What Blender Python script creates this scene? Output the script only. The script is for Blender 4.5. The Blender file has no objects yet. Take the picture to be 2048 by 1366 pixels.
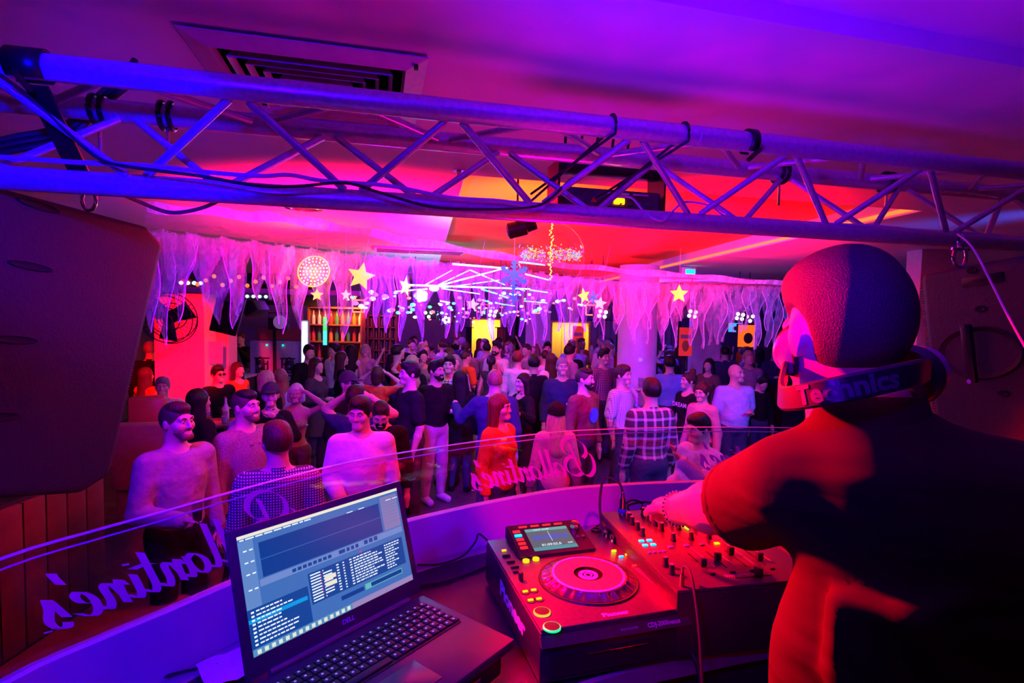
import bpy, bmesh, math, random
import numpy as np
from mathutils import Vector, Matrix
random.seed(7)
rng = np.random.default_rng(7)
SC = bpy.context.scene
COL = SC.collection
R_ = math.radians
PI = math.pi

# ------------------------------------------------------------------ camera
FPX = 1100.0
CAMLOC = Vector((0, 0, 2.35))
PITCH = math.atan(63 / FPX)
CROT = Matrix.Rotation(PI / 2 - PITCH, 3, 'X') @ Matrix.Rotation(R_(1.2), 3, 'Z')
cam = bpy.data.cameras.new('camera')
cam.sensor_width = 36
cam.lens = 36 * FPX / 2048
cam.clip_start = 0.02
camo = bpy.data.objects.new('camera', cam)
camo.matrix_world = Matrix.Translation(CAMLOC) @ CROT.to_4x4()
COL.objects.link(camo)
SC.camera = camo

def ray(px, py): return CROT @ Vector((px - 1024, 683 - py, -FPX))
def PZ(px, py, z):
    v = ray(px, py); return CAMLOC + v * ((z - CAMLOC.z) / v.z)
def PY(px, py, Y):
    v = ray(px, py); return CAMLOC + v * (Y / v.y)

# ------------------------------------------------------------------ view, world and lights
SC.view_settings.view_transform = 'Standard'
SC.view_settings.look = 'None'
SC.view_settings.gamma = 1
SC.view_settings.use_curve_mapping = False
SC.view_settings.exposure = 0.0
w = bpy.data.worlds.new('world'); SC.world = w; w.use_nodes = True
w.node_tree.nodes['Background'].inputs[0].default_value = (0.25, 0.02, 0.5, 1)
w.node_tree.nodes['Background'].inputs[1].default_value = 0.006

def lamp(kind, name, loc, col, power, to=None, size=0.2, spot=60, blend=0.5, sy=None, spec=1.0):
    l = bpy.data.lights.new(name, kind)
    l.color = col; l.energy = power; l.specular_factor = spec
    if kind == 'AREA':
        l.shape = 'RECTANGLE'; l.size = size; l.size_y = sy or size
    else:
        l.shadow_soft_size = size
    if kind == 'SPOT':
        l.spot_size = R_(spot); l.spot_blend = blend
    o = bpy.data.objects.new(name, l); o.location = loc
    if to is not None:
        o.rotation_euler = (Vector(to) - Vector(loc)).to_track_quat('-Z', 'Y').to_euler()
    COL.objects.link(o); return o

RED, BLUE, MAG, VIO = (1, .0, .008), (.03, .0, 1), (1, 0, .30), (.28, .0, 1)
# booth
lamp('SPOT', 'red_spot_on_booth', (-.42, 1.62, 2.5), RED, 900, to=(.42, 1.0, 1.97), size=.03, spot=57, blend=.35)
lamp('SPOT', 'blue_wash_behind_booth', (-.35, -.35, 2.9), BLUE, 75, to=(-.1, 1.2, 2.5), size=.05, spot=74, blend=.6)
lamp('SPOT', 'blue_wash_left', (-.62, .1, 2.75), BLUE, 130, to=(-.60, .95, 1.65), size=.04, spot=70, blend=.6)
lamp('SPOT', 'blue_on_left_loudspeaker', (-.42, .3, 2.72), (.0, 0, 1), 210, to=(-.92, 1.2, 2.62), size=.04, spot=44, blend=.8)
lamp('SPOT', 'blue_ceiling_wash', (-.1, .3, 2.2), (.10, 0, 1), 150, to=(.5, .85, 3.0), size=.08, spot=84, blend=1)
lamp('SPOT', 'magenta_ceiling_wash', (.25, 1.95, 1.95), (1, 0, .6), 18, to=(.2, 1.5, 3.0), size=.2, spot=140, blend=1)
lamp('SPOT', 'magenta_booth_wash', (-.1, .3, 2.85), (.75, 0, .8), 16, to=(.0, 1.6, 1.65), size=.08, spot=62, blend=.8)
lamp('SPOT', 'pink_letter_spot', (.25, .15, 2.9), (1, 0, .12), 130, to=(.12, 1.8, 1.82), size=.03, spot=18, blend=.6)
# dance floor
lamp('SPOT', 'magenta_front_wash_left', (-.2, 1.9, 2.9), (1, 0, .15), 85, to=(-1.3, 5.2, 1.0), size=.1, spot=75, blend=.7)
lamp('SPOT', 'violet_front_wash_left', (-1.9, 1.9, 2.9), (.06, 0, 1), 430, to=(-.8, 4.6, 1.0), size=.1, spot=80, blend=.7)
lamp('SPOT', 'magenta_front_wash_mid', (.4, 2.6, 2.9), (1, 0, .2), 60, to=(.4, 7.5, 1.0), size=.1, spot=75, blend=.7)
lamp('SPOT', 'violet_front_wash_mid', (-.8, 3.6, 2.9), (.07, 0.0, 1), 900, to=(.3, 9, 1.0), size=.1, spot=75, blend=.7)
lamp('SPOT', 'blue_wash_right', (3.4, 2.8, 2.9), (.01, .09, 1), 560, to=(1.7, 6.5, 1.2), size=.1, spot=70, blend=.7)
lamp('SPOT', 'violet_back_light', (-2.6, 11, 2.9), (.3, .0, 1), 480, to=(-.6, 6, 1.0), size=.15, spot=95, blend=.8)
lamp('SPOT', 'blue_back_light', (3.0, 12, 2.9), (.04, .04, 1), 560, to=(1.4, 6, 1.0), size=.15, spot=95, blend=.8)
lamp('SPOT', 'magenta_back_light', (.6, 7.6, 2.9), (1, 0, .4), 130, to=(-.4, 11, 1.0), size=.15, spot=95, blend=.8)
lamp('AREA', 'far_violet_wash', (-1.2, 10.5, 2.85), (.28, .0, 1), 60, to=(-.6, 14, .8), size=.8)
lamp('AREA', 'far_blue_wash', (3.6, 10.5, 2.85), (.15, .04, 1), 50, to=(4, 14, .8), size=.8)
# ceiling and netting
lamp('SPOT', 'red_beam_on_ceiling', (-1.0, 3.0, 1.98), (1, 0, .06), 900, to=(-.95, 3.6, 3.0), size=.08, spot=118, blend=1)
lamp('SPOT', 'pink_beam_on_net', (-.9, 3.4, 1.9), (1, 0, .3), 34, to=(-.9, 4.9, 2.7), size=.1, spot=70, blend=1)
lamp('SPOT', 'blue_beam_on_net_left', (-.8, 1.9, 2.5), (.03, 0, 1), 260, to=(-2.0, 3.8, 2.5), size=.05, spot=52, blend=.8)
lamp('SPOT', 'violet_beam_on_net_right', (.9, 2.6, 2.4), (.12, 0, 1), 420, to=(1.8, 6.0, 2.5), size=.05, spot=64, blend=.8)
lamp('SPOT', 'red_beam_in_coffer', (1.5, 4.6, 2.05), (1, .0, 0), 1300, to=(1.5, 5.1, 3.1), size=.1, spot=128, blend=1)
lamp('SPOT', 'red_beam_in_coffer_near', (1.1, 3.0, 2.15), (1, .0, 0), 260, to=(1.1, 3.5, 3.1), size=.1, spot=120, blend=1)
lamp('SPOT', 'red_beam_in_coffer_far', (.6, 7.6, 2.05), (1, .002, .01), 420, to=(.6, 8.0, 3.1), size=.1, spot=128, blend=1)
lamp('SPOT', 'orange_beam_in_coffer', (.05, 3.5, 2.1), (1, .42, 0), 230, to=(.1, 3.9, 3.1), size=.1, spot=90, blend=1)
lamp('SPOT', 'red_beam_on_pillar', (-3.3, 5.2, 2.75), (1, 0, 0), 1700, to=(-4.45, 7.4, 1.6), size=.1, spot=38, blend=.3)
lamp('SPOT', 'red_beam_on_woman', (.9, 1.9, 2.9), (1, 0, 0), 170, to=(-.02, 3.45, 1.2), size=.04, spot=26, blend=.5)

# ------------------------------------------------------------------ materials
MATS = {}
def mat(name, col, rough=.5, metal=0, nscale=25, namt=.12, bump=0, emit=None, estr=0, coat=0, spec=.5, trans=0, ior=1.45, bdist=.01):
    if name in MATS: return MATS[name]
    m = bpy.data.materials.new(name); m.use_nodes = True
    nt = m.node_tree; b = nt.nodes['Principled BSDF']
    col = tuple(col) + (1,) if len(col) == 3 else col
    tc = nt.nodes.new('ShaderNodeTexCoord')
    nz = nt.nodes.new('ShaderNodeTexNoise'); nz.inputs['Scale'].default_value = nscale; nz.inputs['Detail'].default_value = 3
    nt.links.new(tc.outputs['Object'], nz.inputs['Vector'])
    mx = nt.nodes.new('ShaderNodeMix'); mx.data_type = 'RGBA'; mx.blend_type = 'MULTIPLY'
    mr = nt.nodes.new('ShaderNodeMapRange'); mr.inputs[3].default_value = 1 - namt * 2; mr.inputs[4].default_value = 1 + namt
    nt.links.new(nz.outputs['Fac'], mr.inputs[0])
    mx.inputs[0].default_value = 1; mx.inputs[6].default_value = col
    nt.links.new(mr.outputs[0], mx.inputs[7]); nt.links.new(mx.outputs[2], b.inputs['Base Color'])
    b.inputs['Roughness'].default_value = rough; b.inputs['Metallic'].default_value = metal
    b.inputs['Specular IOR Level'].default_value = spec
    b.inputs['Coat Weight'].default_value = coat
    if trans:
        b.inputs['Transmission Weight'].default_value = trans; b.inputs['IOR'].default_value = ior
    if bump:
        bp = nt.nodes.new('ShaderNodeBump'); bp.inputs['Strength'].default_value = bump; bp.inputs['Distance'].default_value = bdist
        nt.links.new(nz.outputs['Fac'], bp.inputs['Height']); nt.links.new(bp.outputs[0], b.inputs['Normal'])
    if emit is not None:
        b.inputs['Emission Color'].default_value = tuple(emit) + (1,); b.inputs['Emission Strength'].default_value = estr
    MATS[name] = m; return m

def emat(name, col, s):
    if name in MATS: return MATS[name]
    return mat(name, tuple(min(1, c) * .5 for c in col), .5, emit=col, estr=s, namt=0)

def gauze(name, col, alpha, scale=30):
    if name in MATS: return MATS[name]
    m = bpy.data.materials.new(name); m.use_nodes = True; nt = m.node_tree; nt.nodes.clear()
    out = nt.nodes.new('ShaderNodeOutputMaterial'); tr = nt.nodes.new('ShaderNodeBsdfTransparent')
    di = nt.nodes.new('ShaderNodeBsdfDiffuse'); tl = nt.nodes.new('ShaderNodeBsdfTranslucent')
    for n in (di, tl): n.inputs[0].default_value = tuple(col) + (1,)
    a = nt.nodes.new('ShaderNodeMixShader'); a.inputs[0].default_value = .5
    nt.links.new(di.outputs[0], a.inputs[1]); nt.links.new(tl.outputs[0], a.inputs[2])
    tc = nt.nodes.new('ShaderNodeTexCoord'); mp = nt.nodes.new('ShaderNodeMapping'); mp.inputs['Scale'].default_value = (1, 1, .25)
    nz = nt.nodes.new('ShaderNodeTexNoise'); nz.inputs['Scale'].default_value = scale; nz.inputs['Detail'].default_value = 5; nz.inputs['Distortion'].default_value = 1.2
    nt.links.new(tc.outputs['Object'], mp.inputs[0]); nt.links.new(mp.outputs[0], nz.inputs['Vector'])
    mr = nt.nodes.new('ShaderNodeMapRange'); mr.inputs[1].default_value = .35; mr.inputs[2].default_value = .7
    mr.inputs[3].default_value = alpha * .55; mr.inputs[4].default_value = min(1, alpha * 1.7)
    nt.links.new(nz.outputs['Fac'], mr.inputs[0])
    f = nt.nodes.new('ShaderNodeMixShader'); nt.links.new(mr.outputs[0], f.inputs[0])
    nt.links.new(tr.outputs[0], f.inputs[1]); nt.links.new(a.outputs[0], f.inputs[2]); nt.links.new(f.outputs[0], out.inputs[0])
    MATS[name] = m; return m

def glassmat(name, tint, refl=.12):
    if name in MATS: return MATS[name]
    m = bpy.data.materials.new(name); m.use_nodes = True; nt = m.node_tree; nt.nodes.clear()
    out = nt.nodes.new('ShaderNodeOutputMaterial'); tr = nt.nodes.new('ShaderNodeBsdfTransparent'); tr.inputs[0].default_value = tuple(tint) + (1,)
    gl = nt.nodes.new('ShaderNodeBsdfGlossy'); gl.inputs['Roughness'].default_value = .03
    lw = nt.nodes.new('ShaderNodeLayerWeight'); lw.inputs[0].default_value = .5
    fr = nt.nodes.new('ShaderNodeMath'); fr.operation = 'POWER'; fr.inputs[1].default_value = 5; nt.links.new(lw.outputs['Facing'], fr.inputs[0])
    ad = nt.nodes.new('ShaderNodeMath'); ad.operation = 'MULTIPLY_ADD'; ad.inputs[1].default_value = .8; ad.inputs[2].default_value = refl
    nt.links.new(fr.outputs[0], ad.inputs[0])
    ad.use_clamp = True
    mx = nt.nodes.new('ShaderNodeMixShader'); nt.links.new(ad.outputs[0], mx.inputs[0]); nt.links.new(tr.outputs[0], mx.inputs[1]); nt.links.new(gl.outputs[0], mx.inputs[2])
    nt.links.new(mx.outputs[0], out.inputs[0]); MATS[name] = m; return m

def gridcloth(name, base, line, scale, width=.3, kind='check', rough=.8):
    """procedural woven checks or plaid in object space"""
    if name in MATS: return MATS[name]
    m = mat(name, base, rough); nt = m.node_tree; b = nt.nodes['Principled BSDF']
    tc = nt.nodes.new('ShaderNodeTexCoord'); sp = nt.nodes.new('ShaderNodeSeparateXYZ'); nt.links.new(tc.outputs['Object'], sp.inputs[0])
    outs = []
    for ax in (0, 2):
        a = nt.nodes.new('ShaderNodeMath'); a.operation = 'MULTIPLY'; a.inputs[1].default_value = scale
        nt.links.new(sp.outputs[ax], a.inputs[0])
        f = nt.nodes.new('ShaderNodeMath'); f.operation = 'FRACT'; nt.links.new(a.outputs[0], f.inputs[0])
        g = nt.nodes.new('ShaderNodeMath'); g.operation = 'LESS_THAN'; g.inputs[1].default_value = width; nt.links.new(f.outputs[0], g.inputs[0])
        outs.append(g)
    s = nt.nodes.new('ShaderNodeMath'); s.operation = 'MAXIMUM' if kind == 'check' else 'ADD'
    nt.links.new(outs[0].outputs[0], s.inputs[0]); nt.links.new(outs[1].outputs[0], s.inputs[1])
    if kind != 'check':
        s2 = nt.nodes.new('ShaderNodeMath'); s2.operation = 'MULTIPLY'; s2.inputs[1].default_value = .5; nt.links.new(s.outputs[0], s2.inputs[0]); s = s2
    mx = nt.nodes.new('ShaderNodeMix'); mx.data_type = 'RGBA'; mx.inputs[6].default_value = tuple(base) + (1,); mx.inputs[7].default_value = tuple(line) + (1,)
    nt.links.new(s.outputs[0], mx.inputs[0]); nt.links.new(mx.outputs[2], b.inputs['Base Color'])
    return m

# ------------------------------------------------------------------ mesh helpers
class MB:
    def __init__(s): s.b = bmesh.new()
    def box(s, c, d, M=None, bev=0):
        r = bmesh.ops.create_cube(s.b, size=1); vs = r['verts']
        bmesh.ops.scale(s.b, vec=d, verts=vs)
        if bev:
            es = list({e for v in vs for e in v.link_edges})
            q = bmesh.ops.bevel(s.b, geom=es, offset=bev, segments=2, affect='EDGES', profile=.5)
            vs = list({v for f in q['faces'] for v in f.verts} | {v for v in vs if v.is_valid})
        bmesh.ops.translate(s.b, vec=c, verts=vs)
        if M is not None: bmesh.ops.transform(s.b, matrix=M, verts=vs)
        return s
    def cyl(s, a, b, r, r2=None, n=16, M=None):
        a, b = Vector(a), Vector(b); d = b - a
        q = bmesh.ops.create_cone(s.b, cap_ends=True, segments=n, radius1=r, radius2=r if r2 is None else r2, depth=d.length)
        T = Matrix.Translation((a + b) / 2) @ d.to_track_quat('Z', 'Y').to_matrix().to_4x4()
        if M is not None: T = M @ T
        bmesh.ops.transform(s.b, matrix=T, verts=q['verts']); return s
    def sph(s, c, r, seg=12, ring=8, M=None):
        q = bmesh.ops.create_uvsphere(s.b, u_segments=seg, v_segments=ring, radius=1)
        rr = (r, r, r) if not hasattr(r, '__len__') else r
        bmesh.ops.scale(s.b, vec=rr, verts=q['verts']); bmesh.ops.translate(s.b, vec=c, verts=q['verts'])
        if M is not None: bmesh.ops.transform(s.b, matrix=M, verts=q['verts'])
        return s
    def tube(s, pts, r, n=8, smooth=True, closed=False):
        pts = [Vector(p) for p in pts]
        if smooth and len(pts) > 2: pts = spline(pts, 6, closed)
        rings = []; m = len(pts); up = Vector((0, 0, 1))
        for i, p in enumerate(pts):
            if closed: t = (pts[(i + 1) % m] - pts[i - 1]).normalized()
            else: t = (pts[min(i + 1, m - 1)] - pts[max(i - 1, 0)]).normalized()
            u = t.cross(up)
            if u.length < .05: u = t.cross(Vector((1, 0, 0)))
            u.normalize(); v = t.cross(u)
            rings.append([s.b.verts.new(p + (u * math.cos(2 * PI * k / n) + v * math.sin(2 * PI * k / n)) * r) for k in range(n)])
        for i in range(m if closed else m - 1):
            A, B = rings[i], rings[(i + 1) % m]
            for k in range(n): s.b.faces.new((A[k], A[(k + 1) % n], B[(k + 1) % n], B[k]))
        if not closed:
            s.b.faces.new(rings[0]); s.b.faces.new(rings[-1][::-1])
        return s
    def poly(s, pts, ext=None):
        vs = [s.b.verts.new(p) for p in pts]; f = s.b.faces.new(vs)
        if ext is not None:
            r = bmesh.ops.extrude_face_region(s.b, geom=[f]); nv = [e for e in r['geom'] if isinstance(e, bmesh.types.BMVert)]
            bmesh.ops.translate(s.b, vec=ext, verts=nv)
        return s
    def lathe(s, prof, n=48, M=None, cap=True):
        rings = []
        for (r, z) in prof: rings.append([s.b.verts.new((r * math.cos(2 * PI * k / n), r * math.sin(2 * PI * k / n), z)) for k in range(n)])
        for A, B in zip(rings, rings[1:]):
            for k in range(n): s.b.faces.new((A[k], A[(k + 1) % n], B[(k + 1) % n], B[k]))
        if cap and abs(prof[0][1] - prof[-1][1]) > .0021:
            s.b.faces.new(rings[-1]); s.b.faces.new(rings[0][::-1])
        if M is not None: bmesh.ops.transform(s.b, matrix=M, verts=[v for R in rings for v in R])
        return s
    def grid(s, P):
        V = [[s.b.verts.new(p) for p in row] for row in P]
        for i in range(len(V) - 1):
            for j in range(len(V[0]) - 1): s.b.faces.new((V[i][j], V[i][j + 1], V[i + 1][j + 1], V[i + 1][j]))
        return s
    def xf(s, M): bmesh.ops.transform(s.b, matrix=M, verts=s.b.verts); return s
    def mesh(s, name, smooth=False, ang=40):
        bmesh.ops.recalc_face_normals(s.b, faces=s.b.faces)
        me = bpy.data.meshes.new(name); s.b.to_mesh(me); s.b.free()
        if smooth:
            me.shade_smooth()
            try: me.set_sharp_from_angle(angle=R_(ang))
            except Exception: pass
        return me

def spline(pts, k=6, closed=False):
    out = []; n = len(pts); rngn = n if closed else n - 1
    for i in range(rngn):
        if closed: p0, p1, p2, p3 = pts[i - 1], pts[i], pts[(i + 1) % n], pts[(i + 2) % n]
        else: p0, p1, p2, p3 = pts[max(i - 1, 0)], pts[i], pts[i + 1], pts[min(i + 2, n - 1)]
        for j in range(k):
            t = j / k
            out.append(.5 * ((2 * p1) + (p2 - p0) * t + (2 * p0 - 5 * p1 + 4 * p2 - p3) * t * t + (3 * p1 - p0 - 3 * p2 + p3) * t ** 3))
    if not closed: out.append(pts[-1].copy())
    return out

def obj(name, me, m=None, parent=None, loc=None, rot=None, M=None):
    o = bpy.data.objects.new(name, me); COL.objects.link(o)
    if me is not None and m is not None and not me.materials: me.materials.append(m)
    if parent is not None: o.parent = parent
    if M is not None: o.matrix_basis = M
    if loc is not None: o.location = loc
    if rot is not None: o.rotation_euler = rot
    return o
def tag(o, label, cat, group=None, kind=None):
    o['label'] = label; o['category'] = cat
    if group: o['group'] = group
    if kind: o['kind'] = kind
    return o
def thing(name, label, cat, loc=(0, 0, 0), rz=0, group=None, M=None):
    o = bpy.data.objects.new(name, None); COL.objects.link(o); o.empty_display_size = .1
    if M is not None: o.matrix_basis = M
    else: o.location = loc; o.rotation_euler = (0, 0, rz)
    return tag(o, label, cat, group)
def struct(name, me, m): o = obj(name, me, m); o['kind'] = 'structure'; return o
def copy_tree(root, loc=None, rz=None, label=None, sc=None):
    r = root.copy(); COL.objects.link(r)
    if loc is not None: r.location = loc
    if rz is not None: r.rotation_euler = (0, 0, rz)
    if sc: r.scale = (sc, sc, sc)
    if label: r['label'] = label
    for ch in root.children:
        c = ch.copy(); COL.objects.link(c); c.parent = r
        for g in ch.children:
            d = g.copy(); COL.objects.link(d); d.parent = c
    return r

_tc = 0
def textmesh(txt, size=.05, ext=.0, shear=0, bold=0, align='CENTER'):
    cu = bpy.data.curves.new('lettering', 'FONT'); cu.body = txt; cu.size = size; cu.extrude = ext
    cu.shear = shear; cu.offset = bold; cu.align_x = align; cu.align_y = 'CENTER'; cu.resolution_u = 3
    t = bpy.data.objects.new('tmp', cu); COL.objects.link(t)
    dg = bpy.context.evaluated_depsgraph_get(); dg.update()
    me = bpy.data.meshes.new_from_object(t.evaluated_get(dg)); bpy.data.objects.remove(t); me.materials.clear(); return me

U = Vector((math.cos(R_(13.7)), math.sin(R_(13.7)), 0))      # room direction across
V = Vector((-U.y, U.x, 0))                                    # room direction into the depth
RZ = R_(13.7)
CEIL = 3.0
def frame(o, x, y, z=None):
    M = Matrix.Identity(4)
    x, y = Vector(x), Vector(y); z = x.cross(y) if z is None else Vector(z)
    for i, a in enumerate((x, y, z)):
        for j in range(3): M[j][i] = a[j]
    for j in range(3): M[j][3] = o[j]
    return M

# ================================================================== THE ROOM
m_ceil = mat('white_plaster', (.78, .76, .78), .8, nscale=6, namt=.06, bump=.05)
m_floor = mat('dark_polished_floor', (.10, .09, .11), .22, nscale=3, namt=.3, bump=.02)
m_grey = mat('grey_plaster', (.5, .48, .52), .7, nscale=8, namt=.1)
m_dark = mat('dark_paint', (.03, .025, .035), .6)
m_black = mat('black_plastic', (.012, .012, .014), .42, nscale=60, namt=.2, bump=.03)
m_blackm = mat('black_metal', (.02, .02, .022), .35, .6)
m_rubber = mat('black_rubber', (.012, .012, .013), .55)
m_alu = mat('brushed_aluminium', (.62, .62, .66), .34, .55, nscale=90, namt=.2, bump=.06)
m_chrome = mat('chrome', (.8, .8, .82), .12, 1)
m_white = mat('white_paint', (.75, .75, .75), .5)
m_wood = mat('dark_wood', (.09, .045, .03), .5, nscale=12, namt=.4)

struct('floor', MB().box((0, 9, -.05), (26, 24, .1)).mesh('floor'), m_floor)
struct('trim_4', MB().box((.1, -.3, .3), (3.6, 3.6, .6), bev=0).mesh('booth_floor'), m_dark)  # raised platform of the booth

# ceiling: dropped slab with a coffer hole, step towards the booth
NL, NR = PZ(930, 350, CEIL), PZ(1845, 422, CEIL)
FL, FR = Vector((-1.75, 12.2, CEIL)), Vector((1.95, 12.4, CEIL))
s0, s1 = PZ(1300, 0, CEIL), PZ(2048, 135, CEIL)
sd = (s1 - s0).normalized()
SA, SB = s0 - sd * 6, s1 + sd * 10
b = MB()
def q(*p): b.b.faces.new([b.b.verts.new(x) for x in p])
OFL, OFR = Vector((-13, 22, CEIL)), Vector((13, 22, CEIL))
q(SA, SB, NR, NL); q(SB, OFR, FR, NR); q(OFR, OFL, FL, FR); q(OFL, SA, NL, FL)
me = b.mesh('ceiling')
struct('ceiling', me, m_ceil)
up = Vector((0, 0, .045))
b = MB(); q(SA, SB, SB + up, SA + up)
q(SA + up, SB + up, Vector((13, -4, CEIL + .045)), Vector((-9, -4, CEIL + .045)))
struct('trim_1', b.mesh('ceiling_step'), m_ceil)
# coffer
cu_ = Vector((0, 0, .13)); b = MB()
for A, B in ((NL, NR), (NR, FR), (FR, FL), (FL, NL)): q(A, B, B + cu_, A + cu_)
struct('trim_2', b.mesh('coffer_edge'), m_ceil)
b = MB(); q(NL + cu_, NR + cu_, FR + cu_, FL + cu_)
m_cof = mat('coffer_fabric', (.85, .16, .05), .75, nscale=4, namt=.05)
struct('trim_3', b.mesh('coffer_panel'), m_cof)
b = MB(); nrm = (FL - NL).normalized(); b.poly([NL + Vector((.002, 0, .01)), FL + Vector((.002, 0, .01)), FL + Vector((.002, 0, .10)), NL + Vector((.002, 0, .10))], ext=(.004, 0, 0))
struct('trim_12', b.mesh('coffer_glow_left'), mat('cyan_edge_glow', (.2, .5, .6), .5, emit=(.02, .45, .7), estr=.45))  # cyan laser light on the left edge, put in as a glowing band
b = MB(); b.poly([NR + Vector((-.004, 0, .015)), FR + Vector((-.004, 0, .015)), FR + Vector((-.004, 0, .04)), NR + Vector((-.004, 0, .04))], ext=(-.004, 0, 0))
struct('trim_13', b.mesh('coffer_glow_right'), mat('orange_edge_glow', (.6, .2, .1), .5, emit=(1, .2, .01), estr=1.5))  # orange light along the right edge, added as a thin glowing band
# room walls
def wall(name, A, B, z0, z1, m, th=.15):
    A, B = Vector(A), Vector(B); d = (B - A); n = Vector((-d.y, d.x, 0)).normalized() * th
    bb = MB(); bb.poly([A + Vector((0, 0, z0)), B + Vector((0, 0, z0)), B + Vector((0, 0, z1)), A + Vector((0, 0, z1))], ext=n)
    return struct(name, bb.mesh(name), m)
WB = Vector((0, 17.0, 0))
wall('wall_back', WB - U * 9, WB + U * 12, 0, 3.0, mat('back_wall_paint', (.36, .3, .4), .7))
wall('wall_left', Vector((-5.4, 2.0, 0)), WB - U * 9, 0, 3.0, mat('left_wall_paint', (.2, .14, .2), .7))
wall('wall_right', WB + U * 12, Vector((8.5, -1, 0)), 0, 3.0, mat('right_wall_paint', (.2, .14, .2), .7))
wall('wall_rear', Vector((-5.4, -2.2, 0)), Vector((8.5, -2.2, 0)), 0, 3.05, mat('rear_wall_paint', (.05, .03, .05), .7))

# grey pillar and partitions -----------------------------------------------------
def topx(px, Y): return (px - 1024) / FPX * Y
pl = PY(1276, 640, 7.7)
struct('trim_5', MB().cyl((pl.x, pl.y, 0), (pl.x, pl.y, 3.0), .27, n=40).mesh('pillar', True), mat('pillar_paint', (.55, .5, .58), .6, nscale=5))
def panel(name, px0, px1, Y, z0, z1, m, th=.2, kind=True):
    A, B = PY(px0, 640, Y), PY(px1, 640, Y)
    c = (A + B) / 2; wd = (B - A).length
    me = MB().box((0, 0, 0), (wd, th, z1 - z0)).mesh(name)
    o = obj(name, me, m, loc=(c.x, c.y + th / 2, (z0 + z1) / 2))
    if kind: o['kind'] = 'structure'
    return o
panel('trim_6', 308, 408, 7.4, 0, 2.48, mat('white_gloss_panel', (.75, .7, .7), .5), .35)
panel('trim_7', 409, 456, 7.7, 0, 3.0, m_grey, .25)
panel('trim_8', 1384, 1443, 10.2, 0, 2.75, mat('partition_paint', (.6, .56, .66), .6), .15)
panel('trim_9', 1052, 1101, 13.0, 0, 2.9, m_grey, .15)
panel('trim_10', 408, 640, 11.5, 2.35, 3.0, m_dark, .2)
panel('trim_11', 1836, 1900, 5.2, 0, 3.0, mat('right_red_panel', (.7, .6, .6), .6), .2)

# AC vent --------------------------------------------------------------------
v0, v1 = PZ(350, 45, CEIL), PZ(858, 107, CEIL)
vw = (v1 - v0).length
vc = (v0 + v1) / 2 + V * vw / 2
vent = thing('ceiling_vent', 'large square louvred air vent set in the ceiling above the truss', 'vent', M=frame((vc.x, vc.y, CEIL), U, V, (0, 0, 1)))
m_vent = mat('vent_enamel', (.62, .6, .62), .45, namt=.15)
def sqring(mb, ro, ri, z0, z1):
    o0 = [Vector((x * ro, y * ro, z0)) for x, y in ((-1, -1), (1, -1), (1, 1), (-1, 1))]
    i1 = [Vector((x * ri, y * ri, z1)) for x, y in ((-1, -1), (1, -1), (1, 1), (-1, 1))]
    for k in range(4):
        mb.poly([o0[k], o0[(k + 1) % 4], i1[(k + 1) % 4], i1[k]], ext=Vector((0, 0, .003)))
b = MB(); hw = vw / 2; sqring(b, hw, hw - .055, -.010, -.026); sqring(b, hw - .055, hw - .062, -.026, -.004)
obj('frame', b.mesh('vent_frame'), m_vent, vent)
obj('shade_plate', MB().box((0, 0, -.004), (vw - .11, vw - .11, .003)).mesh('vent_shade_plate'), mat('vent_shade_black', (.002, .002, .002), .9, spec=0), vent)  # flat black plate standing in for the shade behind the louvres
for k in range(6):
    ro = hw - .088 - k * .036; b = MB(); sqring(b, ro, ro - .010, -.030, -.012)
    obj('louvre', b.mesh('vent_louvre'), m_vent, vent)
obj('centre_plate', MB().box((0, 0, -.016), (.06, .06, .006)).mesh('vent_centre'), m_vent, vent)
obj('screw', MB().cyl((hw - .03, hw * -1 + .03, -.03), (hw - .03, -hw + .03, -.012), .006, n=10).mesh('vent_screw'), m_blackm, vent)
for i, (px, py) in enumerate(((608, 414), (840, 500))):
    p = PZ(px, py, CEIL)
    g = thing('downlight', ['round recessed downlight in the pink ceiling above the left end of the net', 'flat rectangular vent strip in the pink ceiling beside the blue coffer edge'][i], ['ceiling light', 'vent'][i], (p.x, p.y, CEIL), RZ)
    if i == 0:
        g2 = MB().lathe([(.12, -.001), (.12, -.012), (.085, -.016), (.08, -.004)], 32); obj('ring', g2.mesh('downlight_ring', True), m_chrome, g)
        obj('lens', MB().cyl((0, 0, -.006), (0, 0, -.001), .08, n=24).mesh('downlight_lens'), m_dark, g)
    else:
        g.name = 'strip_vent'
        obj('frame', MB().box((0, 0, -.01), (1.0, .42, .02)).mesh('strip_frame'), m_vent, g)
        for k in range(4): obj('slat', MB().box((0, -.12 + k * .08, -.024), (.94, .02, .012)).mesh('strip_slat'), m_dark, g)
p = PZ(918, 340, CEIL)
d_ = thing('sprinkler', 'small sprinkler head on the ceiling near the blue-edged coffer corner', 'sprinkler', (p.x, p.y, CEIL))
obj('rose', MB().cyl((0, 0, -.006), (0, 0, 0), .03, n=20).mesh('rose'), m_chrome, d_)
obj('nozzle', MB().cyl((0, 0, -.045), (0, 0, -.006), .008, .012, n=10).mesh('nozzle'), m_chrome, d_)

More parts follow.
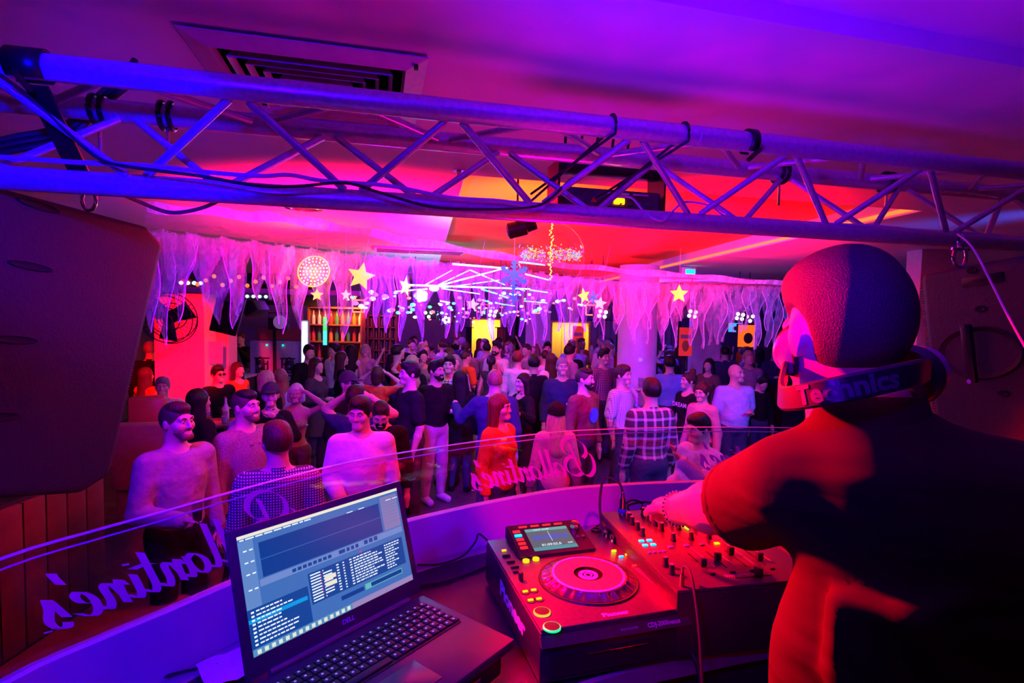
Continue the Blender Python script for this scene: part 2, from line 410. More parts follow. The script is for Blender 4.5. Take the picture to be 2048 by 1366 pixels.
# ================================================================== TRUSS
TA, TB = PY(0, 128, 1.05), PY(2048, 358, 1.65)
tz = 2.79; TA.z = TB.z = tz
td = (TB - TA).normalized(); tn = Vector((-td.y, td.x, 0))
dep, hgt = .235, .19
tr = thing('lighting_truss', 'long triangular aluminium lighting truss slung across the booth under the ceiling', 'truss', TA)
e0, e1 = -.75, (TB - TA).length + .9
def tp(s, c):   # point on chord c at distance s
    return td * s + (Vector((0, 0, 0)), tn * dep, tn * dep / 2 + Vector((0, 0, -hgt)))[c]
for c in range(3): obj('chord', MB().cyl(tp(e0, c), tp(e1, c), .025, n=24).mesh('chord', True), m_alu, tr)
def sproj(px, py):  # distance along the front chord seen at a pixel column
    v = ray(px, py); a = Vector((v.x, v.y)); 
    den = v.x * td.y - v.y * td.x
    return (-TA.x * v.y + TA.y * v.x) / -den if abs(den) > 1e-9 else 0
sF = sproj(910, 225); pit = sproj(1270, 270) - sF
pit = .445
def brace(a, b):
    obj('brace', MB().cyl(a, b, .0085, n=10).mesh('brace', True), m_alu, tr)
k0 = math.floor((e0 - sF) / pit); k1 = math.ceil((e1 - sF) / pit)
for k in range(k0, k1 + 1):
    s = sF + k * pit
    def ok(*a): return all(e0 + .02 < x < e1 - .02 for x in a)
    o1, g = Vector((0, 0, -.02)), .018
    dn = (tp(0, 2) - tp(0, 0)).normalized() * .024
    if ok(s + g, s + pit / 2 - g): brace(tp(s + g, 0) + dn, tp(s + pit / 2 - g, 2) - dn)
    if ok(s - g, s - pit / 2 + g): brace(tp(s - g, 0) + dn, tp(s - pit / 2 + g, 2) - dn)
    dn = (tp(0, 1) - tp(0, 0)).normalized() * .024
    if ok(s + g, s + pit / 2 - g): brace(tp(s + pit / 2 + g, 0) + dn, tp(s + pit - g, 1) - dn)
    if ok(s - g, s - pit / 2 + g): brace(tp(s + pit / 2 - g, 0) + dn, tp(s + g, 1) - dn)
    dn = (tp(0, 1) - tp(0, 2)).normalized() * .024
    if ok(s + g, s + pit / 2 + g): brace(tp(s + g, 2) + dn, tp(s + pit / 2 - g, 1) - dn) if False else None
    if ok(s, s + pit): 
        brace(tp(s + pit / 2 + g - .06, 1) - dn, tp(s + pit - g - .06, 2) + dn)
        brace(tp(s + pit / 2 - g - .06, 1) - dn, tp(s + g - .06, 2) + dn)
# joint sleeves
for px, c in ((1372, 0),):
    s = sproj(1392, 280)
    obj('joint_ring', MB().cyl(tp(s, 0), tp(s + .004, 0), .0262, n=24).mesh('joint', True), m_alu, tr)

def along(px, c, off=(0, 0, 0)): return TA + tp(sproj(px, 300), c) + Vector(off)
# black hanging clamps on the front chord
def chord_clamp(px, label, wid=.05, arm=None):
    s = sproj(px, 250)
    M = frame(TA + tp(s, 0), td, tn, (0, 0, 1))
    t = thing('truss_clamp', label, 'clamp', M=M)
    b = MB(); rows = []
    for sx in (-wid / 2, wid / 2):
        row = []
        for a in range(0, 21):
            th = R_(-60 + a * 15); row.append((sx, -math.cos(th) * .0275, math.sin(th) * .0275))
        rows.append(row)
    b.grid(rows); me = b.mesh('clamp_band', True)
    o = obj('band', me, m_blackm, t); sm = o.modifiers.new('s', 'SOLIDIFY'); sm.thickness = .004; sm.offset = 1
    obj('bolt', MB().cyl((0, -.045, -.03), (0, .0, -.045), .006, n=10).mesh('bolt'), m_blackm, t)
    if arm: obj('bracket', MB().box((0, 0, 0), (.04, .006, arm), M=Matrix.Translation((0, .02, -.03)) @ Matrix.Rotation(R_(50), 4, 'X') @ Matrix.Translation((0, 0, -arm / 2))).mesh('bracket'), m_blackm, t)
    return t
chord_clamp(62, 'wide black bracket clamp wrapped round the left end of the top truss tube', .06, .2)
chord_clamp(1500, 'thin black hook clamp on the top truss tube right of the projector', .022, .0)
# straps round both upper chords
def strap(px, label):
    s = sproj(px, 260); rr = .029; pts = []
    for a in range(0, 9): th = R_(200 - a * 27); pts.append(TA + tp(s, 0) + Vector((tn.x * math.cos(th) * rr, tn.y * math.cos(th) * rr, math.sin(th) * rr)))
    end = TA + tp(s - .13, 1) + Vector((0, 0, -.14))
    b = MB(); b.tube([end + Vector((0, 0, .02))] + [pts[0] + Vector((0, 0, -.012)) - tn * 0] + pts + [end], .0035, 6, smooth=False)
    tag(obj('tie_strap', b.mesh('strap', True), m_rubber), label, 'strap', 'straps holding the projector')
strap(1222, 'black strap looped over the top truss tube just left of the projector centre')
strap(1366, 'black strap looped over the top truss tube at the projector right end')
# projector hanging under the truss ---------------------------------------------
pc = PY(1212, 385, 1.72); Mp = frame(pc, U, V, (0, 0, 1))
pr = thing('moving_light_bar', 'black lighting effect unit with rear connector panel strapped inside the truss', 'stage light', M=Mp)
obj('housing', MB().box((0, 0, -.03), (.31, .12, .055), bev=.008).mesh('housing', True), m_black, pr)
obj('rail', MB().box((.0, 0, .062), (.335, .05, .028), bev=.004).mesh('rail', True), m_blackm, pr)
for sx in (-1, 1): obj('end_plate', MB().box((sx * .17, .0, .01), (.006, .11, .13)).mesh('end_plate'), m_blackm, pr)
obj('rear_panel', MB().box((0, -.061, -.03), (.29, .004, .046)).mesh('rear_panel'), mat('panel_blue_black', (.05, .05, .09), .3), pr)
obj('warning_sticker', MB().poly([(-.075, -.064, -.045), (-.055, -.064, -.045), (-.065, -.064, -.028)], ext=(0, .001, 0)).mesh('sticker'), mat('orange_sticker', (.8, .15, .02), .5), pr)
obj('power_lamp', MB().box((.015, -.066, -.038), (.034, .008, .018), bev=.003).mesh('power_lamp'), emat('orange_led', (1, .2, .0), 9), pr)
for k, (x, wd) in enumerate(((-.02, .02), (.03, .035), (.085, .05))): obj('label_plate', MB().box((x, -.0645, -.015), (wd, .002, .005)).mesh('label_plate'), mat('lilac_print', (.5, .45, .8), .5), pr)
for k in range(4): obj('socket', MB().cyl((-.02 + k * .03 + .04, -.063, -.042), (-.02 + k * .03 + .04, -.07, -.042), .006, n=10).mesh('socket'), m_chrome, pr)
for k in range(6):
    x = -.13 + k * .052
    obj('hanging_tie', MB().tube([(x, 0, .08), (x + .004, .03, .15), (x, .0, .19)], .0045, 6).mesh('tie', True), m_rubber, pr)
for sx in (-.135, .13): obj('foot', MB().box((sx, -.02, -.072), (.026, .02, .02), bev=.004).mesh('foot', True), m_rubber, pr)
obj('gel_frame', MB().box((-.01, .05, -.08), (.1, .05, .008), M=Matrix.Rotation(R_(-8), 4, 'X')).mesh('gel'), m_blackm, pr)
# cables -----------------------------------------------------------------------
def cable(name, pts, r, m, label, cat='cable', group=None):
    return tag(obj(name, MB().tube(pts, r, 8).mesh(name, True), m), label, cat, group)
m_cablew = mat('white_cable_sheath', (.6, .6, .65), .5)
cable('black_cable', [PY(x, y, Y) for x, y, Y in ((0, 150, 1.0), (60, 195, 1.08), (130, 260, 1.12), (200, 318, 1.14), (270, 335, 1.15), (400, 352, 1.17), (520, 372, 1.2), (600, 372, 1.22), (690, 366, 1.24), (760, 385, 1.26), (860, 413, 1.29), (960, 419, 1.32), (1060, 415, 1.35), (1100, 398, 1.37), (1140, 360, 1.42), (1165, 352, 1.5))], .0035, m_rubber, 'black cable draped down and along the lower truss tube')
cable('white_cable', [PY(x, y, Y) for x, y, Y in ((0, 314, 1.13), (60, 318, 1.14), (160, 325, 1.16), (300, 332, 1.18), (420, 345, 1.2), (520, 352, 1.22), (580, 350, 1.25), (650, 362, 1.27), (780, 372, 1.3), (900, 395, 1.33), (1000, 402, 1.36), (1060, 412, 1.38))], .005, m_cablew, 'pale cable lying along the lower truss tube at left')
cable('white_cable', [PY(x, y, Y) for x, y, Y in ((1225, 395, 1.62), (1262, 395, 1.55), (1290, 425, 1.47), (1325, 441, 1.46), (1350, 418, 1.5), (1372, 404, 1.52), (1420, 412, 1.54), (1470, 438, 1.56), (1620, 446, 1.6), (1760, 452, 1.64), (1900, 468, 1.68), (2048, 480, 1.74))], .003, m_cablew, 'thin pale cable looping from the projector along the lower truss tube to the right')
cable('hanging_wire', [PY(x, y, Y) for x, y, Y in ((1915, 468, 1.5), (1945, 495, 1.3), (1985, 570, 1.2), (2010, 620, 1.15), (2048, 690, 1.1), (2090, 760, 1.05))], .0022, mat('pink_white_wire', (.8, .7, .75), .5), 'thin pale wire hanging from the truss across the right loudspeaker', 'cable')
cable('hose', [PY(x, y, Y) for x, y, Y in ((225, 378, 1.5), (275, 402, 1.6), (340, 425, 1.7), (400, 417, 1.7), (445, 398, 1.65))], .006, mat('brown_hose', (.25, .12, .08), .5), 'brown hose sagging below the truss above the left loudspeaker', 'hose')
for k, (dy, lab) in enumerate(((0, 'upper'), (12, 'middle'), (26, 'lower'))):
    cable('thick_cable', [PY(x, y + dy, Y) for x, y, Y in ((-40, 290, 1.25), (40, 272, 1.27), (110, 258, 1.3), (160, 230, 1.32), (205, 185, 1.33), (250, 150, 1.33), (270, 120, 1.35))], .0075, m_rubber, 'thick black cable bundled at the truss left end, %s one of three' % lab, 'cable', 'bundled black cables')
for px, lab in ((30, 'outermost at the left end'), (200, 'second from the left end'), (1662, 'right of centre above the DJ'), (1905, 'near the right end')):
    s = sproj(px, 260); M = frame(TA + tp(s + .03, 1), td, tn, (0, 0, 1)); t = thing('ring_clamp', 'black ring clamp on the rear truss tube, ' + lab, 'clamp', M=M)
    obj('ring', MB().tube([(0, math.cos(a * PI / 8) * .03, math.sin(a * PI / 8) * .03) for a in range(16)], .006, 6, smooth=False, closed=True).mesh('ring', True), m_blackm, t)
    obj('ring', MB().tube([(.02, math.cos(a * PI / 8) * .03, math.sin(a * PI / 8) * .03) for a in range(16)], .006, 6, smooth=False, closed=True).mesh('ring', True), m_blackm, t)
    obj('eye_bolt', MB().cyl((.01, 0, -.03), (.01, 0, -.1), .004, n=8).mesh('eye_bolt'), m_chrome, t)

# ================================================================== LOUDSPEAKERS
def speaker(name, label, M, w_, h_, d_, side):
    """cabinet: local x = width of the visible side panel, front grille at +x end curved"""
    t = thing(name, label, 'loudspeaker', M=M); return t
m_spk = mat('loudspeaker_paint', (.02, .02, .026), .55, nscale=140, namt=.3, bump=.12)
# left cabinet: side panel seen from px polygon; build in the panel plane then extrude away to the left
def cabinet(name, label, corners, thick, m):
    """corners: 4 world points of visible panel TL,TR,BR,BL ; thick vector"""
    b = MB(); bb = b.poly(corners, ext=thick)
    es = list(b.b.edges); bmesh.ops.bevel(b.b, geom=es, offset=.02, segments=3, affect='EDGES', profile=.6)
    t = thing(name, label, 'loudspeaker', corners[0]); me = b.mesh('cabinet', True, 50)
    me.transform(Matrix.Translation(-Vector(corners[0]))); obj('cabinet', me, m, t); return t
# left
LTR, LBR = PY(312, 468, 1.62), PY(160, 990, 1.42)
LTL, LBL = PY(-160, 330, 1.02), PY(-200, 1010, .95)
spn = (LTR - LTL).cross(LBL - LTL).normalized()
if spn.y < 0: spn = -spn
def onL(px, py):
    v = ray(px, py); return CAMLOC + v * ((LTL - CAMLOC).dot(spn) / v.dot(spn))
lsp = cabinet('loudspeaker', 'big black loudspeaker hung at the far left edge, its side towards the booth', [LTL, onL(296, 452), onL(329, 488), onL(223, 952), onL(168, 986), LBL], spn * .42, m_spk)
LTR, LBR = onL(329, 488), onL(223, 952)
o0 = LTL
ex = (LTR - LTL).normalized(); ez = spn.cross(ex)
if ez.z < 0: ez = -ez
for px, py, wd in ((78, 412, .11), (62, 533, .11), (30, 680, .11), (-10, 835, .11)):
    v = ray(px, py); tt = (LTL - CAMLOC).dot(spn) / v.dot(spn); p = CAMLOC + v * tt
    n = 24; b = MB(); Mx = frame(p - o0, ex, ez, -spn)
    b.lathe([(.055, 0), (.05, .004), (.04, .0015), (.001, .001)], n, M=Mx @ Matrix.Scale(.16, 4, Vector((0, 1, 0))) , cap=False)
    obj('vent_slot', b.mesh('slot', True), mat('slot_black', (.003, .003, .004), .7), lsp)
# curved front grille strip
b = MB(); tilt = (LBR - LTR)
P = []; nfr = 60
fn = ex * 1.0
for i in range(nfr + 1):
    t_ = .03 + .93 * i / nfr; base = LTR.lerp(LBR, t_) - o0; row = []
    bul = math.sin(t_ * PI) ** .5
    for j in range(9):
        a = j / 8; row.append(base + spn * (.02 + .38 * a) + ex * (-.002 + .028 * bul * math.sin(a * PI) + (.004 if i % 2 else 0)))
    P.append(row)
b.grid(P); me = b.mesh('grille'); m_gr = mat('grille_metal', (.3, .3, .33), .4, .7); og = obj('front_grille', me, m_gr, lsp)
sm = og.modifiers.new('s', 'SOLIDIFY'); sm.thickness = .006
for k in range(80):
    t_ = .04 + .92 * k / 79; base = LTR.lerp(LBR, t_) - o0; bul = math.sin(t_ * PI) ** .5
    r_ = obj('grille_rib', MB().tube([base + spn * (.012 + .09 * a) + ex * (.004 + .034 * bul * math.sin(a / 4 * .9)) for a in range(4)], .0026, 5, smooth=False).mesh('rib'), m_gr, lsp)
# shackles
def shackle(px, py, Y, label):
    p = PY(px, py, Y); t = thing('shackle', label, 'shackle', p)
    obj('bow', MB().tube([(-.014, 0, .02), (-.018, 0, -.005), (-.009, 0, -.026), (.009, 0, -.026), (.018, 0, -.005), (.014, 0, .02)], .0045, 8).mesh('bow', True), m_chrome, t)
    obj('pin', MB().cyl((-.024, 0, .02), (.024, 0, .02), .004, n=10).mesh('pin'), m_chrome, t)
    obj('chain_link', MB().tube([(0, math.cos(a * PI / 4) * .01, .04 + math.sin(a * PI / 4) * .018) for a in range(8)], .003, 6, closed=True).mesh('link', True), m_chrome, t)
shackle(178, 398, 1.45, 'steel shackle holding the left loudspeaker below the truss')
shackle(1920, 512, 1.55, 'steel shackle above the right loudspeaker beside the orange glow')
# right cabinet
RTL, RTR = PY(1838, 550, 1.55), PY(2330, 455, 1.05)
RBL, RBR = PY(1880, 960, 1.5), PY(2330, 1040, 1.05)
rpn = (RTR - RTL).cross(RBL - RTL).normalized()
if rpn.y < 0: rpn = -rpn
rsp = cabinet('loudspeaker', 'black loudspeaker with a recessed carrying handle hung at the far right', [RTL, RTR, RBR, RBL], rpn * .4, m_spk)
def onR(px, py):
    v = ray(px, py); return CAMLOC + v * ((RTL - CAMLOC).dot(rpn) / v.dot(rpn)) - RTL
rx = (RTR - RTL).normalized(); rz = rpn.cross(rx); rz = -rz if rz.z < 0 else rz
hc = onR(1958, 706); Mh = frame(hc, rx, rz, -rpn)
b = MB(); b.lathe([(.108, .002), (.104, .006), (.096, .002), (.06, -.012), (.001, -.014)], 40, M=Mh @ Matrix.Scale(.62, 4, Vector((0, 1, 0))), cap=False)
obj('handle_recess', b.mesh('recess', True), mat('recess_black', (.004, .004, .006), .6), rsp)
obj('handle_grip', MB().box((-.01, 0, .018), (.026, .15, .014), M=Mh, bev=.005).mesh('grip', True), m_blackm, rsp)
for dy in (.07, -.07): obj('grip_screw', MB().cyl((-.01, dy, .024), (-.01, dy, .029), .006, n=12, M=Mh).mesh('gs'), m_chrome, rsp)
for px, py in ((1945, 541), (1962, 618), (2008, 787)):
    b = MB(); b.lathe([(.014, .001), (.012, .004), (.008, .001), (.001, .0005)], 20, M=frame(onR(px, py), rx, rz, -rpn) @ Matrix.Scale(.6, 4, Vector((0, 1, 0))), cap=False)
    obj('bolt_hole', b.mesh('hole', True), mat('slot_black', (0, 0, 0)), rsp)
obj('rigging_plate', MB().box((0, 0, .002), (.1, .024, .004), M=frame(onR(1965, 560), rx, rz, -rpn), bev=.0015).mesh('plate', True), m_blackm, rsp)
b = MB()
for k in range(70):
    p = RTL.lerp(RBL, .06 + .9 * k / 69) - RTL
    b.box(p - rx * .012 + rpn * .05, (.02, .06, .0028))
obj('front_grille', b.mesh('rgrille'), m_blackm, rsp)

# ================================================================== BOOTH: wall, glass, table
zt, zb_ = 1.94, 1.745
GP = [Vector(p + (0,)) for p in ((-.70, .0), (-.79, .35), (-.81, .62), (-.796, .841), (-.731, .964), (-.669, 1.06), (-.605, 1.168), (-.522, 1.291), (-.423, 1.42), (-.322, 1.513), (-.205, 1.605), (-.086, 1.69), (.102, 1.805), (.237, 1.868), (.497, 1.934), (.78, 1.975), (1.1, 1.985), (1.45, 1.93), (1.8, 1.78), (2.05, 1.55))]
GS = spline(GP, 6)
acc = [0]
for a_, b_ in zip(GS, GS[1:]): acc.append(acc[-1] + (b_ - a_).length)
def gpt(s, off=0):
    i = min(max(int(np.searchsorted(acc, s)) - 1, 0), len(GS) - 2)
    t = (s - acc[i]) / (acc[i + 1] - acc[i]); p = GS[i].lerp(GS[i + 1], t); d = (GS[i + 1] - GS[i]).normalized()
    return p + Vector((-d.y, d.x, 0)) * off           # + = outward (away from booth)
def gs_of_px(px):
    best = min(range(len(GS)), key=lambda i: abs((CROT.transposed() @ (GS[i] + Vector((0, 0, zt)) - CAMLOC)).x / -(CROT.transposed() @ (GS[i] + Vector((0, 0, zt)) - CAMLOC)).z * FPX + 1024 - px))
    return acc[best]
L_ = acc[-1]
def strip(offs, zs, n=110):
    """closed profile of (off,z) swept along the booth curve"""
    mb = MB(); rows = []
    for i in range(n + 1):
        s = L_ * i / n * .999 + .0005
        rows.append([gpt(s, o) + Vector((0, 0, z)) for o, z in zip(offs, zs)])
    V_ = [[mb.b.verts.new(p) for p in r] for r in rows]; m = len(offs)
    for i in range(n):
        for j in range(m): mb.b.faces.new((V_[i][j], V_[i][(j + 1) % m], V_[i + 1][(j + 1) % m], V_[i + 1][j]))
    mb.b.faces.new(V_[0]); mb.b.faces.new(V_[-1][::-1])
    return mb
m_booth = mat('booth_laminate', (.62, .6, .66), .42, nscale=5, namt=.08)
bw = thing('dj_booth', 'curved pale laminate booth wall round the DJ with a dark worktop behind the glass', 'booth', (0, 0, 0))
obj('wall_panel', strip((-.012, .014, .014, -.012), (.6, .6, zb_ - .002, zb_ - .002)).mesh('booth_wall', True), m_booth, bw)
EP = [Vector(p + (0,)) for p in ((-.05, .05), (-.16, .3), (-.15, .62), (-.03, .9), (.08, 1.02), (.25, 1.105), (.42, 1.165), (.622, 1.225), (.9, 1.26), (1.2, 1.22), (1.5, 1.1))]
ES = spline(EP, 6)
TZ = 1.61
inner = [gpt(L_ * (i / 100) * .93 + .02, -.014) for i in range(101)]
b = MB(); b.poly([p + Vector((0, 0, TZ)) for p in ES] + [p + Vector((0, 0, TZ)) for p in reversed(inner)], ext=(0, 0, -.035))
m_top = mat('black_worktop', (.028, .022, .03), .38, nscale=30, namt=.3)
obj('worktop', b.mesh('worktop'), m_top, bw)
b = MB(); rows = []
for p in ES: rows.append([p + Vector((0, -.004, TZ + .002)), p + Vector((0, -.012, TZ - .002)), p + Vector((0, -.012, TZ - .04)), p + Vector((0, .004, TZ - .04))])
b.grid(rows); obj('edge_band', b.mesh('edge_band', True), mat('edge_band', (.25, .24, .3), .35, .3), bw)
b = MB(); rows = [[p + Vector((0, .03, TZ - .036)), p + Vector((0, .03, .6))] for p in ES]; b.grid(rows)
obj('front_panel', b.mesh('front_panel', True), m_dark, bw)
b = MB(); rows = [[gpt(s, -.016) + Vector((0, 0, TZ + .001)), gpt(s, -.05) + Vector((0, 0, TZ + .004)), gpt(s, -.055) + Vector((0, 0, TZ))] for s in [L_ * (.05 + .85 * i / 90) for i in range(91)]]
b.grid(rows); obj('rear_trim', b.mesh('rear_trim', True), mat('lilac_trim', (.4, .38, .45), .3, .4), bw)

gl = thing('glass_screen', 'curved clear acrylic screen on the booth wall with mirrored whisky lettering', 'glass screen', (0, 0, 0))
obj('pane', strip((0, .011, .011, 0), (zb_, zb_, zt, zt)).mesh('glass_pane', True, 30), glassmat('clear_acrylic', (.90, .86, .93), .055), gl)
obj('polished_edge', strip((0, .011, .011, 0), (zt, zt, zt + .0015, zt + .0015)).mesh('glass_edge'), mat('acrylic_edge', (.75, .75, .85), .15, coat=.5), gl)
ob_ = obj('lower_edge_line', strip((-.0015, -.0002, -.0002, -.0015), (zt - .0155, zt - .0155, zt - .0125, zt - .0125)).mesh('glass_line'), mat('acrylic_edge', (.75, .75, .85)), gl)

GL = {
 'B': (2.3, [[(.1, 1.2), (-.35, 1.55), (-.3, 2.2), (.5, 2.7), (1.5, 2.65), (2.0, 2.1), (1.7, 1.55), (1.0, 1.35), (1.7, 1.25), (2.15, .75), (1.9, .15), (1.2, -.1), (.5, .1)], [(1.15, 2.4), (1.0, 1.4), (.75, .4), (.35, -.1), (-.2, -.15), (-.75, .3), (-.9, 1.0), (-.7, 1.5)]]),
 'a': (1.25, [[(1.0, .85), (.6, 1.0), (.15, .6), (.12, .15), (.45, 0), (.85, .4), (1.02, .98), (.92, .3), (1.05, .0), (1.35, .28)]]),
 'l': (.72, [[(.3, 2.1), (.25, 1.2), (.2, .3), (.4, 0), (.78, .28)]]),
 'n': (1.25, [[(.0, .7), (.22, 1), (.25, .5), (.2, 0)], [(.22, .3), (.55, .95), (.85, .9), (.8, .3), (.98, 0), (1.3, .28)]]),
 't': (.78, [[(.35, 1.75), (.28, .9), (.25, .25), (.45, 0), (.82, .28)], [(-.15, 1.1), (.3, 1.22), (.95, 1.2)]]),
 'i': (.66, [[(.22, 1), (.18, .25), (.36, 0), (.7, .28)], [(.32, 1.5), (.34, 1.42)]]),
 'e': (.88, [[(.1, .45), (.55, .6), (.72, .9), (.5, 1.05), (.15, .7), (.12, .2), (.42, 0), (.9, .3)]]),
 "'": (.34, [[(.2, 2.0), (.22, 1.9), (.08, 1.5)]]),
 's': (.75, [[(.05, .3), (.42, 1.15), (.5, .8), (.68, .35), (.5, 0), (.2, -.05), (.1, .12)]]),
 '.': (.3, [[(.1, .06), (.14, .0)]]),
}
m_let = mat('pink_vinyl_lettering', (.95, .3, .6), .6, emit=None, namt=.03)
def word(sR, xh, zbase, m, name='lettering'):
    x = 0; b = MB()
    for ch in "Ballantine's.":
        wdt, strokes = GL[ch]
        for st in strokes:
            pts = spline([Vector((a, c, 0)) for a, c in st], 7)
            nib = Vector((.20, .07, 0)) if ch != 'B' else Vector((.17, .1, 0))
            if ch == '.' or (ch == 'i' and len(st) == 2): nib = Vector((.17, .02, 0))
            rows = []
            for p in pts:
                row = []
                for sg in (-1, 1):
                    qx = p.x + nib.x * sg * .9; qy = p.y + nib.y * sg
                    gx = (x + qx + qy * .42) * xh * .76; gz = zbase + qy * xh
                    row.append(gpt(sR - gx, -.0025) + Vector((0, 0, gz)))
                rows.append(row)
            b.grid(rows)
        x += wdt
    o = obj(name, b.mesh(name), m, gl); return o
word(gs_of_px(1178), .047, zb_ + .045, m_let)
word(gs_of_px(590), .050, zb_ + .045, m_let)
word(gs_of_px(1370) + .50, .047, zb_ + .045, m_let)

# small clutter on the worktop
def clutter():
    p = PZ(240, 1345, TZ)
    t = thing('black_case', 'small black case lying at the bottom left corner of the worktop', 'case', (p.x, p.y, TZ), R_(50))
    obj('body', MB().box((0, 0, .02), (.09, .06, .04), bev=.005).mesh('case_body', True), m_black, t)
    obj('lid', MB().box((0, 0, .043), (.092, .062, .008), bev=.002).mesh('case_lid', True), m_black, t)
    p = PZ(452, 1345, TZ)
    t = thing('folded_paper', 'crumpled white paper tucked beside the laptop left edge', 'paper', (p.x, p.y, TZ + .004), R_(40))
    b = MB(); P = [[(i * .018 - .045, j * .02 - .05, .004 + .006 * abs(math.sin(i * 2.1 + j * 1.3))) for j in range(6)] for i in range(6)]
    b.grid(P); o = obj('sheet', b.mesh('paper', True), m_white, t)
clutter()
cable('laptop_lead', [PZ(x, y, TZ + .006) for x, y in ((300, 1362), (360, 1345), (430, 1330), (490, 1322), (540, 1310))], .003, m_rubber, 'black lead running to the laptop left side')
cable('laptop_lead', [PZ(x, y, z) for x, y, z in ((835, 1130, TZ + .01), (880, 1128, TZ + .008), (925, 1112, TZ + .02), (950, 1085, TZ + .05), (958, 1068, TZ + .07), (980, 1085, TZ + .05), (1000, 1095, TZ + .03))], .003, m_rubber, 'black lead looping from behind the laptop to the disc player')
cable('worktop_cable', [PZ(x, y, TZ + .005) for x, y in ((840, 1172), (900, 1160), (960, 1138), (1000, 1120), (1060, 1085))], .0035, m_rubber, 'black cable lying along the worktop rear edge behind the laptop')
cable('mixer_cable', [PZ(x, y, z) for x, y, z in ((1190, 1055, TZ + .02), (1205, 1045, TZ + .01), (1215, 1035, TZ + .01), (1240, 1015, TZ + .02))], .003, m_rubber, 'short black cable between player and mixer at the rear')

# ================================================================== LAPTOP
zl = 1.70
hR, hL = PZ(846, 1187, zl), PZ(497, 1372, zl)
lu = (hR - hL).normalized(); lnn = Vector((-lu.y, lu.x, 0)); LW = (hR - hL).length; LD = .265
ML = frame(hL, lu, lnn)                                   # x along hinge, y away, z up
case = thing('equipment_case', 'flat black equipment case under the laptop', 'case', M=ML)
obj('shell', MB().box((LW / 2, -LD / 2 + .0, -.05), (LW * .92, LD * .86, .052), bev=.006).mesh('shell', True), m_black, case)
for dx in (.1, .3): obj('latch', MB().box((dx, -LD + .016, -.05), (.03, .006, .02), bev=.002).mesh('latch', True), m_chrome, case)
lp = thing('laptop', 'open laptop with a bright blue music software screen and dark keyboard', 'laptop', M=ML)
m_lap = mat('laptop_dark_shell', (.06, .055, .075), .35, .3)
obj('base', MB().box((LW / 2, -LD / 2, -.012), (LW, LD, .02), bev=.004).mesh('lap_base', True), m_lap, lp)
obj('hinge', MB().cyl((.04, .004, .0), (LW - .04, .004, .0), .007, n=16).mesh('hinge', True), mat('laptop_hinge', (.12, .12, .16), .3, .5), lp)
obj('keyboard_deck', MB().box((LW / 2, -.085, -.0015), (LW - .05, .115, .002)).mesh('deck'), m_black, lp)
kb_m = mat('key_cap', (.02, .02, .03), .45)
kme = MB().box((0, 0, 0), (.0165, .0155, .003), bev=.001).mesh('key', True); kme.materials.append(kb_m)
leg_me = MB().box((-.002, .001, .0017), (.004, .004, .0004)).mesh('key_legend'); leg_me.materials.append(mat('key_legend', (.45, .45, .6), .5, emit=(.4, .35, .9), estr=.35))
for r in range(6):
    for c in range(18):
        if r == 5 and 4 <= c <= 8: continue
        k = obj('key', kme, None, lp, loc=(.035 + c * .0195 + (r % 3) * .002, -.036 - r * .0185, .0012))
        obj('key_legend', leg_me, None, k)
obj('space_bar', MB().box((.035 + 6 * .0195, -.036 - 5 * .0185, .0012), (.095, .0155, .003), bev=.001).mesh('space', True), kb_m, lp)
obj('touchpad', MB().box((LW * .43, -.2, -.0012), (.11, .075, .0016), bev=.0006).mesh('pad', True), mat('touchpad', (.05, .05, .065), .3), lp)
ang = R_(17); lh = .255
MLid = Matrix.Translation((0, .004, .004)) @ Matrix.Rotation(PI / 2 + 0, 4, 'X') @ Matrix.Rotation(0, 4, 'X')
# lid frame: X along hinge, Y up the lid, Z towards user
upv = Vector((0, math.sin(ang), math.cos(ang))); Mlid = frame((0, .006, .002), (1, 0, 0), upv)
obj('lid', MB().box((LW / 2, lh / 2, -.004), (LW, lh, .008), M=Mlid, bev=.0035).mesh('lid', True), m_lap, lp)
sx0, sx1, sy0, sy1 = .017, LW - .017, .034, lh - .014
def S(u, v, z=.001): return Mlid @ Vector((sx0 + (sx1 - sx0) * u, sy1 - (sy1 - sy0) * v, z))
def srects(name, rects, m, z):
    b = MB()
    for (u0, v0_, u1, v1_) in rects: b.b.faces.new([b.b.verts.new(S(*p, z)) for p in ((u0, v0_), (u0, v1_), (u1, v1_), (u1, v0_))])
    return obj(name, b.mesh(name), m, lp)
def scol(n, c, s=1.0): return mat(n, (.0, .0, .0), .25, emit=c, estr=s, namt=0, spec=.2)
srects('screen', [(0, 0, 1, 1)], scol('screen_mid_blue', (.05, .16, .50)), .0008)
srects('title_bar', [(0, 0, 1, .028)], scol('screen_cream', (.85, .80, .68)), .0012)
srects('waveform_panel', [(.10, .10, .845, .245), (.10, .25, .845, .40)], scol('screen_deep_blue', (.002, .045, .30)), .0012)
srects('side_panel', [(.86, .05, .985, .40)], scol('screen_lilac', (.22, .20, .48)), .0012)
srects('side_panel_line', [(.87, .08 + k * .035, .975, .083 + k * .035) for k in range(8)], scol('screen_lilac_line', (.12, .16, .42)), .0016)
srects('tool_column', [(0, .05, .075, .62)], scol('screen_steel', (.12, .25, .6)), .0012)
srects('transport_bar', [(.08, .41, .985, .47)], scol('screen_steel2', (.16, .26, .62)), .0012)
srects('browser_panel', [(.33, .52, .97, .80), (.0, .62, .32, .94)], scol('screen_navy', (.003, .06, .33)), .0012)
srects('selected_row', [(.0, .70, .31, .735)], scol('screen_cyan', (.0, .32, .8)), .0016)
srects('task_bar', [(0, .945, .56, 1)], scol('screen_taskbar', (.10, .28, .55)), .0014)
